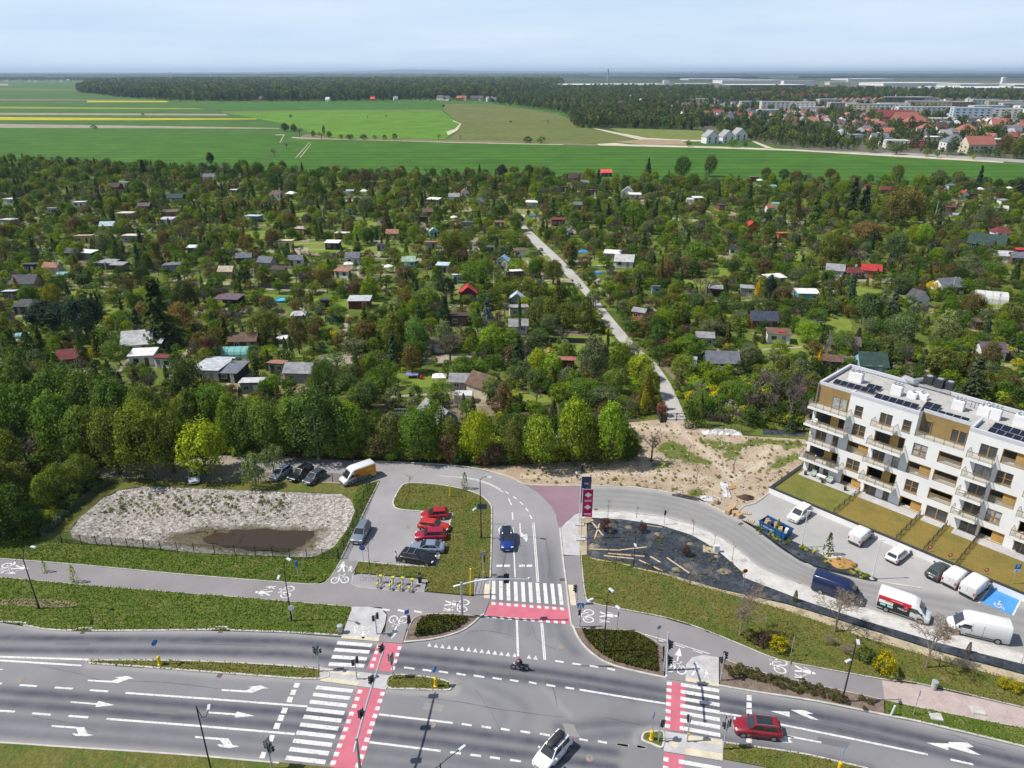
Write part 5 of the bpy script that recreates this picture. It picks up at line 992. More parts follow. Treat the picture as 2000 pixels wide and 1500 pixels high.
panel_fence([(505,562),(540,564),(575,566)],1.5,M_fence_dk,'dark panel fence');panel_fence([(1040,668),(1090,669),(1175,672)],1.3,M_fence_dk,'dark low fence beside the garden road');panel_fence([(1385,605),(1420,606),(1445,604)],1.5,M_fence_dk,'black panel fence');panel_fence([(1205,612),(1240,613),(1275,614)],1.5,M_fence_gn,'green screen fence');panel_fence([(1575,616),(1610,618),(1636,617)],1.6,M_fence_gn,'dark green panel fence');panel_fence([(1650,565),(1662,573),(1672,580)],1.7,M_fence_gn,'green panel fence');panel_fence([(1035,576),(1070,578),(1105,579)],1.3,M_fence_dk,'dark plank fence');panel_fence([(1090,485),(1120,520),(1138,545)],1.4,plain('plank_brown',(.10,.065,.045),.9),'brown plank fence along the garden road');panel_fence([(1238,700),(1290,826),(1302,826)],1.2,M_fence_dk,'dark fence beside the garden gate')
# trees placed from the photograph
trnd=random.Random(31)
LG,MG,DG,YG,OL,BR,PU,GR=(.120,.185,.018),(.066,.112,.018),(.038,.066,.014),(.160,.190,.014),(.078,.088,.020),(.095,.070,.026),(.055,.025,.028),(.075,.090,.045)
KW={'fruit':('fruit_tree','tree','fruit tree'),'broad':('broadleaf_tree','tree','broadleaf tree'),'birch':('birch_tree','tree','slender birch'),'spruce':('spruce_tree','tree','spruce'),'pine':('pine_tree','tree','pine'),'thuja':('thuja_tree','tree','columnar thuja'),'cone':('conical_conifer','conifer','conical conifer'),'shrub':('garden_shrub','shrub','shrub'),'bare':('leafless_tree','tree','leafless tree'),'twiggy':('twiggy_tree','tree','fine twigged leafless tree'),'sapling':('young_tree','tree','bare young tree'),'leafy_sapling':('leafy_sapling','tree','leafy young tree')}
HT={'fruit':4.8,'broad':9.0,'birch':12.0,'spruce':10.0,'pine':9.0,'thuja':5.0,'cone':5.0,'shrub':2.0,'bare':7.5,'twiggy':7.0,'sapling':3.6,'leafy_sapling':2.4}
RD={'fruit':2.5,'broad':4.2,'birch':2.9,'spruce':2.6,'pine':3.4,'thuja':.95,'cone':1.35,'shrub':1.3,'bare':3.0,'twiggy':2.9,'sapling':.8,'leafy_sapling':.5}
def cname(c):
 r,g,b_=c;m_=max(c)
 if r>.2 and r>g*1.6:return 'reddish'
 if r>.2 and g>.15:return 'yellow'
 if r<.09 and g<r*.75:return 'purple'
 if r>g*1.12:return 'brownish'
 if b_>g*.9:return 'blue grey'
 if g>.14:return 'bright green' if r<g*.8 else 'yellow green'
 if r>g*.82 and g>.07:return 'olive'
 if b_>g*.42:return 'grey green'
 if m_<.068:return 'dark green'
 return 'fresh green' if g>.11 else 'mid green'
TREES=[]
def tree(kind,px,ybase,ytop,color,wide=None,words=None):
 p=G(px,ybase);hpx=ybase-ytop;h=hpx/vpm(px,ybase)
 d0=p.y
 s=h/HT[kind];sxy=(wide/ppm(px,ybase)/2/(RD[kind]*s))if wide else 1.0
 n,c,w=KW[kind];o=plant(kind,n,p,s,color,words or '%s %s %s'%('tall' if h>9 else 'small' if h<3.2 else 'mid-sized',cname(color),w),c,trnd,sxy=sxy)
 TREES.append((p.x,p.y,RD[kind]*s*sxy));return o
for a in[('broad',405,928,815,YG,122),('broad',1190,908,786,LG,84),('broad',1055,916,800,(.12,.16,.018),84),('broad',1120,905,776,(.125,.165,.016),90),('broad',1150,905,815,OL,60),('broad',1228,902,845,DG,60),('broad',935,902,796,YG,76),('broad',1000,905,818,OL,70),('broad',880,898,815,OL,70),('fruit',905,900,840,YG,50),('broad',820,898,790,MG,90),('broad',850,880,780,(.085,.12,.018),70),('broad',760,892,812,(.07,.075,.022),80),('fruit',735,895,840,(.085,.06,.035),66),('fruit',878,902,838,(.075,.04,.03),66),('broad',700,893,790,MG,70),('birch',665,892,768,MG,84),('birch',622,898,752,(.055,.09,.024),96),('birch',575,893,765,(.07,.11,.02),84),('broad',530,890,775,(.075,.11,.022),86),('birch',488,885,778,(.065,.1,.02),80),('broad',645,880,780,(.06,.09,.026),70),('broad',600,870,768,(.07,.105,.024),76),('broad',455,885,770,(.075,.115,.016),80),('broad',340,925,800,(.085,.105,.018),100),('broad',285,930,785,(.09,.112,.017),110),('broad',235,925,790,(.085,.1,.02),100),('broad',180,915,780,(.07,.098,.018),110),('broad',130,905,765,MG,110),('broad',75,880,750,(.055,.09,.018),110),('broad',20,885,745,MG,110),('broad',300,880,745,(.08,.105,.022),90),('broad',240,870,725,(.05,.085,.018),100),('broad',190,850,715,(.055,.085,.02),100),('broad',130,840,700,(.052,.085,.02),110),('broad',60,835,695,(.05,.08,.018),110),('broad',-10,840,690,DG,110),('broad',10,950,830,(.085,.105,.018),110),('broad',-30,1010,860,MG,120),('broad',40,985,905,OL,90),('broad',10,1048,950,DG,120),('broad',60,1040,985,DG,60),('broad',120,975,905,(.08,.11,.017),70),('broad',165,950,885,(.08,.105,.02),70),('broad',90,1000,930,(.085,.115,.018),66),('fruit',500,950,885,(.095,.125,.045),62),('fruit',535,925,868,(.085,.11,.045),44),('bare',60,925,840,BR,90),('broad',380,860,760,(.06,.085,.018),86),('broad',420,850,745,MG,80),('broad',640,850,700,(.045,.075,.02),60),('pine',110,665,588,(.020,.034,.024),110),('pine',175,672,580,(.022,.038,.026),80),('spruce',318,672,540,(.030,.042,.014),110),('spruce',270,650,600,(.03,.05,.03),44),('broad',355,640,590,(.12,.085,.03),70),('broad',285,640,590,(.12,.08,.035),50),('thuja',25,700,648,DG,36),('thuja',65,712,650,(.03,.045,.016),34),('thuja',165,715,655,DG,20),('thuja',40,725,690,DG,20),('cone',37,580,542,(.12,.10,.014),20),('thuja',112,725,690,DG,22),('thuja',232,518,470,DG,24),('thuja',225,516,478,DG,20),('cone',307,520,475,(.075,.06,.014),30),('thuja',280,522,492,DG,16),('thuja',270,520,490,DG,14),('thuja',287,524,498,DG,14),('spruce',40,430,368,DG,28),('spruce',283,352,310,(.018,.03,.018),26),('pine',414,330,296,(.03,.045,.025),22),('spruce',490,378,318,DG,18),('spruce',550,380,332,DG,18),('spruce',310,350,326,DG,18),('thuja',545,508,482,DG,10),('thuja',563,502,474,DG,12),('thuja',757,462,412,(.045,.045,.014),24),('thuja',758,492,458,DG,12),('cone',642,546,522,DG,9),('cone',620,470,430,DG,12),('spruce',952,645,580,(.055,.075,.085),36),('spruce',1041,632,595,(.03,.048,.03),24),('spruce',815,595,548,(.03,.045,.025),30),('pine',872,590,540,(.026,.04,.018),46),('thuja',868,635,580,(.02,.035,.018),26),('thuja',765,625,595,DG,12),('thuja',560,705,660,DG,14),('thuja',570,700,655,DG,12),('thuja',720,690,655,DG,10),('thuja',697,735,690,DG,16),('thuja',758,690,655,DG,10),('broad',715,422,380,(.075,.10,.05),36),('birch',700,480,432,LG,24),('broad',1010,450,412,(.05,.07,.018),36),('broad',880,505,445,OL,56),('fruit',925,560,510,MG,60),('fruit',950,560,500,MG,44),('broad',830,610,560,(.085,.115,.025),60),('broad',770,690,610,OL,70),('broad',815,690,620,(.065,.12,.025),60),('broad',870,690,625,(.1,.12,.06),56),('broad',1000,690,640,(.085,.13,.02),60),('broad',960,690,632,LG,56),('broad',660,625,595,(.06,.11,.02),44),('broad',1080,555,500,OL,46),('broad',1015,655,580,(.045,.07,.016),10),('fruit',1075,640,585,OL,50),('fruit',1105,645,582,(.07,.08,.018),54),('fruit',1140,650,585,(.065,.075,.016),54),('fruit',1045,640,588,OL,44),('broad',1078,740,690,LG,60),('broad',1050,735,680,YG,50),('broad',1160,745,655,GR,80),('bare',1160,750,690,BR,60),('broad',1250,740,690,YG,70),('broad',1265,775,715,(.11,.13,.02),60),('cone',1262,800,728,(.085,.075,.012),40),('cone',1256,808,760,(.17,.155,.012),20),('fruit',1292,812,785,(.13,.045,.04),32),('bare',1272,902,828,BR,70),('fruit',1240,770,735,LG,36),('broad',1200,770,715,(.08,.11,.02),60),('broad',1140,790,740,MG,80),('fruit',1180,800,755,GR,60),('bare',880,720,630,PU,90),('bare',625,740,690,BR,60),('broad',905,745,690,MG,60),('broad',930,740,700,MG,60),('fruit',860,790,748,MG,50),('fruit',960,780,735,MG,46),('fruit',770,800,755,GR,50),('fruit',810,815,772,(.1,.12,.06),44),('fruit',730,770,735,MG,50),('broad',720,800,735,(.055,.085,.03),60),('fruit',985,800,745,(.1,.07,.025),40),('fruit',1010,790,760,YG,44),('fruit',690,700,660,GR,50),('fruit',655,730,690,(.06,.1,.03),50),('fruit',415,700,655,(.06,.022,.03),40),('broad',375,790,700,(.035,.05,.016),70),('fruit',340,790,735,(.06,.08,.02),60),('fruit',210,680,640,(.06,.1,.02),60),('fruit',215,700,665,(.08,.11,.03),50),('cone',175,712,685,(.28,.18,.01),20),('fruit',500,700,670,(.05,.09,.03),40),('broad',520,670,600,OL,76),('broad',585,690,615,(.09,.075,.03),50),('broad',240,630,605,(.06,.095,.02),50),('bare',440,590,545,PU,70),('bare',380,590,545,PU,60),('broad',365,600,540,(.045,.055,.02),60),('broad',110,610,550,(.12,.115,.015),40),('broad',60,600,560,DG,50),('broad',250,555,530,OL,30),('cone',150,530,500,(.06,.045,.014),22),('shrub',650,665,645,(.28,.22,.02),30),('broad',1186,690,640,(.04,.055,.016),10),('bare',1225,470,425,PU,40),('broad',1240,450,390,MG,50),('spruce',1265,345,308,(.03,.045,.025),24),('broad',1330,350,302,DG,40),('broad',1385,345,300,(.055,.07,.025),30),('spruce',1205,380,358,DG,16),('spruce',1207,420,380,(.022,.035,.02),16),('pine',980,352,320,(.03,.04,.03),30),('broad',1045,345,322,OL,46),('cone',1028,385,360,(.09,.08,.014),10),('bare',1125,380,345,BR,40),('thuja',1290,560,500,(.05,.055,.016),10),('cone',1551,442,378,(.06,.055,.016),26),('spruce',1590,440,374,DG,34),('cone',1625,438,388,(.05,.05,.012),28),('spruce',1660,425,345,(.022,.034,.016),44),('spruce',1685,425,362,(.02,.032,.016),40),('spruce',1910,365,322,(.02,.032,.018),22),('spruce',1985,395,348,(.025,.035,.02),40),('broad',1760,440,362,(.085,.075,.022),90),('broad',1750,355,320,OL,36),('broad',1830,360,330,GR,40),('broad',1495,350,325,(.055,.055,.018),24),('broad',1530,352,328,(.04,.06,.018),26),('broad',1620,352,325,(.07,.065,.02),30),('cone',1478,588,545,(.28,.17,.008),18),('pine',1500,590,535,(.026,.038,.03),30),('spruce',1510,500,460,(.035,.04,.02),26),('spruce',1498,520,478,(.045,.06,.07),16),('thuja',1478,525,490,DG,14),('thuja',1502,528,488,DG,10),('bare',1670,530,460,PU,60),('broad',1620,520,450,OL,60),('broad',1690,480,430,(.11,.075,.03),66),('broad',1745,500,450,(.06,.09,.035),50),('broad',1800,480,430,LG,40),('birch',1915,450,395,GR,34),('thuja',1783,560,515,DG,14),('thuja',1808,560,515,(.045,.04,.014),16),('cone',1830,545,512,(.06,.06,.014),12),('broad',1890,540,495,GR,60),('broad',1930,550,510,(.06,.1,.02),60),('shrub',1817,572,547,(.36,.26,.006),26),('spruce',1742,615,560,(.04,.055,.045),34),('pine',1690,645,570,(.045,.075,.025),60),('broad',1755,670,610,(.07,.1,.04),66),('broad',1840,672,605,(.13,.155,.06),64),('spruce',1895,780,695,(.028,.038,.02),66),('pine',1830,740,680,OL,70),('broad',1965,640,590,OL,60),('broad',1930,720,665,(.09,.075,.03),50),('bare',1935,700,650,PU,60),('cone',1596,726,684,(.26,.15,.008),24),('bare',1515,800,715,BR,90),('bare',1560,800,690,PU,80),('bare',1480,790,720,BR,70),('broad',1450,800,740,MG,60),('bare',1540,830,740,BR,70),('bare',1500,815,735,PU,80),('bare',1460,815,745,BR,60),('broad',1370,815,765,MG,50),('broad',1530,790,740,DG,60),('fruit',1400,800,770,MG,44),('broad',1580,775,725,OL,50),('fruit',1360,760,735,LG,36),('bare',1570,840,770,BR,60),('cone',1365,832,770,(.05,.07,.014),26),('cone',1345,835,785,(.04,.065,.014),22),('broad',1420,790,740,(.085,.12,.02),50),('broad',1345,700,650,MG,60),('broad',1390,660,620,GR,60),('broad',1320,640,590,(.075,.09,.02),60),('broad',1280,660,610,DG,50),('broad',1330,740,690,(.1,.13,.02),60),('fruit',1300,690,660,(.07,.03,.03),34),('thuja',1400,660,618,(.045,.04,.014),40),('broad',1460,720,675,GR,50),('broad',1590,640,600,(.06,.1,.02),50),('broad',1575,670,625,LG,56),('cone',1600,600,560,OL,26),('shrub',1395,782,764,(.32,.27,.01),26),('shrub',1355,780,768,(.32,.27,.01),22),('broad',1640,690,650,MG,60),('broad',1560,560,520,GR,50),('bare',1380,580,540,PU,60),('bare',1355,600,560,PU,70),('broad',1360,520,465,(.07,.115,.02),66),('broad',1310,540,490,(.08,.1,.04),50),('broad',1300,555,505,(.1,.07,.03),56),('broad',1255,545,510,(.085,.12,.02),56),('broad',1220,440,395,(.05,.09,.02),60),]:tree(*a)
zrn=random.Random(515)
for k in range(34):
 px=470+k*22.5+zrn.uniform(-9,9);yb=np.interp(px,[470,700,980,1240],[890,897,909,900])+zrn.uniform(-6,1);tree('fruit' if zrn.random()<.75 else 'shrub',px,yb,yb-zrn.uniform(18,52),zrn.choice([LG,MG,YG,OL,(.09,.135,.018),(.085,.055,.03),(.10,.15,.016)]),zrn.uniform(26,54))
for a in[('shrub',1518,1272,1244,(.20,.17,.006),38),('shrub',1726,1318,1275,(.20,.17,.006),48),('shrub',1957,1342,1324,(.20,.17,.006),26),('shrub',1980,1352,1332,(.20,.17,.006),28),('twiggy',1444,1241,1112,BR,110),('twiggy',1630,1235,1120,BR,120),('twiggy',1808,1305,1160,BR,125),('shrub',1488,1258,1236,(.06,.035,.03),40),('shrub',1690,1290,1266,(.045,.06,.016),50),('twiggy',1650,1275,1245,(.06,.045,.028),50),('twiggy',1880,1310,1275,(.055,.06,.022),50),('twiggy',1620,1262,1236,(.065,.05,.03),44),('shrub',1465,1250,1230,(.055,.06,.02),40)]:tree(*a)
for a in[('leafy_sapling',147,1138,1105,YG),('leafy_sapling',90,1118,1095,YG),('leafy_sapling',908,955,923,MG),('sapling',801,962,925,BR),('sapling',722,1107,1055,BR),('sapling',1187,1012,975,BR),('sapling',1243,1012,985,BR),('sapling',1297,1025,992,BR),('sapling',1353,1045,1010,BR),('sapling',1430,1095,1060,BR),('leafy_sapling',1615,1084,1042,DG),('sapling',1201,1115,1070,BR),('sapling',1347,1145,1100,BR),('thuja',1552,1175,1153,(.05,.05,.014)),('thuja',1890,1275,1254,(.07,.05,.03)),('sapling',1345,900,862,BR),('sapling',1405,880,850,BR),('sapling',1460,870,840,BR),('sapling',1540,866,830,BR),('sapling',1497,925,895,BR),('sapling',1432,925,890,BR),('sapling',1360,945,905,BR),('sapling',1395,1065,1040,BR),('fruit',1180,1038,1012,(.06,.025,.028)),('fruit',1255,1040,1022,(.06,.025,.028)),('fruit',1338,1085,1065,(.06,.025,.028))]:tree(*a)
# the rest of the gardens' plants, between what is placed above
GARDEN=[(-260,322),(0,316),(300,326),(600,338),(1000,347),(1500,358),(2200,362),(2200,800),(1990,800),(1700,715),(1595,745),(1575,845),(1450,835),(1345,812),(1250,815),(1240,880),(1000,885),(690,880),(470,872),(-260,900)]
gpoly=gp(GARDEN);lane_w=[gp(q)for q in LANES];lawn_w=[gp(q)for q in LAWNS]
frnd=random.Random(909)
cell={}
def near(x,y,r):
 k=4.0;i0,j0=int(x//k),int(y//k)
 for i in range(i0-2,i0+3):
  for j in range(j0-2,j0+3):
   for a,b_,c in cell.get((i,j),()):
    if(a-x)**2+(b_-y)**2<((r+c)*.55)**2:return True
 return False
def addc(x,y,r):cell.setdefault((int(x//4),int(y//4)),[]).append((x,y,r))
for x,y,r in TREES:addc(x,y,min(r,3.2))
for x,y,r in EXC:addc(x,y,min(r*1.25,5))
def hides(x,y,r,h):
 a=PX((x,y,0));b_=PX((x,y,h));hw=r*ppm(*a);x0,x1,y0,y1=a[0]-hw*.8,a[0]+hw*.8,b_[1],a[1]
 for bx0,by0,bx1,by1,wy,k in BLOCK:
  if y<wy+1 and x1>bx0 and x0<bx1 and y1>by0 and y0<by1:
   ov=(min(x1,bx1)-max(x0,bx0))*(min(y1,by1)-max(y0,by0));ar=(bx1-bx0)*(by1-by0)
   if ov>.26*ar:return True
 return False
def lane_hid(x,y,r,h):
 a=PX((x,y,0));b_=PX((x,y,h*.8));hw=r*ppm(*a)*.7
 for q in((a[0],a[1]),(a[0]-hw,(a[1]+b_[1])/2),(a[0]+hw,(a[1]+b_[1])/2),(a[0],b_[1])):
  if inside(q,LANES[0]):return True
 return any(inside((x,y),l)for l in lane_w)
cand=[]
tries=0
while tries<52000 and len(cand)<7000:
 tries+=1;y=110+(560-110)*frnd.random();hw=(y*CP+CAMH*SP)/FPX*1080;x=frnd.uniform(-hw,hw)
 if not inside((x,y),gpoly):continue
 u=frnd.random()
 if u<.50:kind,h='fruit',frnd.uniform(2.2,5.2)
 elif u<.56:kind,h='broad',frnd.uniform(5.0,7.8)
 elif u<.68:kind,h='bare',frnd.uniform(3.5,7.0)
 elif u<.77:kind,h='thuja',frnd.uniform(2.2,5.0)
 elif u<.80:kind,h='spruce',frnd.uniform(4.5,9.0)
 else:kind,h='shrub',frnd.uniform(.8,2.4)
 if y>380 and kind in('fruit','broad'):h*=1.25
 r=RD[kind]*h/HT[kind]
 if near(x,y,r):continue
 if any(inside((x,y),l)for l in lawn_w):continue
 if lane_hid(x,y,r,h)or hides(x,y,r,h):continue
 addc(x,y,r);cand.append((x,y,r,h,kind))
cand.sort(key=lambda c:-(c[2]*c[3])/c[1]**2)
lim={'fruit':190,'broad':60,'bare':40,'thuja':60,'spruce':24,'shrub':90};done={}
CONIF=[(.026,.042,.014),(.022,.036,.018),(.035,.045,.014),(.05,.048,.014),(.03,.05,.03)]
BUSHC=GREENS[:6]+[(.16,.19,.02),(.06,.07,.03),(.14,.15,.09),(.09,.05,.03),(.26,.23,.015)]
rest=[]
for x,y,r,h,kind in cand:
 if done.get(kind,0)<lim[kind]:
  done[kind]=done.get(kind,0)+1
  c=frnd.choice(CONIF)if kind in('thuja','spruce')else frnd.choice(BUSHC)if kind=='shrub' else frnd.choice(GREENS)
  n,ct,w=KW[kind];plant(kind,n,(x,y,0),h/HT[kind],c,'%s %s %s'%('tall' if h>6.5 else 'small' if h<3.2 else 'mid-sized',cname(c),w),ct,frnd)
 else:rest.append((x,y,h,kind))
PM=[merged(*PROTO['fruit'][i],M_leaf_r,'far_fruit')for i in range(6)]+[merged(*PROTO['broad'][i],M_leaf_r,'far_broad')for i in range(2)]+[merged(*PROTO['bare'][i],PROTO['bare'][i][0].materials[0],'far_bare')for i in range(3)]+[merged(*PROTO['thuja'][i],M_con_r,'far_thuja')for i in range(2)]+[merged(*PROTO['spruce'][i],M_con_r,'far_spruce')for i in range(2)]+[merged(*PROTO['shrub'][i],M_bush_r,'far_shrub')for i in range(3)]
KI={'fruit':(0,6),'broad':(6,2),'bare':(8,3),'thuja':(11,2),'spruce':(13,2),'shrub':(15,3)}
scatter('garden_greenery',PM,[(x,y,h/HT[k],KI[k][0]+frnd.randrange(KI[k][1]),frnd.uniform(0,6.28),frnd.uniform(.9,1.25))for x,y,h,k in rest])
low=[];exw=[(x,y,r*.8)for x,y,r in EXC]
for _ in range(9000):
 if len(low)>4200:break
 y=112+430*frnd.random()**1.15;hw=(y*CP+CAMH*SP)/FPX*1060;x=frnd.uniform(-hw,hw);h=frnd.uniform(.7,2.0)
 if not inside((x,y),gpoly)or any((x-a)**2+(y-b_)**2<c*c for a,b_,c in exw)or any(inside((x,y),l)for l in lawn_w)or any(inside((x,y),l)for l in lane_w):continue
 if hides(x,y,h*.6,h):continue
 low.append((x,y,h/2.0,15+frnd.randrange(3)if frnd.random()<.8 else frnd.randrange(6),frnd.uniform(0,6.28),frnd.uniform(.9,1.5)if h<1.6 else .9))
for _ in range(330):
 px,py=frnd.uniform(1345,1590),frnd.uniform(728,834)
 if py>812+(px-1345)*.1:continue
 p=G(px,py);low.append((p.x,p.y,frnd.uniform(.5,1.3),15+frnd.randrange(3),frnd.uniform(0,6.28),1.2))
for _ in range(300):
 px,py=frnd.uniform(1580,2080),frnd.uniform(690,800)
 p=G(px,py)
 if p.x*.0+py>690:low.append((p.x,p.y,frnd.uniform(.4,1.2),15+frnd.randrange(3),frnd.uniform(0,6.28),1.2))
scatter('garden_undergrowth',PM,low)
under=[]
for _ in range(900):
 t_=frnd.random();px=frnd.uniform(-150,1230);py=np.interp(px,[-150,100,230,300,460,690,980,1230],[1000,930,905,888,882,893,902,892])-frnd.uniform(0,75)*frnd.random()
 p=G(px,py);
 if hides(p.x,p.y,1.2,2):continue
 under.append((p.x,p.y,frnd.uniform(.6,1.5),15+frnd.randrange(3),frnd.uniform(0,6.28),1.2))
for _ in range(260):
 px,py=frnd.uniform(-100,190),frnd.uniform(935,1050)
 if py>1050-(px-80)*.9 if px>80 else False:continue
 p=G(px,py);under.append((p.x,p.y,frnd.uniform(.5,1.0),15+frnd.randrange(3),frnd.uniform(0,6.28),1.2))
scatter('scrub_undergrowth',PM,under)
def tufts(name,polys,n,mat,hgt,seed,z=.115,w=.5):
 rng=random.Random(seed);C,N,S,Tn=[],[],[],[]
 for pl,share in polys:
  P=gp(pl);bx0,bx1=min(p.x for p in P),max(p.x for p in P);by0,by1=min(p.y for p in P),max(p.y for p in P);k=0;tr=0
  while k<n*share and tr<n*8:
   tr+=1;x,y=rng.uniform(max(bx0,-75),min(bx1,85)),rng.uniform(by0,by1)
   if not inside((x,y),P):continue
   k+=1;C.append((x,y,z+hgt*.35));a=rng.uniform(0,6.28);N.append((math.cos(a),math.sin(a),rng.uniform(.2,1.2)));S.append(w*rng.uniform(.4,1.2));Tn.append(rng.gauss(.5,.2))
 me=quads(name,np.array(C),np.array(N),np.array(S),np.array(Tn),mat,.7,np.random.default_rng(seed))
 o=ob(name,me,color=(1,1,1));o['kind']='stuff';return o
M_tuft=leaf_mat('grass_tuft',[(.062,.092,.013)],.3);M_tuft_d=leaf_mat('dry_tuft',[(.080,.080,.020)],.3);M_ground_shrub=leaf_mat('groundcover',[(.036,.040,.010)],.15)
tufts('verge_grass',[(V_left,1.0),(V_upper,.8),(V_rlow,.15)],16000,M_tuft,.12,1,w=.24);tufts('dry_verge_grass',[(V_mid,.7),(V_right,1.0),(I_left,.12),(I_mid,.05),(I_rmed,.1)],12000,M_tuft_d,.10,2,w=.22)
def inset(pl,k):
 cx_,cy_=sum(p[0]for p in pl)/len(pl),sum(p[1]for p in pl)/len(pl);return[(cx_+(x-cx_)*k,cy_+(y-cy_)*k)for x,y in pl]
tufts('corner_bed_shrubbery',[(inset(I_corner,.74),.25),(inset(I_rcorner,.84),1.0)],6500,M_ground_shrub,.9,3,w=.42)
rng=random.Random(8);row_pts=[]
for i in range(64):
 t_=(i//2)/31;q=lerp2((1418,1302),(1700,1375),t_);q=(q[0]+rng.uniform(-4,4),q[1]+(i%2)*12+rng.uniform(-4,4));p=G(*q);s_=rng.uniform(.22,.38)
 if t_>.75 and rng.random()<.5:continue
 o=plant('shrub','low_shrub',(p.x,p.y,.1),s_,rng.choice([(.055,.058,.016),(.075,.060,.030),(.045,.052,.014)]),'low bushy shrub in the mulched strip beside the main road','shrub',rng,group='low shrubs in the mulched strip',label='low shrub in the mulched strip, %s from the crossing, %s row'%(ORD[i//2],'path side' if i%2==0 else 'kerb side'))
weeds=[]
for _ in range(1000):
 px,py=rng.uniform(150,690),rng.uniform(955,1085);p=G(px,py)
 if not inside(p,basin_poly):continue
 up=py<1000 and px<560
 if not up and rng.random()<.86:continue
 weeds.append((p.x,p.y,rng.uniform(.10,.34 if up else .2),rng.randrange(3),rng.uniform(0,6.28),.8,-.8))
M_weed=leaf_mat('weed_leaf',[(.095,.115,.015),(.12,.13,.02),(.08,.09,.025),(.12,.105,.05)],.3);scatter('basin_weeds',[merged(*PROTO['shrub'][i],M_weed,'weed')for i in range(3)],weeds)
weeds=[]
_mp=gp(MEMB[:8]+MEMB[-8:])
for _ in range(260):
 p=G(rng.uniform(1150,1450),rng.uniform(1015,1140))
 if inside(p,_mp):weeds.append((p.x,p.y,rng.uniform(.05,.16),rng.randrange(3),rng.uniform(0,6.28),1.2,.09))
scatter('membrane_weeds',[merged(*PROTO['shrub'][i],M_weed,'weed')for i in range(3)],weeds)
weeds=[]
for _ in range(60):
 q=lerp2((1470,1028),(1706,1132),rng.random());p=G(q[0]+rng.uniform(-14,14),q[1]+rng.uniform(-4,10));weeds.append((p.x,p.y,rng.uniform(.1,.24),0,rng.uniform(0,6.28),1.2,.1))
me_y=merged(*PROTO['shrub'][0],leaf_mat('yellow_bloom',[(.30,.30,.02),(.10,.15,.02),(.22,.22,.02)]),'bloom');scatter('strip_flower_foliage',[me_y],weeds)
st=[]
for i in range(4):
 mb=MB();mb.ell((0,0,.35),(1,.8,.6),7,5);rg_=random.Random(i);mb.v=[(x*rg_.uniform(.8,1.2),y*rg_.uniform(.8,1.2),z*rg_.uniform(.7,1.2))for x,y,z in mb.v];st.append(mb.mesh('clod',plain('clod%d'%i,((.34,.27,.19),(.42,.36,.29),(.25,.19,.13),(.5,.48,.45))[i],.95,var=.3)))
cl=[];wd=[]
for _ in range(2600):
 p=G(rng.uniform(1000,1600),rng.uniform(826,990))
 if not inside(p,dpoly):continue
 if rng.random()<.55:cl.append((p.x,p.y,rng.uniform(.04,.2)*(1.8 if rng.random()<.06 else 1),rng.randrange(4),rng.uniform(0,6.28),1.0,0))
 elif rng.random()<.6:wd.append((p.x,p.y,rng.uniform(.05,.2),rng.randrange(3),rng.uniform(0,6.28),1.3,0))
scatter('dirt_rubble',st,cl);scatter('dirt_weeds',[merged(*PROTO['shrub'][i],M_weed,'weed')for i in range(3)],wd)
# fields beyond the gardens
def fsheet(name,px,mat,z):return sheet(name,px,mat,z)
fsheet('meadow_ground',[(-2500,150),(600,158),(1100,165),(1150,250),(1600,285),(3000,345),(3000,380),(2000,363),(1500,356),(1000,346),(500,335),(-2500,330)],M_f_dark,.02)
fsheet('wheat_field',[(-2500,235),(0,250),(350,256),(546,263),(554,267),(540,285),(498,314),(470,334),(-2500,330)],M_f_green,.10)
fsheet('wheat_field',[(575,272),(900,277),(1165,285),(1400,291),(1560,297),(1800,312),(1960,321),(2020,330),(3000,362),(3000,376),(2000,363),(1500,355),(1000,347),(620,339),(505,334),(545,290)],M_f_green,.10)
for q,mt in([[(-2500,228),(0,242),(300,246),(546,250),(546,251.5),(300,250.5),(0,249.5),(-2500,237)],M_f_beige],[[(-2500,214),(0,228.5),(250,230.5),(500,231.5),(503,233),(250,234.8),(0,234.5),(-2500,219)],M_f_yellow],[[(-2500,209),(0,220.5),(440,222.5),(446,225.5),(0,224),(-2500,213)],M_f_beige],[[(-2500,199),(0,208),(385,211.5),(400,213.5),(0,211.8),(-2500,203)],field_mat('thin_rapeseed',(.22,.25,.03),(.17,.22,.03),0,.01)],[[(170,196.5),(325,197),(330,199.5),(170,199.8)],M_f_yellow],[[(-2500,187),(0,193),(250,194.5),(300,196.3),(165,196.3),(0,196.3),(-2500,191)],field_mat('brown_strip',(.17,.14,.11),(.14,.13,.09),0,.01)],[[(-600,224.5),(0,225),(440,226.5),(470,229),(0,227.5),(-600,227)],field_mat('olive_strip',(.09,.12,.03),(.07,.12,.025),0,.01)],[[(0,172),(140,174),(150,178),(0,176.5)],M_f_olive],[[(-600,163),(15,163.5),(17,167),(-600,167)],M_f_beige]):
 fsheet('field_strip',q,mt,.12)
fsheet('young_crop_field',[(430,219),(560,216),(700,214),(862,217),(884,232),(897,243),(890,257),(868,272),(650,269),(605,258),(560,243),(500,231)],M_f_light,.12)
fsheet('grass_field',[(410,205),(640,201),(860,202),(870,206),(862,213),(650,213),(430,216)],field_mat('deep_grass',(.036,.115,.014),(.046,.13,.018)),.12)
fsheet('pale_field_edge',[(430,217),(650,213.5),(862,213.5),(864,217),(700,215),(560,217),(440,221)],M_f_olive,.14)
fsheet('meadow_field',[(864,203),(960,203.5),(1010,210),(1090,223),(1125,238),(1150,252),(1240,266),(1300,272),(1210,279),(1100,280),(900,277),(872,274),(893,258),(899,243),(886,231),(866,215)],M_f_olive,.12)
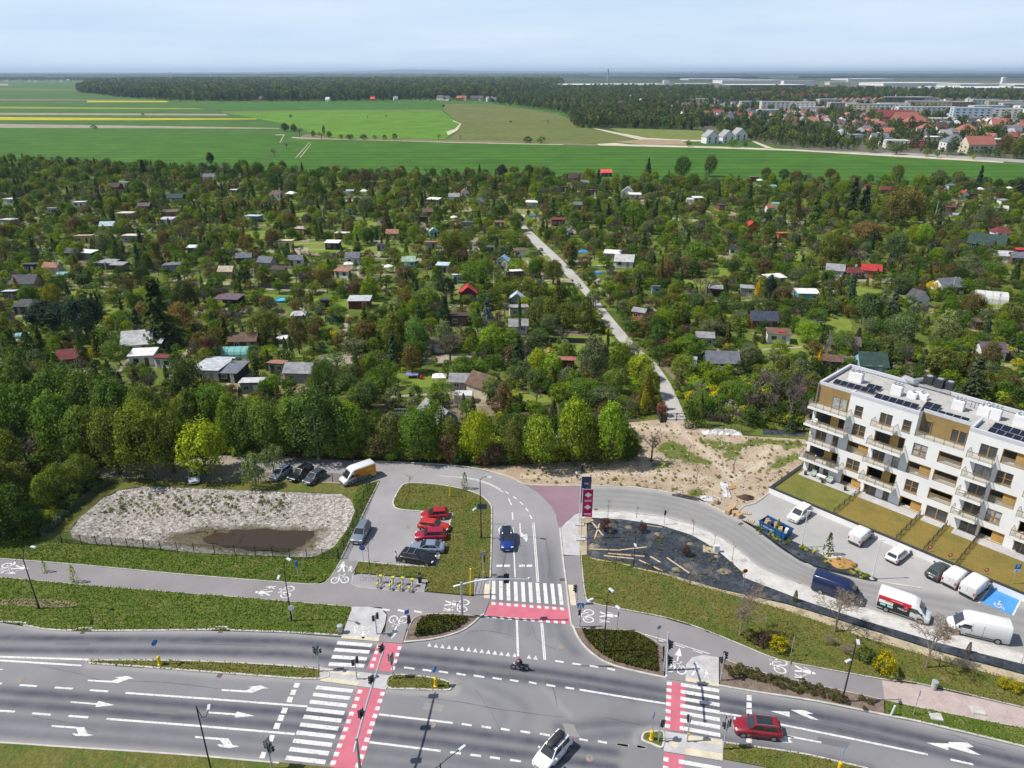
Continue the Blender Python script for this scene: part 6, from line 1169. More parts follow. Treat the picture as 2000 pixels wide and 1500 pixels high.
fsheet('fallow_strip_field',[(600,261),(650,269.5),(870,273),(1000,276),(1165,281),(1165,285),(900,277.5),(575,272)],field_mat('fallow',(.20,.165,.11),(.12,.125,.05),0,.02),.14)
fsheet('right_meadow_field',[(1190,250),(1370,255),(1385,262),(1400,275),(1300,272),(1230,264)],field_mat('pale_meadow',(.12,.16,.035),(.16,.17,.05),0,.012),.13)
M_track=field_mat('sandy_track',(.52,.45,.35),(.42,.37,.29),0,.02)
for q in([(1158,251),(1165,251),(1262,269),(1330,273),(1400,274),(1400,276.5),(1300,275.5),(1250,273)],[(1165,281),(1200,279),(1230,282),(1400,286),(1560,292),(1700,300),(1800,305),(1960,314),(1960,318),(1800,309),(1560,295),(1380,289),(1170,284)],[(1468,276),(1475,276),(1512,290),(1500,291)],[(872,257),(888,252),(898,242),(884,236),(886,235),(901,242),(893,255),(875,264)],[(538,263),(556,263),(556,264.2),(538,264)],[(546,278),(554,264),(555,264),(547,279)],[(577,308),(604,278),(605,278),(578.5,308)],[(585,308),(607,281),(608,281),(586.5,308)],[(570,268),(700,273),(900,278),(1100,282),(1100,283),(900,279),(570,269.3)]):
 fsheet('farm_track',q,M_track,.16)
fsheet('earth_heap_ground',[(1200,277),(1260,272),(1330,274),(1345,283),(1260,283)],field_mat('earth',(.33,.25,.16),(.24,.19,.11),0,.03),.18)
TOWN=[(1060,163),(1400,160),(1700,158),(2600,158),(2600,335),(2000,318),(1800,305),(1560,292),(1440,270),(1385,255),(1130,225),(1090,200)]
fsheet('town_ground',TOWN,field_mat('town_green',(.075,.09,.045),(.14,.13,.10),0,.02),.05)
fsheet('town_road',[(1560,293),(1800,300),(2000,312),(2500,335),(2500,345),(2000,318),(1800,305)],field_mat('town_asphalt',(.26,.25,.24),(.3,.28,.26)),.17)
fsheet('hill_field',[(1610,190),(1790,186),(1800,192),(1640,196)],M_f_dark,.15)
# woods that read as one mass
FT=[crown('far_crown',s,4.6,1.0,17,16,420,1.5,M_wood_r,.2,1,.3)for s in(101,102,103)]+[crown('far_crown',104,3.4,.5,9,12,300,1.1,M_wood_r,.1,1,.3),spruce('far_crown',105,15,3.0,700,M_con_r,1.4),crown('far_crown',106,2.6,.2,4.5,8,160,.9,M_bush_r,.1,1,.4)]
wrnd=random.Random(55)
def wood(name,px,step,kinds,hmul=1.0,grow=.006,front=None,keep=1.0,avoid=()):
 P=gp(px);bx0,bx1=min(p.x for p in P),max(p.x for p in P);y,y1=min(p.y for p in P),max(p.y for p in P);out=[]
 while y<y1:
  st=max(step,y*grow);x=bx0
  while x<bx1:
   q=(x+wrnd.uniform(-.45,.45)*st,y+wrnd.uniform(-.45,.45)*st)
   if wrnd.random()<keep and inside(q,P)and not any(inside(q,a)for a in avoid)and not any((q[0]-hx)**2+(q[1]-hy)**2<hr**2 for hx,hy,hr in HOUSE_EXC):
    out.append((q[0],q[1],hmul*wrnd.uniform(.55,1.3)*(1 if st<=step else min(1.35,(st/step)**.3)),wrnd.choice(kinds),wrnd.uniform(0,6.28),max(1,(st/step)**.75)*wrnd.uniform(.95,1.3)))
   x+=st
  y+=st*.9
 return out
HOUSE_EXC=[]
# town buildings
M_hwall=tinted('house_wall',.85,var=.08,scale=.3);M_hroof=tinted('house_roof',.8,var=.15,scale=.5)
HOUSES=[];hr=random.Random(12)
def box_mesh(nm,c,s,mat):mb=MB();mb.box(c,s);return mb.mesh(nm,mat)
HM={}
def house_meshes(key,w,d,h,style):
 if key in HM:return HM[key]
 wall=MB();wall.box((0,0,h/2),(w,d,h));mb=MB();o=.45
 if style=='gable':
  rh=d*.45;pts=[(-w/2-o,-d/2-o,h-.3),(w/2+o,-d/2-o,h-.3),(w/2+o,0,h+rh),(-w/2-o,0,h+rh),(-w/2-o,d/2+o,h-.3),(w/2+o,d/2+o,h-.3)]
  mb.poly([pts[i]for i in(0,1,2,3)]);mb.poly([pts[i]for i in(3,2,5,4)])
  for s in(-1,1):wall.poly([(s*w/2,-d/2,h),(s*w/2,d/2,h),(s*w/2,0,h+rh-.25)])
 elif style=='hip':
  rh=d*.4;e=d*.5;A=[(-w/2-o,-d/2-o,h-.2),(w/2+o,-d/2-o,h-.2),(w/2+o,d/2+o,h-.2),(-w/2-o,d/2+o,h-.2)];a,b_=(-max(w/2-e,.1),0,h+rh),(max(w/2-e,.1),0,h+rh)
  for q in([A[0],A[1],b_,a],[A[1],A[2],b_],[A[2],A[3],a,b_],[A[3],A[0],a]):mb.poly(q)
 else:mb.box((0,0,h+.2),(w+.3,d+.3,.4))
 HM[key]=(wall.mesh('wall',M_hwall),mb.mesh('roof',M_hroof));return HM[key]
win_me=box_mesh('window',(0,0,0),(1.3,.12,1.4),M_glass)
def house(px,py,w,d,h,style,wc,rc,rz=0,wins=0,name='town_house',words=None,cat='house',floors=0):
 p=G(px,py);key=(round(w,1),round(d,1),round(h,1),style);wm,rm=house_meshes(key,w,d,h,style)
 o=thing(name,None,cat,(p.x,p.y+d/2,.1),rz);ob('wall',wm,o,color=CW[wc]);r_=ob('roof',rm,o,color=CW[rc])
 if style in('gable','hip')and wins:
  mb=MB();mb.box((w*.2,d*.1,h+d*.45),(.7,.7,1.8));mb.build('chimney',M_hwall,r_,color=CW['rust'])
 if wins:
  n=wins
  for fl in range(max(1,int(h//2.9))):
   for k in range(n):ob('window',win_me,o,((k+.5)/n*w*.9-w*.45,-d/2-.03,1.6+fl*2.9))
   for k in range(2):ob('window',win_me,o,(-w/2-.03,(k+.5)/2*d*.8-d*.4,1.6+fl*2.9),math.pi/2)
 if floors:
  for fl in range(floors):
   z=1.7+fl*(h-1)/floors;nb_=max(3,int(w/7))
   for k in range(nb_):ob('window',win_me,o,((k+.5)/nb_*w*.94-w*.47,-d/2-.03,z),scale=(2.4,1,.8))
   ob('window',win_me,o,(-w/2-.03,0,z),math.pi/2,scale=(3,1,.8))
 HOUSES.append((o,words or '%s %s with %s %s roof'%(wc,'house',rc,{'gable':'pitched','hip':'hipped','flat':'flat'}[style]),px,py));HOUSE_EXC.append((p.x,p.y+d/2,max(w,d)*.62))
 return o
def Z3(x,y):return(1300+x/2.857,100+y/2.857)
for x,y,w in((255,517,11),(345,516,11),(415,502,11)):house(*Z3(x,y),w,12,6,'gable','white','grey',R(90+12),0,'unfinished_house','unfinished white gabled house shell');HOUSES[-1][0]
for hh in HOUSES[-3:]:
 for k in(-1,1):
  ob('window',win_me,hh[0],(-5.6,k*3.0,4.3),math.pi/2,scale=(1,1,1.8));ob('window',win_me,hh[0],(-5.6,k*3.0,1.5),math.pi/2,scale=(1,1,1.4))
FRONT=[(1620,556,16,13,7,'hip','white','slate',3),(1755,572,22,13,7,'gable','cream','salmon',5),(1875,560,18,12,9,'flat','pale grey','pale grey',4),(1300,543,18,12,6,'flat','white','pale grey',5),(1420,545,14,10,6,'flat','salmon','maroon',3),(1500,520,13,10,6,'flat','beige','white',3),(1200,525,14,11,5,'gable','white','slate',3),(1130,470,16,11,5,'hip','white','slate',3),(1060,500,14,10,5,'flat','white','grey',3),(985,490,14,10,4,'hip','pale grey','pale blue',2),(1240,530,12,10,6,'flat','pale grey','slate',2),(1460,465,14,11,6,'hip','cream','salmon',3),(1550,450,18,12,5,'hip','brown','dark brown',3),(1690,475,18,13,6,'hip','cream','salmon',3),(1880,440,20,13,6,'gable','white','salmon',4),(1990,460,16,12,6,'hip','cream','rust',3),(1940,480,15,11,6,'gable','white','slate',3),(1410,430,26,16,7,'hip','salmon','salmon',4),(1290,400,44,18,7,'gable','rust','maroon',6),(1350,405,30,16,6,'gable','rust','salmon',4),(1540,405,40,14,6,'flat','white','white',6),(820,425,14,11,6,'gable','cream','rust',3),(720,415,16,11,5,'hip','cream','salmon',3),(2080,520,20,14,7,'hip','white','rust',3),(2150,580,20,13,7,'gable','cream','salmon',4)]
for x,y,w,d,h,st,wc,rc,n in FRONT:house(*Z3(x,y),w,d,h,st,wc,rc,R(hr.uniform(-18,14)),n)
t=thing('church_tower','pale twin church towers above the red-roofed church','tower',G(*Z3(1290,398)))
for s in(-2,2):mb=MB();mb.box((s,14,8.5),(2,3,17),0,.85);mb.build('tower_shaft',M_hwall,t,color=CW['cream'])
BL=[(480,322,40,12,12,4,'pale grey'),(612,338,46,13,15,5,'white'),(725,335,62,14,14,4,'white'),(905,315,36,13,14,4,'pale grey'),(995,335,50,13,13,4,'beige'),(1085,345,40,13,13,4,'cream'),(1170,345,56,14,13,4,'white'),(1275,345,46,14,14,4,'white'),(1375,365,40,14,13,4,'white'),(1530,365,44,14,13,4,'white'),(1710,395,46,15,17,5,'pale blue'),(1800,380,46,15,17,5,'pale blue'),(1930,390,46,15,15,5,'white'),(1470,330,70,14,14,4,'beige'),(1640,330,50,14,13,4,'tan'),(1780,318,44,14,14,4,'pale blue'),(1900,330,60,14,14,4,'beige'),(1980,340,60,14,13,4,'pale grey'),(820,348,38,13,9,2,'white'),(210,300,46,13,11,3,'cream'),(1330,300,70,15,14,4,'dark grey'),(1420,295,50,15,13,4,'pale grey'),(2070,360,60,14,14,4,'white'),(580,360,34,13,8,2,'pale blue'),(2120,400,46,15,16,5,'white')]
for x,y,w,d,h,f,c in BL:house(*Z3(x,y),w,d,h,'flat',c,'pale grey',R(hr.uniform(-14,6)),0,'apartment_block','%s %s %s-storey block'%('long' if w>48 else 'compact',c,{2:'two',3:'three',4:'four',5:'five'}[f]),'apartment block',f)
for k in range(9):house(*Z3(950+k*32,300-k*.5),15,12,7,'gable','white','salmon',R(80),2,'terraced_house')
for k in range(10):house(*Z3(650+k*26,272-k*.6),20,12,7,'gable','white','maroon',0,2,'terraced_house')
for k in range(8):house(*Z3(190+k*17,375-k*.4),8,10,5,'gable','beige','salmon',0,1,'terraced_house')
for k in range(9):house(*Z3(480+24*k,255-k),24,12,7,'gable','rust','maroon',0,0,'terraced_house')
SC=[((0,290),(560,395),70),((960,430),(1250,500),16),((560,330),(900,430),30),((1440,400),(1990,520),34),((-620,185),(-60,340),60),((600,240),(1500,330),34),((1500,280),(2100,430),40),((900,380),(1250,450),14)]
cols=[('white','salmon'),('cream','rust'),('white','maroon'),('white','pale grey'),('white','grey'),('white','slate'),('beige','brown'),('pale grey','slate'),('white','slate'),('cream','maroon'),('pink','salmon'),('white','grey'),('tan','purple brown'),('white','dark grey')]
for(x0,y0),(x1,y1),n in SC:
 k=0;tr=0
 while k<n and tr<400:
  tr+=1;q=Z3(hr.uniform(x0,x1),hr.uniform(y0,y1));p=G(*q)
  if not inside(q,TOWN)or any((p.x-a)**2+(p.y-b_)**2<(c+8)**2 for a,b_,c in HOUSE_EXC):continue
  k+=1;wc,rc=hr.choice(cols);house(*q,hr.choice((8,10,11)),9,hr.choice((3.6,5.0)),hr.choice(('gable','gable','hip')),wc,rc,R(hr.uniform(-30,30)+hr.choice((0,90))),2)
for x,y,wc,rc in((860,196,'white','purple brown'),(872,197,'white','dark grey'),(898,197,'rust','salmon'),(905,197,'cream','salmon'),(925,197,'beige','purple brown'),(938,197,'pale grey','dark grey'),(956,199,'white','grey'),(968,201,'white','slate'),(727,197,'rust','coral red'),(640,198,'white','pale grey'),(585,196,'white','pale blue'),(510,196,'cream','brown'),(772,196,'white','grey')):house(x,y,14 if x>850 else 9,10,6 if x>850 else 4,'gable',wc,rc,R(hr.uniform(-20,20)),2)
for x,y,wc,rc in((8,160,'white','maroon'),(14,160.5,'white','salmon'),(40,160,'white','brown'),(58,160,'cream','slate'),(70,160,'white','maroon'),(90,160,'white','brown'),(104,160.4,'cream','rust'),(120,160,'white','slate'),(133,159,'white','grey')):house(x,y,18,12,8,'gable',wc,rc,R(hr.uniform(-20,20)))
M_hall=tinted('hall_cladding',.6,var=.05,scale=.05)
def hall(px,py,wpx,h,c,words,dm=90):
 p=G(px,py);w=wpx/ppm(px,py);o=thing('warehouse_hall',words,'warehouse',(p.x,p.y,0));mb=MB();mb.box((0,dm/2,h/2),(w,dm,h));mb.build('wall',M_hall,o,color=CW[c]);mb=MB();mb.box((0,dm/2,h+.4),(w+2,dm+2,.8));mb.build('roof',M_hall,o,color=CW['white']);HOUSE_EXC.append((p.x,p.y+dm/2,w*.5));return o
for a in((1130,171,120,10,'pale grey','long pale factory hall beyond the wood, beside the chimney',250),(1240,171,118,11,'white','long white factory hall with a white tower block',200),(1145,152,70,12,'white','faraway white hall left of the chimney',300),(1500,172,150,11,'dark grey','dark grey warehouse hall with white roof in front of the factory',160),(1470,163,120,16,'white','white factory hall with raised blocks behind the dark warehouse',200),(1560,168,60,22,'white','tall white office slab among the factory halls',40),(1800,168,150,12,'white','long white hall left of the white tower',250),(1960,180,170,12,'white','largest pale hall at the edge of the wood',260),(2060,172,160,12,'pale grey','pale grey hall behind the largest hall',250),(1920,171,90,12,'pale grey','grey roofed hall beside the white tower',180),(1400,157,110,10,'pale grey','faint grey hall on the horizon above the town',300),(1640,166,40,13,'cream','small cream works building on the hill',60),(1355,168,60,9,'pale grey','small grey hall near the dark warehouse',80),(1700,157,90,10,'white','faint white hall on the horizon',300)):hall(*a)
for px,py,wpx,h,lb in((1300,169,11,24,'white block tower at the end of the factory hall'),(1957,168,7,36,'slim white tower standing among the halls'),(1656,165,5,26,'narrow white silo tower on the hill')):
 p=G(px,py);w=wpx/ppm(px,py);o=thing('industrial_tower',lb,'tower',p);mb=MB();mb.box((0,0,h/2),(w,w,h));mb.build('shaft',M_hall,o,color=CW['white']);mb=MB();mb.box((0,0,h+1),(w*.7,w*.7,2));mb.build('cap',M_hall,o,color=CW['pale grey'])
o=thing('factory_chimney','tall slim dark chimney rising above the factory halls','chimney',G(1187,158));mb=MB();mb.lathe((0,0,0),[(6,0),(4.2,75)],10);mb.build('stack',M_hall,o,color=CW['grey']);mb=MB();mb.lathe((0,0,0),[(4.8,73),(4.8,76)],10);mb.build('rim',M_hall,o,color=CW['dark grey'])
for px,py,h,lb in((335,160,60,'lattice pylon rising out of the far wood, one of the leftward pair'),(413,160,48,'shorter lattice pylon standing in the far wood'),(680,152,80,'thin lattice pylon on the horizon')):
 o=thing('power_pylon',lb,'pylon',G(px,py));mb=MB()
 for sx in(-1,1):
  for sy in(-1,1):mb.tube([(sx*4,sy*4,0),(sx*.6,sy*.6,h)],.5,4)
 mb.build('mast',M_hall,o,color=CW['pale grey'])
 for z in(.7,.85,.96):mb=MB();mb.tube([(-9,0,h*z),(9,0,h*z)],.5,4);mb.build('crossarm',M_hall,o,color=CW['pale grey'])
hp=[]
hp+=wood('a',[(152,181),(230,189),(325,195.5),(420,197.5),(640,197.5),(850,194),(960,194),(1050,180),(1100,168),(1090,160),(600,160),(300,161),(170,167)],12,(0,1,2,2,0,4),1.15,.007)
hp+=wood('b',[(1125,250),(1240,251),(1370,254),(1395,246),(1385,222),(1280,212),(1135,218),(1112,236)],6.5,(0,1,2,4,3,3),.66,keep=.85)
hp+=wood('c',[(955,202),(1010,208),(1090,220),(1125,238),(1140,222),(1300,212),(1280,195),(1400,185),(1390,172),(1300,172),(1100,172),(980,184)],11,(0,1,2,3,3),.75,keep=.75)
hp+=wood('d',[(1470,277),(1560,291),(1672,294),(1680,282),(1640,262),(1560,245),(1440,240),(1400,258),(1420,272)],6.5,(0,1,3,3,3),.58,keep=.85)
hp+=wood('e',[(1250,212),(1500,205),(1620,200),(1800,196),(2500,200),(2500,188),(1850,180),(1500,176),(1300,182)],16,(0,1,2,4),.8,.011)
hp+=wood('f',[(1390,250),(1640,262),(1700,292),(2000,312),(2500,330),(2500,215),(2000,215),(1700,205),(1300,212)],8.5,(3,3,3,5,5,0),.66,.009,keep=.95)
hp+=wood('g',[(0,158),(150,159),(400,160),(1090,160),(1090,157),(-900,156),(-900,158)],60,(0,1,2),1.2)
for x0,x1,y0,y1,n in((330,640,193,200,60),(640,960,190,199,80)):
 for _ in range(n):p=G(wrnd.uniform(x0,x1),wrnd.uniform(y0,y1));hp.append((p.x,p.y,wrnd.uniform(.6,1.1),wrnd.choice((3,5,5)),0,1.1))
scatter('distant_forest',FT,hp)
for x,y,yt,k,c,w in((586,268,244,'bare',PU,26),(557,257,239,'broad',DG,22),(575,258,241,'broad',(.05,.065,.02),18),(628,272,255,'bare',GR,22),(633,265,242,'birch',DG,8),(643,269,255,'broad',MG,16),(612,268,254,'broad',MG,12),(666,271,261,'shrub',MG,12),(683,273,261,'shrub',DG,22),(711,273,262,'shrub',DG,18),(732,273,263,'shrub',GR,10),(751,273,262,'shrub',DG,10),(771,273,259,'shrub',DG,12),(857,274,259,'bare',GR,16),(1030,279,266,'shrub',DG,22),(1057,280,266,'shrub',MG,20),(184,252,244,'shrub',DG,16),(568,230,223,'shrub',DG,8),(279,225.5,220,'shrub',DG,7),(536,308,286,'bare',GR,20),(560,292,276,'bare',GR,16),(900,274,262,'bare',PU,12),(1071,242,233,'bare',PU,14),(755,232,222,'bare',PU,8),(718,233,224,'bare',PU,7),(997,239,235,'shrub',DG,7),(1345,287,274,'fruit',GR,16),(1430,288,270,'fruit',MG,22),(1455,288,274,'fruit',GR,16),(1700,298,262,'birch',OL,26),(1750,302,274,'broad',GR,34),(1930,272,244,'broad',(.05,.095,.012),46),(1810,306,288,'fruit',OL,18),(1830,308,292,'fruit',MG,14),(1850,305,266,'bare',DG,26),(1900,313,300,'fruit',YG,10),(1960,300,262,'broad',BR,40),(1985,310,265,'broad',OL,40)):tree(k,x,y,yt,c,w)
def canopy(name,pts_near,pts_far,z,mat):
 mb=MB();A=[G(x,y)for x,y in pts_near];n=len(A);r2=random.Random(3);top=[]
 mb2=[]
 for i in range(n-1):
  for k in range(30):mb2.append(A[i].lerp(A[i+1],k/30))
 mb2.append(A[-1])
 lo=[mb.vert((p.x,p.y,0))for p in mb2];hi=[mb.vert((p.x,p.y,z*r2.uniform(.75,1.15)))for p in mb2];bk=[mb.vert((p.x*pts_far,p.y*pts_far,z*r2.uniform(.9,1.1)))for p in mb2]
 for i in range(len(lo)-1):mb.face((lo[i],lo[i+1],hi[i+1],hi[i]));mb.face((hi[i],hi[i+1],bk[i+1],bk[i]))
 o=mb.build(name,mat);o['kind']='stuff';return o
M_canopy=field_mat('far_canopy',(.026,.044,.018),(.044,.066,.024),0,.004)
canopy('horizon_forest',[(-1200,155),(0,156),(400,156),(800,156),(1090,156.5)],1.5,20,M_canopy)
canopy('horizon_forest',[(-1500,149),(0,149),(600,149),(1000,150),(1150,150)],1.7,24,M_canopy)
canopy('horizon_forest',[(-2500,145),(0,145),(1000,145),(1300,147.5),(2000,147),(3500,147)],1.9,24,M_canopy)
canopy('horizon_forest',[(1080,152),(1300,154.5),(1480,153),(1500,154)],1.15,16,M_canopy)
canopy('horizon_forest',[(1560,153),(1700,152),(2000,152.5),(3200,152)],1.25,18,M_canopy)
mb=MB();YH=30000.0;prof=[(-11000,0),(-7000,30),(-4600,62),(-3600,96),(-2600,92),(-1000,58),(2500,40),(6000,30),(12000,45),(17000,60),(20000,40),(26000,0)];prof=smooth_line([(a-600,0,b_)for a,b_ in prof],6)
lo=[mb.vert((p.x,YH-1500,0))for p in prof];hi=[mb.vert((p.x,YH,max(0,p.z)+30))for p in prof];bk=[mb.vert((p.x,YH+2500,0))for p in prof]
for i in range(len(lo)-1):mb.face((lo[i],lo[i+1],hi[i+1],hi[i]));mb.face((hi[i],hi[i+1],bk[i+1],bk[i]))
struct('hills',mb,M_canopy)
# the air between
mb=MB();mb.box((0,15000,74),(76000,36400,150));hz=mb.build('haze',None);hz['kind']='stuff';hz.data.materials.clear()
hm=bpy.data.materials.new('haze_air');hm.use_nodes=True;nt=hm.node_tree;nt.nodes.clear();out=nt.nodes.new('ShaderNodeOutputMaterial');pv=nt.nodes.new('ShaderNodeVolumePrincipled')
pv.inputs['Color'].default_value=(.62,.80,1.0,1);pv.inputs['Density'].default_value=5.5e-5;pv.inputs['Anisotropy'].default_value=.2;nt.links.new(pv.outputs[0],out.inputs['Volume']);hz.data.materials.append(hm)
# the white apartment building
ZT=.85
fa,fb=G(1568,915,ZT),G(1856,1026.7,ZT);fd=(fb-fa).normalized();fn=Vector((fd.y,-fd.x,0))
if fn.y>0:fn=-fn
def BM_():return Matrix(((fd.x,fn.x,0,fa.x),(fd.y,fn.y,0,fa.y),(0,0,1,0),(0,0,0,1)))
M_render=plain('white_render',(.71,.71,.70),.9,var=.06,scale=.35)
M_gold=plain('golden_cladding',(.265,.180,.070),.7,var=.12,scale=.8)
M_goldpanel=plain('golden_wood_panel',(.42,.255,.065),.6,var=.14,scale=1.1)
M_frame=plain('brown_window_frame',(.33,.185,.05),.5,var=.1)
M_pane=plain('apartment_glass',(.055,.062,.066),.06,var=.35,scale=.6,spec=.7)
M_pane2=plain('curtained_glass',(.30,.32,.33),.12,var=.45,scale=2.2,spec=.6)
prn=random.Random(21)
M_slab=plain('balcony_floor',(.46,.44,.41),.9,var=.1)
M_bronze=plain('bronze_railing',(.27,.20,.10),.45,metal=.3,var=.1)
m,nt,b=_new('railing_glass');b.inputs['Base Color'].default_value=(.50,.46,.36,1);b.inputs['Roughness'].default_value=.15;b.inputs['Alpha'].default_value=.38;M_rglass=m
M_roofgravel=ground_mat('roof_gravel',[(.43,.42,.40),(.34,.33,.31)],[1.2],[(.4,.65)],bump=.5,bscale=6,fine=.25,fscale=7)
M_parapet=plain('parapet_cap',(.50,.51,.54),.6,var=.08)
M_solar=plain('solar_cell',(.010,.012,.022),.15,var=.2,spec=.6);M_alu=plain('aluminium',(.55,.56,.58),.35,metal=.6,var=.1)
apt=thing('apartment_building','white five-storey apartment building with golden panels and balconies','apartment building');apt.matrix_world=BM_()
UEND=46.0;TOPZ=16.0;FZ=[ZT,3.55,6.5,9.45,12.4]
OP=[]
def win(u0,u1,z0,z1,kind='win'):OP.append((u0,u1,z0,z1,.16,kind))
def log(u0,u1,z0,z1,kind='log',dep=1.1):OP.append((u0,u1,z0,z1,dep,kind))
def colA(u):
 win(u+.05,u+1.25,12.6,14.3);win(u+.25,u+2.15,9.55,11.4);log(u,u+3.1,6.55,8.4,'logr');win(u+.4,u+2.4,3.7,5.5);log(u+.1,u+3.1,ZT+.02,2.55,'logg')
def colB(u):
 win(u+.65,u+2.4,12.45,14.4,'door');win(u+3.85,u+5.0,12.65,14.4);log(u+.5,u+4.7,9.5,11.6,'logb',.75);win(u+.75,u+2.5,6.55,8.5,'door');win(u+3.55,u+4.55,6.6,8.4,'door');log(u+.5,u+4.7,3.6,5.6,'logb',.75);win(u+.6,u+2.4,ZT+.02,2.75,'door');win(u+3.4,u+4.3,ZT+.02,2.7,'door')
def colC(u,f5=False):
 win(u+.05,u+1.95,9.65,11.45);log(u-.1,u+3.0,6.55,8.5,'logr');win(u+.2,u+2.0,3.7,5.55);log(u,u+3.0,ZT+.02,2.6,'logg')
 if f5:log(u,u+3.1,12.5,14.65,'logr')
def colD(u):
 for z in(9.7,6.75,3.75):log(u,u+3.05,z,z+1.78,'logw')
 win(u+.25,u+3.1,ZT+.02,2.7,'door')
def colE(u):
 for z in(12.45,9.5,6.55,3.6):win(u+1.1,u+3.15,z,z+1.95,'door')
 win(u+1.3,u+3.4,ZT+.02,2.5,'door')
log(.5,5.0,9.5,11.55,'logb',.75);win(1.0,2.7,6.6,8.4,'door');win(3.7,4.6,6.6,8.4,'door');log(.5,5.0,3.6,5.55,'logb',.75);win(.8,2.6,ZT+.02,2.6,'door');win(3.2,4.1,ZT+.02,2.6,'door')
colA(6.0);colB(9.05);colC(14.85);colD(18.25);colE(21.7);colC(25.4,True);colB(29.0);colC(34.6);colD(38.0);colE(41.4)
GOLD=[(0.0,5.1,.45),(14.7,21.1,1.6),(34.3,40.8,1.6)]
for u0,u1,dep in GOLD:OP.append((u0,u1,12.4,TOPZ+.6,dep,'gold'))
us=sorted({0.0,UEND,*[o[0]for o in OP],*[o[1]for o in OP]});zs=sorted({0.2,TOPZ,*[min(o[2],TOPZ)for o in OP],*[min(o[3],TOPZ)for o in OP]})
mb=MB()
for a,b_ in zip(us,us[1:]):
 for c,d_ in zip(zs,zs[1:]):
  um,zm=(a+b_)/2,(c+d_)/2
  if any(o[0]<um<o[1]and o[2]<zm<o[3]for o in OP):continue
  mb.poly([(a,0,c),(b_,0,c),(b_,0,d_),(a,0,d_)])
for u0,u1,z0,z1,dep,k in OP:
 z1=min(z1,TOPZ)
 mb.poly([(u0,0,z0),(u0,0,z1),(u0,-dep,z1),(u0,-dep,z0)]);mb.poly([(u1,0,z0),(u1,-dep,z0),(u1,-dep,z1),(u1,0,z1)])
 if k!='gold':mb.poly([(u0,0,z1),(u1,0,z1),(u1,-dep,z1),(u0,-dep,z1)])
mb.poly([(0,0,.2),(0,0,12.4),(0,-11,12.4),(0,-11,.2)]);mb.poly([(0,-.45,12.4),(0,-.45,TOPZ),(0,-11,TOPZ),(0,-11,12.4)])
mb.poly([(UEND,0,.2),(UEND,-11,.2),(UEND,-11,TOPZ),(UEND,0,TOPZ)]);mb.poly([(0,-11,.2),(0,-11,TOPZ),(UEND,-11,TOPZ),(UEND,-11,.2)])
mb.build('facade_wall',M_render,apt)
def bars(u0,u1,z0,z1,y,mid=True,rail=None,t_=.09):
 f=MB()
 f.box(((u0+u1)/2,y,z0+t_/2),(u1-u0,.09,t_));f.box(((u0+u1)/2,y,z1-t_/2),(u1-u0,.09,t_))
 for x in[u0+t_/2,u1-t_/2]+([(u0+u1)/2]if mid else[]):f.box((x,y+.004,(z0+z1)/2),(t_ if x!=(u0+u1)/2 else t_*1.8,.09,z1-z0))
 if rail:f.box(((u0+u1)/2,y+.05,z0+rail),(u1-u0,.06,.07))
 return f
def pane(u0,u1,z0,z1,y,parent):p=MB();p.poly([(u0,y,z0),(u1,y,z0),(u1,y,z1),(u0,y,z1)]);return p.build('pane',M_pane2 if prn.random()<.16 else M_pane,parent)
def railing(u0,u1,y0,y1,z,parent,sides=True,h=1.0):
 r=MB();r.box(((u0+u1)/2,y1,z+h),(u1-u0,.06,.06))
 if sides:
  for x in(u0,u1):r.box((x,(y0+y1)/2,z+h),(.06,y1-y0,.055))
 n=max(2,int((u1-u0)/1.1))
 for k in range(n+1):r.box((u0+(u1-u0)*k/n,y1+.003,z+h/2),(.05,.05,h))
 o=r.build('railing',M_bronze,parent);g=MB();g.poly([(u0,y1-.04,z+.06),(u1,y1-.04,z+.06),(u1,y1-.04,z+h-.06),(u0,y1-.04,z+h-.06)])
 g.build('railing_glass',M_rglass,o)
 if sides:
  for x in(u0,u1):g=MB();g.poly([(x,y0,z+.06),(x,y1-.05,z+.06),(x,y1-.05,z+h-.06),(x,y0,z+h-.06)]);g.build('railing_glass',M_rglass,o)
 return o
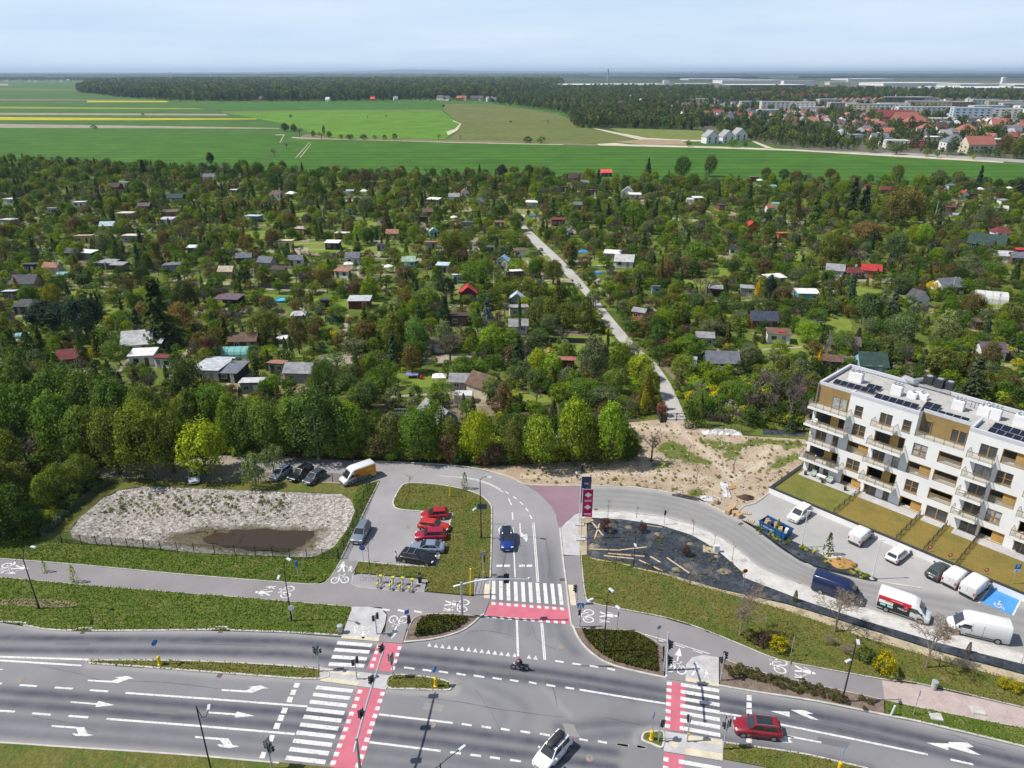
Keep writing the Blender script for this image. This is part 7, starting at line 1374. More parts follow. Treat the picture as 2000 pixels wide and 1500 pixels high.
for u0,u1,z0,z1,dep,k in OP:
 if k in('win','door'):
  y=-dep+.05;f=bars(u0,u1,z0,z1,y,u1-u0>1.4,.85 if k=='win' else None).build('window',M_frame,apt);pane(u0+.03,u1-.03,z0+.03,z1-.03,-dep+.01,f)
  if k=='win':s=MB();s.box(((u0+u1)/2,.03,z0-.04),(u1-u0+.1,.12,.05));s.build('sill',M_frame,f)
 elif k=='gold':
  g=MB();g.poly([(u0,-dep,z0),(u1,-dep,z0),(u1,-dep,TOPZ),(u0,-dep,TOPZ)]);g.build('golden_wall',M_gold,apt)
  s=MB();s.box(((u0+u1)/2,-dep/2,z0+.01),(u1-u0-.02,dep-.02,.06));s.build('terrace_floor',M_slab,apt)
  wl=[(2.4,4.7)]if u0<1 else[(u0+.6,u0+1.5),(u0+4.0,u0+6.0)]
  for a,b_ in wl:f=bars(a,b_,z0+.05,z0+2.2,-dep+.06,b_-a>1).build('window',M_frame,apt);pane(a+.03,b_-.03,z0+.08,z0+2.17,-dep+.03,f)
  if u0>1:railing(u0+.05,u1-.05,0,-.05,z0,apt,False)
 else:
  w=u1-u0;fr=MB();fr.box((u0+.04,-.03,(z0+z1)/2),(.08,.08,z1-z0));fr.box((u1-.04,-.03,(z0+z1)/2),(.08,.08,z1-z0));fr.box(((u0+u1)/2,-.034,z1-.04),(w,.08,.08));fr.box(((u0+u1)/2,-.034,z0+.04),(w,.08,.08))
  lo_=fr.build('loggia',M_frame,apt);s=MB();s.box(((u0+u1)/2,-dep/2,z0+.02),(w-.02,dep-.1,.06));s.build('loggia_floor',M_slab,lo_)
  if k=='logr':P=[('gold',0,.12),('glass',.12,.5),('gold',.5,1)]
  elif k=='logg':P=[('gold',0,.2),('glass',.2,.5),('gold',.5,1)]
  elif k=='logw':P=[('gold',0,.14),('glass',.14,1)]
  else:P=[('gold',0,.16),('glass',.16,.5),('gold',.5,.78),('glass',.78,1)]
  for kk,a,b_ in P:
   q=MB();A_u,B_u=u0+w*a,u0+w*b_;pd=-.28 if(kk=='gold' and a>.3)else-dep+.02;q.poly([(A_u,pd,z0+.02),(B_u,pd,z0+.02),(B_u,pd,z1-.02),(A_u,pd,z1-.02)])
   if pd>-.3:q.poly([(A_u,pd,z0),(A_u,pd,z1),(A_u,-dep,z1),(A_u,-dep,z0)]);q.build('wood_panel' if kk=='gold' else 'pane',M_goldpanel if kk=='gold' else M_pane,lo_)
  q=MB();q.poly([(u0+.012,-.08,z0),(u0+.012,-dep,z0),(u0+.012,-dep,z1),(u0+.012,-.08,z1)]);q.build('wood_panel',M_goldpanel,lo_)
  if k in('logr','logw'):r=MB();r.box(((u0+u1)/2,-.06,z0+.95),(w-.16,.06,.07));r.build('railing',M_frame,lo_);g=MB();g.poly([(u0+.1,-.07,z0+.1),(u1-.1,-.07,z0+.1),(u1-.1,-.07,z0+.9),(u0+.1,-.07,z0+.9)]);g.build('railing_glass',M_rglass,lo_)
def balcony(u0,u1,z,dep=1.5):
 s=MB();s.box(((u0+u1)/2,dep/2,z-.17),(u1-u0,dep,.34));o=s.build('balcony',M_render,apt);f=MB();f.box(((u0+u1)/2,dep/2,z+.015),(u1-u0-.1,dep-.1,.03));f.build('balcony_floor',M_slab,o);railing(u0+.06,u1-.06,0,dep-.06,z,o);return o
for a in((-.4,5.6,FZ[4]),(-.55,5.75,FZ[3]),(.4,4.2,FZ[2]),(-.35,6.0,FZ[1]-.1)):balcony(*a)
def stackB(u):balcony(u,u+3.3,FZ[4]);balcony(u,u+4.9,FZ[3]);balcony(u,u+3.3,FZ[2]);balcony(u,u+4.9,FZ[1]-.05)
stackB(9.05);stackB(29.0)
for z in FZ[1:]:balcony(21.75,24.95,z);balcony(41.5,44.6,z)
mb=MB();mb.poly([(.3,-1.9,15.55),(UEND,-1.9,15.55),(UEND,-10.7,15.55),(.3,-10.7,15.55)]);mb.poly([(5.3,-.2,15.552),(14.6,-.2,15.552),(14.6,-1.9,15.552),(5.3,-1.9,15.552)]);mb.poly([(21.2,-.2,15.552),(34.2,-.2,15.552),(34.2,-1.9,15.552),(21.2,-1.9,15.552)]);mb.poly([(.3,-.6,15.554),(5.3,-.6,15.554),(5.3,-1.9,15.554),(.3,-1.9,15.554)]);mb.poly([(14.6,-1.62,15.554),(21.2,-1.62,15.554),(21.2,-1.9,15.554),(14.6,-1.9,15.554)])
roof=mb.build('roof',M_roofgravel,apt)
def cap(u0,u1,y0,y1):c=MB();c.box(((u0+u1)/2,(y0+y1)/2,TOPZ-.1),(u1-u0,y1-y0,.5));return c.build('parapet',M_parapet,roof)
cap(5.1,14.7,-.32,.03);cap(21.1,34.3,-.32,.03);cap(-.03,5.1,-.62,-.44);cap(14.7,21.1,-1.75,-1.58);cap(-.03,.32,-10.7,-.62);cap(-.03,UEND,-11.03,-10.7);cap(21.1,21.4,-4.5,-.32);cap(5.1,5.4,-1.2,-.32);cap(26.0,26.3,-10.7,-7.0);cap(34.3,40.8,-1.75,-1.58)
inv=apt.matrix_world.inverted()
def rp(zx,zy,z=15.6):p=inv@G(1480+zx/3.75,680+zy/3.75,z);return(p.x,p.y,z)
def solar(a,b_,n,w=1.35):
 A,B=Vector(rp(*a,15.85)),Vector(rp(*b_,15.85));d_=(B-A);L=d_.length/n
 for k in range(n):
  c=A+d_*((k+.5)/n);s=MB();X=Matrix.Translation(c)@Matrix.Rotation(math.atan2(d_.y,d_.x),4,'Z')@Matrix.Rotation(R(-14),4,'X');s.X=X;s.box((0,0,0),(L-.03,w,.05));o=s.build('solar_panel',M_alu,roof);s=MB();s.X=X;s.box((0,0,.028),(L-.08,w-.06,.012));s.build('solar_cell',M_solar,o)
solar((560,240),(860,322),6);solar((860,345),(1175,432),6);solar((1200,440),(1545,535),6);solar((800,272),(905,300),2);solar((1225,405),(1338,438),2);solar((1725,560),(1990,640),4);solar((1690,595),(1990,690),5)
def vent(zx,zy,w=1.7,d_=1.0,h=1.5,n=3):
 p=rp(zx,zy);s=MB();s.box((p[0],p[1],15.55+h/2),(w,d_,h));o=s.build('roof_vent',M_render,roof)
 for k in range(n):s=MB();s.lathe((p[0]-w/2+w*(k+.5)/n,p[1],15.55+h),[(.14,0),(.14,.3),(.24,.32),(.24,.5),(.1,.6)],8);s.build('vent_cap',M_alu,o)
for a in((705,235,1.5,1.0,1.3,3),(735,245,1.2,1.0,1.5,2),(1015,335,1.5,1.1,1.4,3),(1465,445,1.5,1.1,1.4,3),(1650,490,1.5,1.1,1.3,2),(1710,505,2.2,1.1,1.5,4),(1930,570,2.0,1.2,1.5,3),(1195,365,1.8,.9,.8,1),(1130,360,1.3,1.0,.8,1)):vent(*a)
p=rp(1160,275);s=MB();s.tube([(p[0]-2.0,p[1]-.6,16.1),(p[0]-.3,p[1]+.6,16.4),(p[0]+.6,p[1]-1.2,16.4),(p[0]+2.0,p[1]-1.5,16.2)],.48,8);s.build('air_duct',M_alu,roof)
p=rp(1310,300);s=MB();s.box((p[0],p[1],16.0),(4.4,2.4,.3));pl=s.build('plant_deck',M_alu,roof)
M_dark=plain('dark_metal',(.045,.047,.05),.5,metal=.3,var=.2)
for dx,dy,w,d_,h in((-1.3,0,1.3,1.3,1.2),(.3,.3,1.2,1.4,1.3),(1.6,-.2,1.1,1.6,1.1)):
 s=MB();s.box((p[0]+dx,p[1]+dy,16.15+h/2),(w,d_,h));u_=s.build('air_unit',M_dark,pl);s=MB();s.lathe((p[0]+dx,p[1]+dy,16.15+h),[(.42,0),(.42,.08),(.1,.1)],10);s.build('fan',M_alu,u_)
for k in range(5):q=rp(1560+k*25,430+k*8);s=MB();s.box((q[0],q[1],16.0),(.06,.06,.9));s.build('rail_post',M_dark,roof)
wall_o=thing('retaining_wall','long white retaining wall with dark coping around the building lawns','wall');wall_o.matrix_world=BM_()
s=MB();s.box((UEND/2-.3,9.45,.48),(UEND+.6,.3,.98));s.build('front_wall',M_render,wall_o);s=MB();s.box((-.45,4.3,.48),(.3,10.0,.98));s.build('side_wall',M_render,wall_o)
s=MB();s.box((UEND/2-.3,9.42,1.02),(UEND+.7,.44,.10));s.build('coping',M_dark,wall_o);s=MB();s.box((-.45,4.2,1.024),(.44,10.0,.10));s.build('coping',M_dark,wall_o)
for u0,u1,mt,nm in((-.3,9.3,M_lawn_green,'terrace_lawn'),(9.3,18.05,M_lawn_gold,'terrace_lawn'),(18.05,21.6,M_lawn_gold,'terrace_lawn'),(21.6,25.6,M_lawn_gold,'terrace_lawn'),(25.6,UEND,M_lawn_gold,'terrace_lawn')):
 s=MB();s.X=BM_();s.box(((u0+u1)/2,4.6,.55),(u1-u0,9.4,.5));struct(nm,s,mt)
for u0,u1,w in((.3,9.2,2.2),(9.5,17.9,1.9),(18.5,21.4,1.5),(22.6,25.3,1.7),(25.8,33.5,1.8),(34,45,1.8)):s=MB();s.X=BM_();s.box(((u0+u1)/2,w/2+.02,.77),(u1-u0,w,.12));struct('patio_pavement',s,M_pave)
for u,lb in((9.3,'first from the building corner'),(18.05,'second from the building corner'),(21.6,'third from the building corner'),(25.6,'fourth from the building corner'),(33.7,'fifth from the building corner')):
 f=thing('garden_divider','low dark mesh fence between terrace lawns, %s'%lb,'fence');f.matrix_world=BM_()
 for k in range(6):s=MB();s.box((u,.4+k*1.75,1.25),(.07,.07,1.0));s.build('post',M_dark,f)
 s=MB()
 for k in range(7):s.tube([(u,.4,.95+k*.12),(u,9.1,.95+k*.12)],.012,3,False)
 for k in range(30):s.tube([(u,.4+k*.3,.9),(u,.4+k*.3,1.7)],.01,3,False)
 s.build('mesh_panel',M_dark,f)
def local_thing(name,label,cat,u,y,z):o=thing(name,label,cat);o.matrix_world=BM_()@Matrix.Translation((u,y,z));return o
M_wht=plain('white_plastic',(.7,.7,.68),.5);M_greyf=plain('grey_fabric',(.05,.05,.055),.9)
o=local_thing('terrace_table','white table on the corner terrace of the building','table',3.6,1.3,ZT);s=MB();s.box((0,0,.72),(1.4,.8,.06));s.build('table_top',M_wht,o)
for a,c in((-.6,-.3),(.6,-.3),(-.6,.3),(.6,.3)):s=MB();s.box((a,c,.35),(.07,.07,.7));s.build('leg',M_wht,o)
for k,(u,y,lb)in enumerate(((2.2,1.0,'pale green armchair at the end of the corner terrace'),(4.9,1.1,'pale green armchair beside the white terrace table'))):
 o=local_thing('armchair',lb,'armchair',u,y,ZT);s=MB();s.box((0,0,.35),(.7,.7,.3));s.build('seat',plain('sage%d'%k,(.35,.42,.36),.8),o);s=MB();s.box((0,-.32,.75),(.7,.1,.6));s.build('backrest',MATS['sage%d'%k],o)
 for sx in(-1,1):s=MB();s.box((sx*.36,0,.5),(.08,.7,.2));s.build('armrest',M_wht,o)
for u,y,lb in((4.2,2.0,'dark flower pot at the patio edge nearest the table'),(7.6,1.6,'dark flower pot alone on the patio'),(1.2,1.6,'dark flower pot by the side wall')):
 o=local_thing('flower_pot',lb,'pot',u,y,ZT);s=MB();s.lathe((0,0,0),[(.16,0),(.24,.4),(.2,.4)],10);s.build('pot',M_dark,o);ob('plant',PROTO['shrub'][1][0],o,(0,0,.35),color=(.08,.12,.03),scale=.22)
for u,z,lb,mt,w in((.9,FZ[1]-.07,'dark lounge sofa on the second floor corner balcony',M_greyf,1.6),(4.4,FZ[1]-.07,'dark covered table on the second floor corner balcony',M_greyf,1.2),(.7,FZ[3]+.03,'white air unit on the fourth floor corner balcony',M_wht,.9),(22.4,FZ[1]+.03,'white folded drying rack on a low narrow balcony',M_wht,.6),(22.4,FZ[2]+.03,'white drying rack on the middle narrow balcony',M_wht,.6)):
 o=local_thing('balcony_furniture',lb,'furniture',u,.8,z);s=MB();s.box((0,0,.25),(w,.7,.5),0,.95);s.build('seat',mt,o);s=MB();s.box((0,-.3,.65),(w,.12,.5));s.build('backrest',mt,o)
 # vehicles
M_paint=tinted('car_paint',.32,metal=0.0,var=.03,scale=.5,spec=.45,coat=.45)
M_cglass=plain('car_glass',(.022,.028,.032),.05,var=.2,scale=1.0,spec=.9);M_tyre=plain('tyre_rubber',(.018,.018,.019),.9,var=.1);M_rim=plain('alloy_rim',(.42,.43,.45),.3,metal=.7,var=.15,scale=8)
M_lamp=plain('headlamp_glass',(.62,.66,.70),.08,spec=.9,var=.1);M_tail=plain('tail_lamp',(.42,.012,.012),.2,var=.1);M_trim=plain('black_trim',(.022,.022,.024),.6,var=.1);M_plate=plain('number_plate',(.66,.66,.62),.5,var=.05);M_white_p=plain('white_decal',(.74,.74,.72),.45,var=.04)
def bil(q,u,v):a,b_,c,d_=[Vector(p)for p in q];return a.lerp(b_,u).lerp(d_.lerp(c,u),v)
def glass_on(q,u0,u1,v0,v1,off,parent,name,mat=None):
 n=(Vector(q[1])-Vector(q[0])).cross(Vector(q[3])-Vector(q[0])).normalized();mb=MB();mb.poly([bil(q,u,v)+n*off for u,v in((u0,v0),(u1,v0),(u1,v1),(u0,v1))]);return mb.build(name,mat or M_cglass,parent)
def ring(x,w,zl,zt,tw=.86,bulge=1.0):
 zm=zl+(zt-zl)*.55
 L=[(x,-w*.90,zl),(x,-w*.99,zl+.12),(x,-w,zm),(x,-w*.965,zt-.09),(x,-w*tw,zt-.015),(x,-w*.4,zt+.02)]
 return L+[(p[0],-p[1],p[2])for p in reversed(L)]
def wheels(o,xs,W,r,color=None):
 for x in xs:
  for s in(-1,1):
   mb=MB();mb.disc((x,s*(W-.06),r+.03),(0,1,0),r*1.17,.125,18);mb.build('wheel_arch',M_trim,o)
   mb=MB();mb.disc((x,s*(W-.075),r),(0,1,0),r,.19,18);t_=mb.build('wheel',M_tyre,o);mb=MB();mb.disc((x,s*(W-.07),r),(0,1,0),r*.66,.2,14);mb.build('rim',M_rim,t_)
   mb=MB()
   for k in range(5):a=2*math.pi*k/5;mb.box((x+math.cos(a)*r*.38,s*(W+.034),r+math.sin(a)*r*.38),(r*.14,.012,r*.14))
   mb.build('rim_opening',M_trim,t_)
CT={'hatch':dict(L=4.1,W=.88,H=1.48,belt=.95,hood=.86,bf=.98,br=-1.93,rf=.12,rr=-1.55,nose=.64),'suv':dict(L=4.5,W=.925,H=1.66,belt=1.07,hood=1.0,bf=1.08,br=-2.08,rf=.32,rr=-1.8,nose=.74),'estate':dict(L=4.75,W=.91,H=1.48,belt=.95,hood=.87,bf=1.0,br=-2.22,rf=.15,rr=-1.9,nose=.66),'sedan':dict(L=4.75,W=.91,H=1.44,belt=.95,hood=.87,bf=1.0,br=-1.80,rf=.12,rr=-1.08,nose=.66),'mpv':dict(L=4.6,W=.92,H=1.66,belt=1.02,hood=.95,bf=1.25,br=-2.1,rf=.45,rr=-1.85,nose=.72)}
def place(px,py,z,head,hz=None):
 p=G(px,py,z);q=G(*head,z);return Vector((p.x,p.y,0)),math.atan2(q.y-p.y,q.x-p.x)
def car(kind,px,py,head,color,label,cat='car',roof=None,z=.62,scale=1.0,base=.008,group=None,darkroof=False):
 c=CT[kind];L,W,H,bl=c['L'],c['W'],c['H'],c['belt'];pos,rz=place(px,py,z,head);pos.z=base
 o=thing('parked_car' if group else 'moving_car',label,cat,pos,rz,group,scale=scale)
 h=L/2;tr=bl+.03 if kind=='sedan' else bl+.02
 S=[(h,W*.70,.36,c['nose']-.04),(h-.07,W*.84,.24,c['nose']+.04),(h-.3,W*.95,.20,c['nose']+.12),(h-.75,W*.995,.19,c['hood']-.04),(c['bf']+.05,W,.19,c['hood']+.04),(c['bf']-.5,W,.19,bl),(-.4,W,.19,bl+.01),(c['br']+.6,W,.2,tr),(-h+.35,W*.98,.22,tr),(-h+.1,W*.93,.28,tr-.06),(-h,W*.84,.40,bl-.14)]
 mb=MB();mb.loft([ring(x,w,zl,zt)for x,w,zl,zt in S]);body=mb.build('body',M_paint,o,True,color=color)
 yb,yt,zb,zt=W*.90,W*.70,bl-.03,H-.04;bf,br_,rf,rr=c['bf'],c['br'],c['rf'],c['rr']
 B=[(bf,-yb*.93,zb-.02),(br_,-yb*.95,zb),(br_,yb*.95,zb),(bf,yb*.93,zb-.02)];Tp=[(rf,-yt,zt),(rr,-yt,zt),(rr,yt,zt),(rf,yt,zt)]
 mb=MB();ids=[mb.vert(p)for p in B+Tp]
 mid=[mb.vert(((rf-.12),-yt*.92,H-.005)),mb.vert((rr+.1,-yt*.92,H-.01)),mb.vert((rr+.1,yt*.92,H-.01)),mb.vert((rf-.12,yt*.92,H-.005))]
 for k in range(4):mb.face((ids[k],ids[4+k],ids[4+(k+1)%4],ids[(k+1)%4]));mb.face((ids[4+k],mid[k],mid[(k+1)%4],ids[4+(k+1)%4]))
 mb.face((mid[0],mid[3],mid[2],mid[1]));mb.build('cabin',M_paint,o,color=(roof or color))
 glass_on([B[0],B[3],Tp[3],Tp[0]],.05,.95,.06,.93,.012,o,'windscreen');glass_on([B[2],B[1],Tp[1],Tp[2]],.08,.92,.12,.9,.012,o,'rear_window')
 for q in([B[1],B[0],Tp[0],Tp[1]],[B[3],B[2],Tp[2],Tp[3]]):
  fl=q[0]==B[1];sp=(.10,.50,.535,.93)if fl else(.07,.465,.50,.90)
  glass_on(q,sp[0],sp[1],.12,.88,.012,o,'side_window');glass_on(q,sp[2],sp[3],.12,.88,.012,o,'side_window')
 wheels(o,(h-.82,-h+.80),W,.335 if kind in('suv',)else .315)
 for s in(-1,1):
  mb=MB();mb.box((h-.17,s*W*.70,c['nose']+.02),(.2,W*.36,.14),s*.35);mb.build('headlight',M_lamp,o)
  mb=MB();mb.box((-h+.07,s*W*.80,bl-.20),(.12,W*.26,.2));mb.build('taillight',M_tail,o)
  mb=MB();mb.box((bf-.32,s*(W+.09),bl+.05),(.14,.2,.14));mb.build('mirror',M_paint,o,color=color)
  for x in(.25,-.75):mb=MB();mb.box((x,s*(W+.004),bl-.16),(.2,.03,.035));mb.build('door_handle',M_trim,o)
  mb=MB();mb.box((-.1,s*W*.985,.23),(L*.42,.04,.1));mb.build('sill_trim',M_trim,o)
 mb=MB();mb.box((h-.005,0,c['nose']-.12),(.03,W*.95,.14));mb.build('grille',M_trim,o);mb=MB();mb.box((h+.012,0,.40),(.02,.52,.11));mb.build('number_plate',M_plate,o);mb=MB();mb.box((-h-.008,0,.62),(.02,.52,.11));mb.build('number_plate',M_plate,o);mb=MB();mb.box((-h+.02,0,.38),(.08,W*1.5,.14));mb.build('bumper',M_trim,o)
 return o,c
def roof_rails(o,c,mat):
 for s in(-1,1):mb=MB();mb.tube([(c['rf']-.2,s*c['W']*.63,c['H']),(c['rf']-.3,s*c['W']*.63,c['H']+.06),(c['rr']+.3,s*c['W']*.63,c['H']+.06),(c['rr']+.2,s*c['W']*.63,c['H'])],.025,5);mb.build('roof_rail',mat,o)
RED,ORED,CRIM=(.30,.008,.012),(.42,.022,.008),(.28,.004,.028);SILV,BLUG,BLK,WHT=(.30,.33,.38),(.17,.22,.31),(.008,.009,.011),(.66,.66,.65)
LOT='cars in the car park beside the bicycle stands';ROW='cars parked along the wall below the building';LANEG='cars parked by the dirt lane'
o,c=car('suv',1079,1468,(1048,1502),WHT,'white crossover driving with a black roof box','car')
for x in(.0,-1.1):mb=MB();mb.box((x,0,1.70),(.07,1.25,.05));mb.build('roof_bar',M_trim,o)
mb=MB();mb.loft([[(x,y*w,1.72+z*hh)for y,z in((-.38,.1),(-.42,.5),(-.34,.9),(0,1),(.34,.9),(.42,.5),(.38,.1))]for x,w,hh in((.62,.45,.16),(.45,.85,.28),(0,1,.36),(-1.0,1,.38),(-1.45,.9,.34),(-1.6,.7,.24))]);mb.build('roof_box',M_trim,o,True)
o,c=car('suv',1479,1421,(1430,1415),(.22,.010,.020),'dark red crossover waiting at the lights with a glass roof');roof_rails(o,c,M_rim);mb=MB();mb.box((-.55,0,c['H']+.0),(1.5,1.0,.012));mb.build('sunroof',M_cglass,o)
o,c=car('suv',990,1053,(992,1090),(.008,.032,.19),'bright blue crossover with black roof waiting on the side road',roof=(.012,.015,.03));roof_rails(o,c,M_rim)
o,c=car('suv',705,1040,(690,1068),(.155,.185,.23),'grey blue crossover alone beside the basin fence',group=LOT,roof=(.13,.16,.20));roof_rails(o,c,M_trim)
car('hatch',849,1004,(800,1008),RED,'red hatchback at the far end of the car park row',group=LOT);car('estate',848,1026,(900,1033),ORED,'orange red hatchback, second from the far end of the row',group=LOT,scale=.96);car('suv',841,1045,(790,1047),CRIM,'crimson crossover between the orange car and the grey blue saloon',group=LOT,scale=.97);car('sedan',835,1068,(780,1066),(.16,.205,.28),'grey blue saloon between the crimson and the black car',group=LOT)
o,c=car('estate',816,1088,(866,1096),BLK,'black estate car with roof rails at the near end of the row',group=LOT,scale=1.03);roof_rails(o,c,M_trim)
for x in(-.3,-1.2):mb=MB();mb.box((x,0,c['H']+.1),(.06,1.3,.05));mb.build('roof_bar',M_rim,o)
car('hatch',548,923,(518,943),(.24,.27,.33),'silver blue hatchback, leftmost of the three by the fence',group=LANEG);o,c=car('estate',587,923,(555,944),BLK,'black estate car, middle of the three by the fence',group=LANEG);roof_rails(o,c,M_rim);car('hatch',614,931,(585,950),(.05,.06,.078),'charcoal hatchback, third in line beside the orange van',group=LANEG);car('hatch',379,929,(380,960),(.5,.53,.55),'silver car half hidden under the yellow green tree',group=LANEG);car('sedan',66,858,(20,850),(.04,.055,.08),'dark blue car parked deep under the trees',group=LANEG)
car('mpv',1562,1003,(1530,1026),WHT,'white people carrier nose out beside the skip',group=ROW);car('estate',1755,1080,(1780,1060),WHT,'white estate car with dark rear window beside the wall',group=ROW,scale=.97);car('hatch',1834,1114,(1860,1094),(.035,.052,.052),'dark green hatchback beside the small white van',group=ROW,scale=1.05)
def van(px,py,head,color,label,L=5.9,W=1.0,H=2.5,z=1.0,nose=1.15,group=None,roofc=None,cabL=1.6,base=.008,glassrear=False):
 pos,rz=place(px,py,z,head);pos.z=base;o=thing('parked_van',label,'van',pos,rz,group);h=L/2;xc,xr=h-.62,h-cabL
 S=[(h,W*.72,.42,nose*.62),(h-.08,W*.88,.28,nose*.74),(h-.3,W*.97,.24,nose*.88),(xc,W,.22,nose),(xr,W,.22,H-.16),(xr-.45,W,.22,H-.02),(xr-1.0,W,.22,H),(-h+.15,W,.24,H),(-h+.03,W*.98,.26,H-.06),(-h,W*.95,.34,H-.14)]
 tw=[.86,.86,.86,.86,.78,.80,.82,.82,.82,.80];mb=MB();mb.loft([ring(x,w,zl,zt,t_)for(x,w,zl,zt),t_ in zip(S,tw)]);mb.build('body',M_paint,o,True,color=color)
 ws=[(xc-.02,-W*.84,nose+.06),(xc-.02,W*.84,nose+.06),(xr+.03,W*.74,H-.2),(xr+.03,-W*.74,H-.2)];glass_on(ws,.02,.98,.0,.84,.03,o,'windscreen')
 for s in(-1,1):
  y1,y0=s*(W*.985+.012),s*(W*1.0+.012);zt=min(H-.5,nose+.62);mb=MB();mb.poly([(xc-.3,y0,nose+.06),(xr-.62,y0,nose+.06),(xr-.62,y1,zt),(xr+.12,y1,zt)]);mb.build('side_window',M_cglass,o)
  mb=MB();mb.box((h-.2,s*W*.74,nose*.66),(.22,W*.3,.22),s*.4);mb.build('headlight',M_lamp,o);mb=MB();mb.box((-h+.02,s*W*.84,1.0),(.08,.16,.42));mb.build('taillight',M_tail,o);mb=MB();mb.box((xc-.38,s*(W+.14),nose+.2),(.14,.22,.26));mb.build('mirror',M_trim,o);mb=MB();mb.box((-.2,s*(W*.99+.006),.46),(L*.5,.03,.12));mb.build('side_moulding',M_trim,o)
  mb=MB();mb.box((xr-.75,s*(W+.006),nose-.08),(.2,.03,.05));mb.build('door_handle',M_trim,o)
  for x in(xr-.68,xr-1.85):mb=MB();mb.box((x,s*(W*.995+.004),(.4+H-.5)/2),(.018,.02,H-.95));mb.build('door_seam',M_trim,o)
 mb=MB();mb.box((-h+.01,0,.42),(.12,W*1.7,.2));mb.build('bumper',M_trim,o);mb=MB();mb.box((h-.04,0,.42),(.14,W*1.5,.2));mb.build('bumper',M_trim,o);mb=MB();mb.box((h-.02,0,nose*.56),(.06,W*1.0,.12));mb.build('grille',M_trim,o);mb=MB();mb.box((-h-.02,0,.8),(.02,.52,.11));mb.build('number_plate',M_plate,o);mb=MB();mb.box((-h-.0,0,1.2),(.02,.02,H-1.2));mb.build('door_seam',M_trim,o)
 if glassrear:mb=MB();mb.box((-h-.0,0,H-.5),(.03,W*1.3,.45));mb.build('rear_window',M_cglass,o)
 wheels(o,(h-.95,-h+(1.15 if L>5 else .85)),W,.345);return o
def side_panel(o,s,x0,x1,z0,z1,W,mat,name,off=.016,lean=.02):
 mb=MB();q=[(x0,s*(W+off),z0),(x1,s*(W+off),z0),(x1,s*(W*(1-lean)+off),z1),(x0,s*(W*(1-lean)+off),z1)];mb.poly(q if s<0 else q[::-1]);return mb.build(name,mat,o)
def lettering(o,text,loc,size,rot,mat,name='lettering',parent=None):
 cu=bpy.data.curves.new(name,'FONT');cu.body=text;cu.size=size;cu.align_x='CENTER';cu.align_y='CENTER';cu.extrude=.002;cu.materials.append(mat)
 tmp=bpy.data.objects.new('tmp',cu);COL.objects.link(tmp);me=bpy.data.meshes.new_from_object(tmp.evaluated_get(bpy.context.evaluated_depsgraph_get()));bpy.data.objects.remove(tmp)
 t_=ob(name,me,o);t_.location=loc;t_.rotation_euler=rot;return t_
CURB='vans parked along the access road'
van(1637,1150,(1700,1172),(.006,.015,.062),'dark blue van behind the leafless trees',5.9,1.0,2.45,group=CURB)
o=van(1766,1184,(1830,1206),WHT,'white van with black and red furniture advert on its side',5.8,1.0,2.5,group=CURB)
BK,RD_=plain('decal_black',(.015,.015,.017),.4),plain('decal_red',(.62,.015,.05),.4);AQ=plain('decal_aqua',(.30,.60,.56),.5);CRM=plain('decal_cream',(.55,.45,.28),.5)
for s in(-1,1):
 side_panel(o,s,-2.82,.72,.5,1.72,1.0,BK,'advert_panel',.012,.004);side_panel(o,s,-2.82,.72,1.72,2.16,1.0,RD_,'advert_stripe',.014,.022);side_panel(o,s,-2.7,-1.15,1.18,1.62,1.0,M_white_p,'advert_picture',.022,.004);side_panel(o,s,-2.0,-1.2,1.40,1.62,1.0,CRM,'advert_picture',.028,.004);side_panel(o,s,-2.5,-1.9,.86,1.1,1.0,AQ,'advert_picture',.022,.004);side_panel(o,s,-1.7,-1.1,.82,1.08,1.0,AQ,'advert_picture',.022,.004)
 side_panel(o,s,.0,.5,1.36,1.66,1.0,RD_,'advert_logo',.024,.004);r_=(math.pi/2,0,0 if s<0 else math.pi)
 lettering(o,'MEBLE',(-.1,s*1.026,1.12),.36,r_,M_white_p);lettering(o,'T',(.25,s*1.03,1.52),.24,r_,M_white_p);lettering(o,'www.meble.pl',(-.8,s*1.022,1.94),.22,r_,M_white_p)
van(1910,1225,(1840,1209),WHT,'long white van facing the opposite way beside the disabled bay',6.2,1.02,2.55,group=CURB)
van(1682,1044,(1706,1024),WHT,'small white panel van alone in the middle of the wall row',4.4,.90,1.82,.8,1.05,ROW,cabL=1.35,glassrear=False);van(1868,1125,(1893,1104),WHT,'small white van between the green car and the larger white van',4.4,.90,1.84,.8,1.05,ROW,cabL=1.35);van(1906,1142,(1934,1119),WHT,'larger white van next to the blue disabled bay',5.0,.98,1.98,.85,1.1,ROW,cabL=1.4)
o=van(698,926,(655,941),(.64,.65,.66),'white and orange delivery van with purple advert squares',5.7,.99,2.55,group=LANEG);OR_=plain('decal_orange',(.62,.21,.008),.4,var=.12,scale=.6);PUR=plain('decal_purple',(.12,.03,.26),.4);LIM=plain('decal_lime',(.36,.46,.02),.4);GRY=plain('decal_grey',(.18,.17,.20),.5,var=.6,scale=2.5);AMB=plain('decal_amber',(.60,.32,.04),.4)
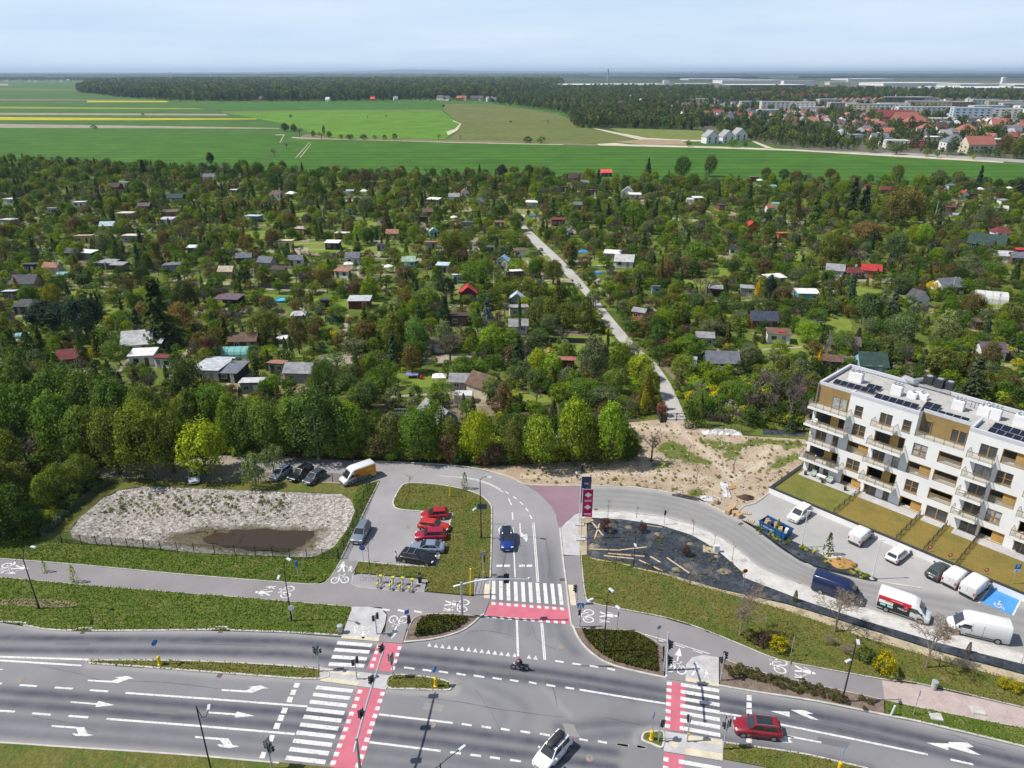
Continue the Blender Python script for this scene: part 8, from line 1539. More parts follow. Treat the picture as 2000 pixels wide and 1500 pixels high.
for s in(-1,1):
 side_panel(o,s,-2.80,1.05,.95,1.5,.99,OR_,'advert_panel',.012,.002);side_panel(o,s,-2.80,1.0,1.5,2.34,.99,OR_,'advert_panel',.013,.034);side_panel(o,s,-2.84,-1.9,.42,1.06,.99,AMB,'advert_panel',.010,.0);side_panel(o,s,-1.9,1.6,.42,.95,.99,GRY,'advert_picture',.010,.0);side_panel(o,s,.35,.85,1.2,1.62,.99,PUR,'advert_square',.024,.008);side_panel(o,s,-2.2,-1.2,1.55,1.88,.99,LIM,'advert_square',.022,.016);side_panel(o,s,-1.9,.9,.98,1.1,.99,AMB,'advert_stripe',.022,.0)
mb=MB();mb.box((-2.862,0,1.4),(.02,1.75,1.6));mb.build('rear_panel',OR_,o);mb=MB();mb.poly([(.75,-.72,2.50),(1.26,-.7,2.40),(1.26,.7,2.40),(.75,.72,2.50)]);mb.build('roof_front_panel',OR_,o)
pos,rz=place(1515,1031,.7,(1540,1044));o=thing('waste_skip','blue open skip heaped with cardboard and rubble','skip',pos,rz);M_skip=plain('skip_blue',(.012,.085,.22),.55,var=.25)
for y in(-.95,.95):mb=MB();mb.poly([(-1.9,y,.12),(1.9,y,.12),(2.1,y*1.06,1.25),(-2.1,y*1.06,1.25)]);mb.poly([(-1.9,y*.94,.12),(-2.1,y,1.25),(2.1,y,1.25),(1.9,y*.94,.12)]);mb.build('side_plate',M_skip,o)
for x in(-1,1):mb=MB();mb.poly([(x*1.9,-.95,.12),(x*1.9,.95,.12),(x*2.1,1.0,1.25),(x*2.1,-1.0,1.25)]);mb.build('end_plate',M_skip,o)
mb=MB();mb.box((0,0,.12),(3.8,1.9,.08));mb.build('floor_plate',M_skip,o)
for y in(-1.0,1.0):mb=MB();mb.box((0,y*1.02,1.26),(4.3,.1,.1));mb.build('rim',M_skip,o)
for k in range(4):
 for y in(-1.03,1.03):mb=MB();mb.box((-1.5+k,y,.7),(.08,.08,1.1));mb.build('rib',M_skip,o)
lettering(o,'KONTENERY',(-.6,-1.06,.75),.34,(math.pi/2,0,0),M_white_p)
rr_=random.Random(2);M_card=plain('cardboard',(.42,.28,.16),.9,var=.2);M_bag=plain('dark_sack',(.05,.04,.06),.6)
M0=Matrix.Translation(pos)@Matrix.Rotation(rz,4,'Z')
for k,(x,y,w,mt,nm,lb)in enumerate(((-1.4,.1,.8,M_card,'cardboard_box','cardboard box at the far end of the skip load'),(-.9,-.3,.6,M_bag,'waste_sack','dark sack squeezed beside the box in the skip'),(-.2,.3,.7,M_card,'cardboard_box','cardboard box in the middle of the skip load'),(.9,-.2,.8,M_card,'cardboard_box','torn cardboard box near the light end of the skip'),(1.5,.2,.6,M_white_p,'foam_block','white foam block on the skip load'),(.5,.4,.7,M_bag,'waste_sack','dark sack under the fir twig in the skip'))):
 t_=thing(nm,lb,nm.split('_')[-1]);t_.matrix_world=M0@Matrix.Translation((x,y,.6))@Matrix.Rotation(rr_.uniform(0,3),4,'Z')@Matrix.Rotation(rr_.uniform(-.3,.3),4,'X');mb=MB();mb.box((0,0,.3),(w,w*.7,.7),0,.9);mb.build('box_body',mt,t_);mb=MB();mb.box((w*.3,0,.68),(w*.5,w*.7,.03),0);mb.build('flap',mt,t_)
mb=MB();t_=plant('spruce','discarded_fir',M0@Vector((.3,0,.7)),.17,(.06,.085,.03),'','fir',rr_,label='small discarded fir tree sticking out of the skip')
# people
M_skin=plain('skin',(.42,.26,.19),.6,var=.08);M_hair=plain('dark_hair',(.03,.022,.018),.7)
def person(label,pos,rz,joints,cols,name='person',hair=None,sit=False,helmet=None,height=1.76):
 J=dict(pel=(0,0,.95),belly=(0,0,1.12),chest=(0,0,1.34),neck=(0,0,1.48),head=(.02,0,1.60),crown_=(.02,0,1.72));J.update(joints)
 R_=dict(pel=(.15,.12),belly=(.14,.11),chest=(.16,.115),neck=(.06,.06),head=(.085,.095),crown_=(.05,.06),shl=(.065,.065),elb=(.046,.046),wr=(.03,.03),pm=(.036,.022),hip=(.09,.09),knee=(.062,.062),ank=(.042,.042),toe=(.04,.032))
 V,E,RR,names=[],[],[],{}
 def add(n,p,r):names[n]=len(V);V.append(p);RR.append(r);return names[n]
 for n in('pel','belly','chest','neck','head','crown_'):add(n,J[n],R_[n])
 for a,b_ in(('pel','belly'),('belly','chest'),('chest','neck'),('neck','head'),('head','crown_')):E.append((names[a],names[b_]))
 for s,t_ in((1,'l'),(-1,'r')):
  prev='chest'
  for k in('shl','elb','wr','pm'):add(k+t_,J[k+t_],R_[k]);E.append((names[prev],names[k+t_]));prev=k+t_
  prev='pel'
  for k in('hip','knee','ank','toe'):add(k+t_,J[k+t_],R_[k]);E.append((names[prev],names[k+t_]));prev=k+t_
  w_,p_=Vector(J['wr'+t_]),Vector(J['pm'+t_]);d=(p_-w_).normalized();side=d.cross(Vector((0,0,1))if abs(d.z)<.8 else Vector((1,0,0))).normalized()
  for f,ln in((-1.5,.065),(-.5,.08),(.5,.085),(1.5,.07)):
   a=add('f%s%s'%(f,t_),tuple(p_+side*f*.017+d*.015),(.010,.010));b_=add('g%s%s'%(f,t_),tuple(p_+side*f*.019+d*ln*.6+Vector((0,0,-.004))),(.009,.009));c_=add('h%s%s'%(f,t_),tuple(p_+side*f*.019+d*ln+Vector((.012,0,-.012))),(.008,.008));E+=[(a,b_),(b_,c_)]
  a=add('t%s'%t_,tuple(w_+d*.03+side*.03),(.011,.011));b_=add('u%s'%t_,tuple(w_+d*.075+side*.055),(.009,.009));E.append((a,b_))
 me=bpy.data.meshes.new('body');me.from_pydata(V,E,[]);tmp=bpy.data.objects.new('tmp',me);COL.objects.link(tmp)
 sk=tmp.modifiers.new('skin','SKIN');sk.use_smooth_shade=True
 for i,r in enumerate(RR):me.skin_vertices[0].data[i].radius=r;me.skin_vertices[0].data[i].use_root=(i==0)
 for k in names:
  if k[0]in 'ft' and k not in('toel','toer'):me.skin_vertices[0].data[names[k]].use_root=k[0]=='f' or k in('tl','tr')
 tmp.modifiers.new('sub','SUBSURF').levels=1
 dg=bpy.context.evaluated_depsgraph_get();ev=bpy.data.meshes.new_from_object(tmp.evaluated_get(dg));bpy.data.objects.remove(tmp)
 ev.materials.clear();mats=[M_skin,cols['top'],cols['legs'],cols['shoe']]
 for m_ in mats:ev.materials.append(m_)
 segs=[(names[a],names[b_],k)for a,b_,k in[('pel','belly',1),('belly','chest',1),('neck','head',0),('head','crown_',0)]]
 for t_ in 'lr':segs+=[(names['chest'],names['shl'+t_],1),(names['shl'+t_],names['elb'+t_],1),(names['elb'+t_],names['wr'+t_],1 if cols.get('long')else 0),(names['wr'+t_],names['pm'+t_],0),(names['pel'],names['hip'+t_],2),(names['hip'+t_],names['knee'+t_],2),(names['knee'+t_],names['ank'+t_],0 if cols.get('shorts')else 2),(names['ank'+t_],names['toe'+t_],3)]
 for f in ev.polygons:
  c=f.center;best=min(segs,key=lambda s_:(lambda a,b_:(c-(a+(b_-a)*max(0,min(1,(c-a).dot(b_-a)/max((b_-a).length_squared,1e-6))))).length)(Vector(V[s_[0]]),Vector(V[s_[1]])));f.material_index=best[2];f.use_smooth=True
 o=thing(name,label,'person',pos,rz,scale=height/1.76);ob('body',ev,o)
 h=Vector(J['head'])
 if helmet:mb=MB();mb.ell(tuple(h+Vector((0,0,.04))),(.15,.135,.15),12,8);hm_=mb.build('helmet',helmet,o,True);mb=MB();mb.box(tuple(h+Vector((.12,0,.04))),(.06,.18,.07));mb.build('visor',M_cglass,hm_)
 else:mb=MB();mb.ell(tuple(h+Vector((-.02,0,.075))),(.108,.092,.085),10,6);mb.build('hair',hair or M_hair,o,True)
 mb=MB();mb.ell(tuple(h+Vector((.098,0,.0))),(.018,.014,.022),6,4);mb.build('nose',M_skin,o)
 for s in(-1,1):mb=MB();mb.ell(tuple(h+Vector((.085,s*.035,.025))),(.012,.014,.009),6,4);mb.build('eye',M_hair,o)
 for s in(-1,1):mb=MB();mb.ell(tuple(h+Vector((.0,s*.092,.01))),(.022,.012,.032),6,4);mb.build('ear',M_skin,o)
 mb=MB();mb.box(tuple(h+Vector((.088,0,-.045))),(.012,.045,.01));mb.build('mouth',plain('lips',(.30,.12,.11),.6)if 'lips' not in MATS else MATS['lips'],o)
 return o
WALK=dict(shll=(0,.2,1.42),elbl=(-.12,.25,1.16),wrl=(-.05,.25,.92),pml=(-.02,.25,.84),shlr=(0,-.2,1.42),elbr=(.1,-.25,1.17),wrr=(.24,-.24,.98),pmr=(.29,-.24,.91),hipl=(0,.1,.90),kneel=(.16,.1,.50),ankl=(.14,.1,.09),toel=(.28,.1,.04),hipr=(0,-.1,.90),kneer=(-.04,-.1,.48),ankr=(-.28,-.1,.12),toer=(-.16,-.1,.04))
PHONE=dict(WALK);PHONE.update(elbr=(.05,-.27,1.17),wrr=(.26,-.12,1.28),pmr=(.32,-.08,1.33),elbl=(.02,.25,1.15),wrl=(.04,.26,.9),pml=(.05,.26,.82),kneel=(.03,.1,.5),ankl=(0,.1,.09),toel=(.14,.1,.04),kneer=(.03,-.1,.5),ankr=(0,-.1,.09),toer=(.14,-.1,.04))
c_white,c_jean,c_black,c_shoe=plain('white_shirt',(.68,.68,.68),.9),plain('blue_jeans',(.05,.13,.30),.9),plain('black_clothes',(.012,.012,.016),.9),plain('white_shoes',(.6,.6,.58),.8)
def at_px(px,py,z=.02):p=G(px,py);p.z=z;return p
person('person in white top and blue jeans looking at a phone beside the black estate car',at_px(774,1098),R(-5),PHONE,dict(top=c_white,legs=c_jean,shoe=c_black,long=True))
mb=MB();
person('person in white shirt and dark shorts walking on the dirt',at_px(1126.5,937,0),R(-110),WALK,dict(top=c_white,legs=c_black,shoe=c_shoe,shorts=True));person('person all in black walking behind the one in white',at_px(1136.5,923,0),R(-110),WALK,dict(top=c_black,legs=c_black,shoe=c_shoe,long=True))
pos,rz=place(1015.5,1304.5,.3,(985,1301));o=thing('motorcycle','black motorcycle riding along the main road','motorcycle',pos,rz)
for x,nm in((.72,'front_wheel'),(-.72,'rear_wheel')):
 mb=MB();n=20
 mb.tube([(x+.29*math.cos(2*math.pi*k/n),0,.32+.29*math.sin(2*math.pi*k/n))for k in range(n+1)],.065,6,False);w_=mb.build('wheel',M_tyre,o);mb=MB();mb.disc((x,0,.32),(0,1,0),.16,.08,12);mb.build('rim',M_rim,w_)
for nm,pts,r,mt in(('fork',[(.72,.08,.32),(.5,.08,.95)],.03,M_rim),('fork',[(.72,-.08,.32),(.5,-.08,.95)],.03,M_rim),('handlebar',[(.38,.38,1.05),(.48,.15,1.02),(.48,-.15,1.02),(.38,-.38,1.05)],.025,M_trim),('frame',[(.45,0,.85),(.0,0,.45),(-.4,0,.45),(-.35,0,.78)],.06,M_trim),('swingarm',[(-.2,.1,.42),(-.72,.1,.32)],.04,M_trim),('exhaust',[(.2,-.15,.3),(-.3,-.17,.28),(-.85,-.2,.42)],.055,M_rim)):mb=MB();mb.tube(pts,r,6);mb.build(nm,mt,o)
for nm,c_,s_,mt in(('fuel_tank',(.22,0,.86),(.5,.3,.26),M_trim),('seat',(-.38,0,.80),(.75,.27,.12),M_trim),('engine',(.08,0,.48),(.45,.34,.36),M_rim),('tail',(-.82,0,.86),(.28,.18,.12),M_trim),('fender',(.74,0,.66),(.4,.12,.05),M_trim)):mb=MB();mb.box(c_,s_,0,.82);mb.build(nm,mt,o)
mb=MB();mb.ell((.62,0,.88),(.1,.1,.1),8,6);mb.build('headlight',M_lamp,o);mb=MB();mb.box((-.95,0,.9),(.03,.14,.06));mb.build('taillight',M_tail,o)
RIDE=dict(pel=(-.25,0,.93),belly=(-.18,0,1.1),chest=(-.04,0,1.30),neck=(.03,0,1.43),head=(.1,0,1.54),crown_=(.1,0,1.66),shll=(-.02,.2,1.36),elbl=(.16,.34,1.2),wrl=(.36,.33,1.08),pml=(.43,.33,1.07),shlr=(-.02,-.2,1.36),elbr=(.16,-.34,1.2),wrr=(.36,-.33,1.08),pmr=(.43,-.33,1.07),hipl=(-.2,.11,.9),kneel=(.2,.22,.78),ankl=(-.12,.22,.4),toel=(.04,.24,.34),hipr=(-.2,-.11,.9),kneer=(.2,-.22,.78),ankr=(-.12,-.22,.4),toer=(.04,-.24,.34))
person('motorcycle rider in black leathers and a red helmet',pos,rz,RIDE,dict(top=c_black,legs=c_black,shoe=c_black,long=True),helmet=plain('red_helmet',(.55,.012,.02),.25,coat=.6))
# street furniture
M_lampblk=plain('lamp_post_black',(.018,.018,.020),.45,var=.1);M_lamphead=plain('lamp_head',(.50,.53,.56),.35,var=.08);M_galv=plain('galvanised_steel',(.42,.45,.48),.4,metal=.4,var=.12);M_sigblk=plain('signal_black',(.012,.012,.013),.5);M_signblue=plain('sign_blue',(.03,.16,.48),.4);M_signback=plain('sign_back',(.30,.31,.33),.5);M_yel=plain('yellow_plastic',(.72,.46,.008),.45);M_lens_r,M_lens_y,M_lens_g=plain('lens_red',(.10,.012,.012),.2),plain('lens_amber',(.12,.06,.01),.2),plain('lens_green',(.012,.06,.04),.2)
def zat(base,ytop):
 lo_,hi_=0.0,30.0
 for _ in range(40):
  m_=(lo_+hi_)/2
  if PX((base.x,base.y,m_))[1]>ytop:lo_=m_
  else:hi_=m_
 return lo_
def street_lamp(bpx,bpy,ytop,heads,label,mat=None,r=.085,name='street_lamp',headmat=None):
 b_=G(bpx,bpy);H=zat(b_,ytop);o=thing(name,label,'street lamp',(b_.x,b_.y,.0));mt=mat or M_lampblk
 mb=MB();mb.tube([(0,0,0),(0,0,1.0),(0,0,1.02),(0,0,H)],[r*1.5,r*1.5,r,r*.6],8);mb.build('pole',mt,o)
 for hx,hy,hz,jz in heads:
  p=G(hx,hy,hz)-Vector((b_.x,b_.y,0));jz=jz or H;d=Vector((p.x,p.y,0));L=d.length;d.normalize()if L>.05 else None
  if L>3.2:p=d*3.2+Vector((0,0,p.z));L=3.2
  mb=MB();mb.tube([(0,0,jz-.2),tuple(d*L*.25+Vector((0,0,jz+(p.z-jz)*.6))),tuple(d*L*.6+Vector((0,0,jz+(p.z-jz)*.92))),tuple(d*(L-.3)+Vector((0,0,p.z)))],r*.45,6);mb.build('arm',mt,o)
  mb=MB();a=math.atan2(d.y,d.x);mb.box((d.x*L,d.y*L,p.z),(.75,.30,.12),a,.8);mb.build('lamp_head',headmat or M_lamphead,o)
 return o
street_lamp(77,1190,1090,[(65,1068,9.6,None),(28,1103,9.0,None)],'black double-armed street lamp at the far left verge');street_lamp(570,1214,1116,[(564,1092,9.6,None),(544,1127,8.4,None)],'black double-armed street lamp beside the round speed sign');street_lamp(940,1052,936,[(956,932,10.2,None),(927,994,5.6,5.2)],'tall black street lamp with a lower second head on the car park verge')
street_lamp(1179,1279,1176,[(1194,1152,9.4,None),(1154,1171,8.6,None),(1207,1186,8.0,None)],'black three-armed street lamp in the shrub bed');street_lamp(1644,1372,1242,[(1676,1253,8.6,None),(1657,1290,5.9,5.8)],'black street lamp with two pale heads at the shrub strip');street_lamp(433,1592,1379,[(413,1349,9.4,None)],'single-armed black street lamp rising from the bottom of the picture');street_lamp(868,1640,1491,[(903,1460,9.0,None),(836,1506,8.6,None)],'black lamp top with two curved arms above the main road')
street_lamp(1237,1107,1046,[(1241,1064,3.6,3.4)],'thin black lamp post standing in the weed membrane',r=.05)
for bx,by,yt,lb in((1564.5,1069,998,'slim white lamp post beside the young tree in the planting strip'),(1702.5,1131,1054,'slim white lamp post at the tip of the planting strip')):
 o=street_lamp(bx,by,yt,[],lb,M_whitemetal,.07);b_=G(bx,by);H=zat(b_,yt);mb=MB();mb.lathe((0,0,0),[(.3,0),(.3,.12),(.12,.14)],10);mb.build('base',M_kerb,o);mb=MB();mb.box((.18,0,H),(.55,.18,.09));mb.build('lamp_head',M_whitemetal,o)
def sig_head(o,p,ang,n=3,plate=True,back=None):
 d=Vector((math.cos(ang),math.sin(ang),0));h=.33*n;mb=MB();mb.box(p,(.24,.30,h),ang);hd=mb.build('signal_head',back or M_sigblk,o)
 if plate:mb=MB();mb.box((p[0]-d.x*.10,p[1]-d.y*.10,p[2]),(.03,.62,h+.34),ang);mb.build('backplate',M_sigblk,hd)
 for k in range(n):
  c=Vector(p)+Vector((0,0,h/2-.165-k*.33));mb=MB();mb.disc(c+d*.13,d,.10,.03,10);mb.build('lens',(M_lens_r,M_lens_y,M_lens_g)[k if n==3 else k*2],hd)
  s_=d.cross(Vector((0,0,1)));mb=MB();q=[]
  for j in range(7):a=math.pi*j/6;e=c+s_*math.cos(a)*.125+Vector((0,0,math.sin(a)*.125));q.append((e+d*.12,e+d*.34))
  for u_,v_ in zip(q,q[1:]):mb.poly([u_[0],u_[1],v_[1],v_[0]])
  mb.build('visor',M_sigblk,hd)
 return hd
def signal(bpx,bpy,ytop,heads,label,sign=None,extra=None):
 b_=G(bpx,bpy);H=zat(b_,ytop);o=thing('traffic_signal',label,'traffic light',b_);mb=MB();mb.tube([(0,0,0),(0,0,H)],[.075,.06],8);mb.build('post',M_galv,o)
 for z,ang,n,plate,side in heads:d=Vector((math.cos(ang),math.sin(ang),0));s_=d.cross(Vector((0,0,1)));q=d*.14+s_*side+Vector((0,0,H*z));sig_head(o,tuple(q),ang,n,plate,M_galv if plate=='g' else None)
 if sign:mb=MB();mb.box((0,-.05,H*sign[0]),(sign[1],.03,sign[2]),sign[3]);mb.build('sign_plate',sign[4],o)
 mb=MB();mb.box((.09,-.09,1.1),(.14,.12,.24));mb.build('push_button',extra or M_galv,o);return o
LF,RT,DN,UP=R(175),R(-10),R(-75),R(100)
signal(624,1312,1256,[(.72,LF,3,False,.18),(.70,RT,2,'g',-.2)],'grey traffic light at the end of the left median',(.97,.5,.5,R(70),M_signback));signal(697,1327,1287,[(.88,UP,2,False,.22),(.88,DN,2,False,.22)],'twin pedestrian lights on the refuge between the zebra crossings');signal(736,1239,1201,[(.88,UP,2,False,.24),(.88,DN,2,False,.24)],'twin pedestrian lights on the pale crossing apron');signal(768,1326,1282,[(.85,R(160),3,'g',.15)],'grey traffic light at the corner of the small median');signal(798,1242,1192,[(.62,RT,2,False,.1),(.64,UP,2,False,.18)],'signal post with blue sign beside the round shrub bed',(.95,.55,.55,R(30),M_signblue))
signal(1126,1182,1143,[(.8,R(170),3,False,.1)],'slim traffic light right of the zebra crossing');o=signal(1132,1225,1176,[(.62,R(-95),2,False,.08)],'signal post carrying the blue pedestrian crossing sign');b_=G(1132,1225);H=zat(b_,1182);mb=MB();mb.box((0,-.08,H),(.75,.03,.75));s_=mb.build('crossing_sign',M_signblue,o);mb=MB();mb.poly([(-.30,-.10,H-.27),(.30,-.10,H-.27),(0,-.10,H+.30)]);mb.build('sign_triangle',M_white_p,s_);mb=MB();mb.box((0,-.105,H-.08),(.08,.004,.24));mb.box((.0,-.105,H+.1),(.08,.004,.07));mb.build('sign_figure',M_sigblk,s_)
signal(1407,1330,1276,[(.86,R(5),3,False,-.2),(.72,R(150),2,False,.1)],'traffic light at the shrub strip facing the right',(.9,.4,.5,R(100),M_signback));signal(1286,1449,1408,[(.86,R(40),2,False,.1)],'pedestrian light on the grassy refuge nose');signal(1341.5,1449,1400,[(.86,R(100),2,False,.0)],'pedestrian light with yellow button on the refuge',None,M_yel);signal(1412,1464.5,1404,[(.80,R(5),3,'g',-.2),(.72,R(140),2,False,.15)],'traffic light beside the dark red crossover',(.95,.06,.6,R(60),M_signback));signal(532,1503,1442,[(.74,LF,3,'g',.18),(.62,RT,2,'g',-.2)],'traffic light with square plate at the lower left kerb',(.95,.6,.6,R(65),M_signback));signal(944,1130,1078,[(.72,UP,3,False,.1)],'traffic light with small yellow box by the bus stop pad',(.95,.7,.55,R(20),M_signback),M_yel)
def gantry(mast,mz,tip,tz,heads,label,ang,base_ground=None,mid=None):
 p=base_ground or G(*mast,mz);p=Vector((p.x,p.y,0));o=thing('signal_gantry',label,'traffic light',p);e=G(*tip,tz)-p
 mb=MB();mb.tube([(0,0,0),(0,0,mz)],[.16,.12],10);mb.build('mast',M_galv,o);m_=(G(*mid[0],mid[1])-p)if mid else Vector((e.x*.4,e.y*.4,mz+(e.z-mz)*.6))
 bk=-Vector((e.x,e.y,0)).normalized()*.9+Vector((0,0,mz-.7));pts=smooth_line([bk,Vector((0,0,mz-.35)),m_,e],5);mb=MB();mb.tube([tuple(v)for v in pts],[.10]*(len(pts)-1)+[.06],8);mb.build('arm',M_galv,o)
 for t_ in heads:q=m_.lerp(e,t_)if t_>=0 else Vector((0,0,mz-.35)).lerp(m_,1+t_);sig_head(o,(q.x+math.cos(ang)*.2,q.y+math.sin(ang)*.2,q.z+.05),ang,3,True)
 mb=MB();mb.lathe((e.x*.97,e.y*.97,e.z),[(.12,-.05),(.12,.22),(.03,.25)],8);mb.build('detector',M_whitemetal,o);return o
gantry((696,1441),6.2,(752,1261),6.6,[-.42,.30,.92],'long curved signal gantry with three black heads over the left carriageway',R(178));gantry(None,zat(G(903,1207),1137),(1037,1131.5),6.2,[.45],'curved signal gantry over the side road with one framed head',R(95),G(903,1207),((950,1132),6.1));gantry(None,zat(G(1297,1310),1235),(1301,1326),6.1,[-.25,.42],'signal gantry at the right crossing reaching towards the road',R(2),G(1297,1310))
def bollard(bx,by,sx,sy,label,edge=False):
 b_=G(bx,by,.1);o=thing('keep_right_bollard',label,'bollard',b_);mb=MB();mb.lathe((0,0,0),[(.24,0),(.24,.12),(.17,.16),(.17,1.05),(.19,1.08),(.12,1.2)],12);mb.build('body',M_yel,o);z=zat(b_,sy);mb=MB();mb.tube([(0,0,1.1),(0,0,z+.3)],.035,6);mb.build('sign_post',M_galv,o);mb=MB();mb.disc((0,-.05,z),(.35 if edge else .9,-1 if not edge else-.2,.0),.36,.03,16);mb.build('sign_disc',M_signblue,o)
bollard(312.6,1298,305,1256,'yellow bollard with sign on the long left median',True);bollard(851,1340,850,1308,'yellow bollard with blue sign on the small median',True);bollard(1272,1444,1275,1398,'yellow bollard with blue sign on the refuge nose',True);bollard(1638,1506,1643,1465,'yellow bollard on the right-hand median at the bottom edge',True)
def sign_post(bx,by,ytop,shape,w,h,mat,label,ang=0,face=None,name='road_sign',z0=.1):
 b_=G(bx,by,z0);H=zat(b_,ytop);o=thing(name,label,'sign',b_);mb=MB();mb.tube([(0,0,0),(0,0,H)],.035,6);mb.build('post',M_galv,o);c,s_=math.cos(ang),math.sin(ang)
 mb=MB()
 if shape=='disc':mb.disc((s_*.05,-c*.05,H-w/2),(s_,-c,0),w/2,.03,16)
 else:mb.box((s_*.05,-c*.05,H-h/2),(w,.03,h),ang)
 p=mb.build('sign_plate',mat,o)
 if face:face(p,H,s_,c)
 return o
def face_P(p,H,s_,c):t_=lettering(p,'P',(.0,-.085,H-.36),.62,(math.pi/2,0,0),M_white_p);mb=MB();mb.box((0,-.07,H-.98),(.72,.03,.42));mb.build('lower_plate',M_white_p,p);mb=MB();mb.disc((-.05,-.09,H-1.02),(0,1,0),.1,.01,10);mb.box((.0,-.09,H-.9),(.06,.01,.14));mb.build('wheelchair_mark',M_signblue,p)
sign_post(1974,1149,1103,'box',.75,.75,M_signblue,'blue parking sign with white P at the disabled bay',0,face_P);sign_post(583,1132,1097,'box',.5,.8,M_signblue,'small blue sign on the verge above the path',R(60));sign_post(574,1223,1183,'disc',.75,0,M_white_p,'round white road sign in front of the double street lamp',R(25));sign_post(710,1096,1066,'disc',.8,0,plain('violet_blue',(.10,.10,.42),.4),'round violet blue sign at the corner of the car park');sign_post(942.5,1023,985,'box',1.3,.85,plain('sign_navy',(.05,.07,.14),.5),'dark rectangular sign behind the tall street lamp');sign_post(782,1127,1089,'box',.6,.7,plain('board_brown',(.10,.08,.03),.7),'brown notice board on a post behind the rental bicycles')
sign_post(1205,1232,1196,'box',.35,.7,M_sigblk,'thin post with small dark sign in front of the shrub bed',R(70));sign_post(1284,1255,1222,'disc',.55,0,M_signback,'round grey backed sign by the path line',R(15));sign_post(1538,1326,1291,'box',.35,.5,M_sigblk,'thin dark sign post at the edge of the shrub strip',R(80));sign_post(1784,1395,1350,'box',.15,.7,M_signback,'thin leaning post on the lower right verge',R(80));sign_post(1544,1281,1246,'box',.3,.4,M_signback,'thin grey post beside the yellow forsythia',R(70));sign_post(1994,1297,1258,'box',.6,.35,M_post,'brown sign post at the end of the white walk');sign_post(1297,1024,998,'box',.25,.8,M_sigblk,'thin dark post on the white walk beside a sapling');sign_post(1451,1145,1112,'disc',.6,0,M_tail,'small red and white sign at the membrane corner')
for x,y,lb in((1812,1086,'first red and white round sign along the wall, above the white car'),(1851,1101,'red and white round sign behind the green car'),(1921,1130,'red and white round sign behind the larger white van')):
 def fr(p,H,s_,c):mb=MB();mb.disc((0,-.08,H-.3),(0,1,0),.16,.02,12);mb.build('sign_centre',M_white_p,p)
 sign_post(x,y,y-20,'disc',.6,0,plain('sign_red%d'%x,(.6,.01,.03),.4),lb,0,fr)
def bin_(bx,by,label,mat):o=thing('litter_bin',label,'bin',G(bx,by,.1));mb=MB();mb.lathe((0,0,0),[(.26,0),(.31,.85),(.31,.95),(.24,.95),(.22,.7)],14);mb.build('bin_body',mat,o);mb=MB();mb.lathe((0,0,.95),[(.33,0),(.33,.08),(.15,.12)],14);mb.build('rim',M_galv,o)
bin_(1823,1345,'pale concrete litter bin on the right verge',M_kerb);bin_(665,1235,'pale litter bin at the grass corner by the crossing',M_kerb)
def post(bx,by,yt,w,mat,label,lean=0,name='marker_post',cat='post'):
 b_=G(bx,by,.1);H=zat(b_,yt);o=thing(name,label,cat,b_);mb=MB();mb.tube([(0,0,0),(lean,0,H)],w,6);mb.build('shaft',mat,o);mb=MB();mb.lathe((lean,0,H),[(w*1.15,-.12),(w*1.15,.0),(w*.6,.05)],8);mb.build('cap',mat,o)
post(1740,1397,1380,.09,M_whitemetal,'white marker post at the start of the lower verge',.15);post(879,970,948,.09,M_yel,'yellow marker post on the car park verge');post(919,1162,1112,.11,M_yel,'tall yellow barrier post beside the bus stop pad',.1)
o=thing('grit_frame','low dark tubular barrier beside the yellow post','barrier',G(929,1163,.06));mb=MB();mb.tube([(0,0,0),(0,0,1.0),(.4,3.2,1.0),(.4,3.2,0)],.03,6);mb.build('hoop',M_sigblk,o);mb=MB();mb.tube([(0,0,.5),(.4,3.2,.5)],.025,6);mb.build('rail',M_sigblk,o);o.name='tube_barrier'
for x,y,w,lb in((885,1184+26,1.1,'pale stone boulder in the corner shrub bed'),(1828,1400,1.2,'pale concrete slab lying on the lower right verge'),(1910,1388,1.3,'square manhole slab in the brick path')):
 o=thing('concrete_slab',lb,'slab',G(x,y,.1));mb=MB();mb.box((0,0,.06),(w,w*.8,.16),-.2,.92);mb.build('slab_top',M_kerb,o)
def banner(bx,by,yt,w,h,mat,label,marks):
 b_=G(bx,by,0);H=zat(b_,yt);o=thing('banner_flag',label,'flag',b_);mb=MB();mb.box((0,0,.12),(1.3,1.0,.25));mb.build('concrete_base',M_kerb,o);mb=MB();mb.tube([(0,0,.2),(0,0,H)],[.08,.05],8);mb.build('pole',M_whitemetal,o);mb=MB();mb.tube([(0,0,H-.12),(w+.1,0,H-.12)],.025,5);mb.build('boom',M_whitemetal,o)
 mb=MB();nx,ny=5,12;f=lambda i,j:(.08+w*i/nx,-.10*math.sin(j*.9+i*.8)*(j/ny),H-.15-h*j/ny);ids=[[mb.vert(f(i,j))for j in range(ny+1)]for i in range(nx+1)]
 for i in range(nx):
  for j in range(ny):mb.face((ids[i][j],ids[i][j+1],ids[i+1][j+1],ids[i+1][j]))
 fl=mb.build('cloth',mat,o,True)
 for k,(kind,t_)in enumerate(marks):
  z=H-.15-h*t_;x=.08+w/2
  if kind=='diamond':mb=MB();mb.poly([(x-w*.36,-.14,z),(x,-.14,z-.42),(x+w*.36,-.14,z),(x,-.14,z+.42)]);mb.build('emblem',M_white_p,fl)
  elif kind=='bars':mb=MB();[mb.box((x,-.14,z-q*.16),(w*.7,.01,.07))for q in range(2)];mb.build('print_line',M_white_p,fl)
  else:mb=MB();[mb.disc((x+q,-.14,z),(0,1,0),.16,.01,12)for q in(-.15,.15)];mb.build('emblem',plain('emblem_grey',(.42,.42,.48),.6),fl)
 return o
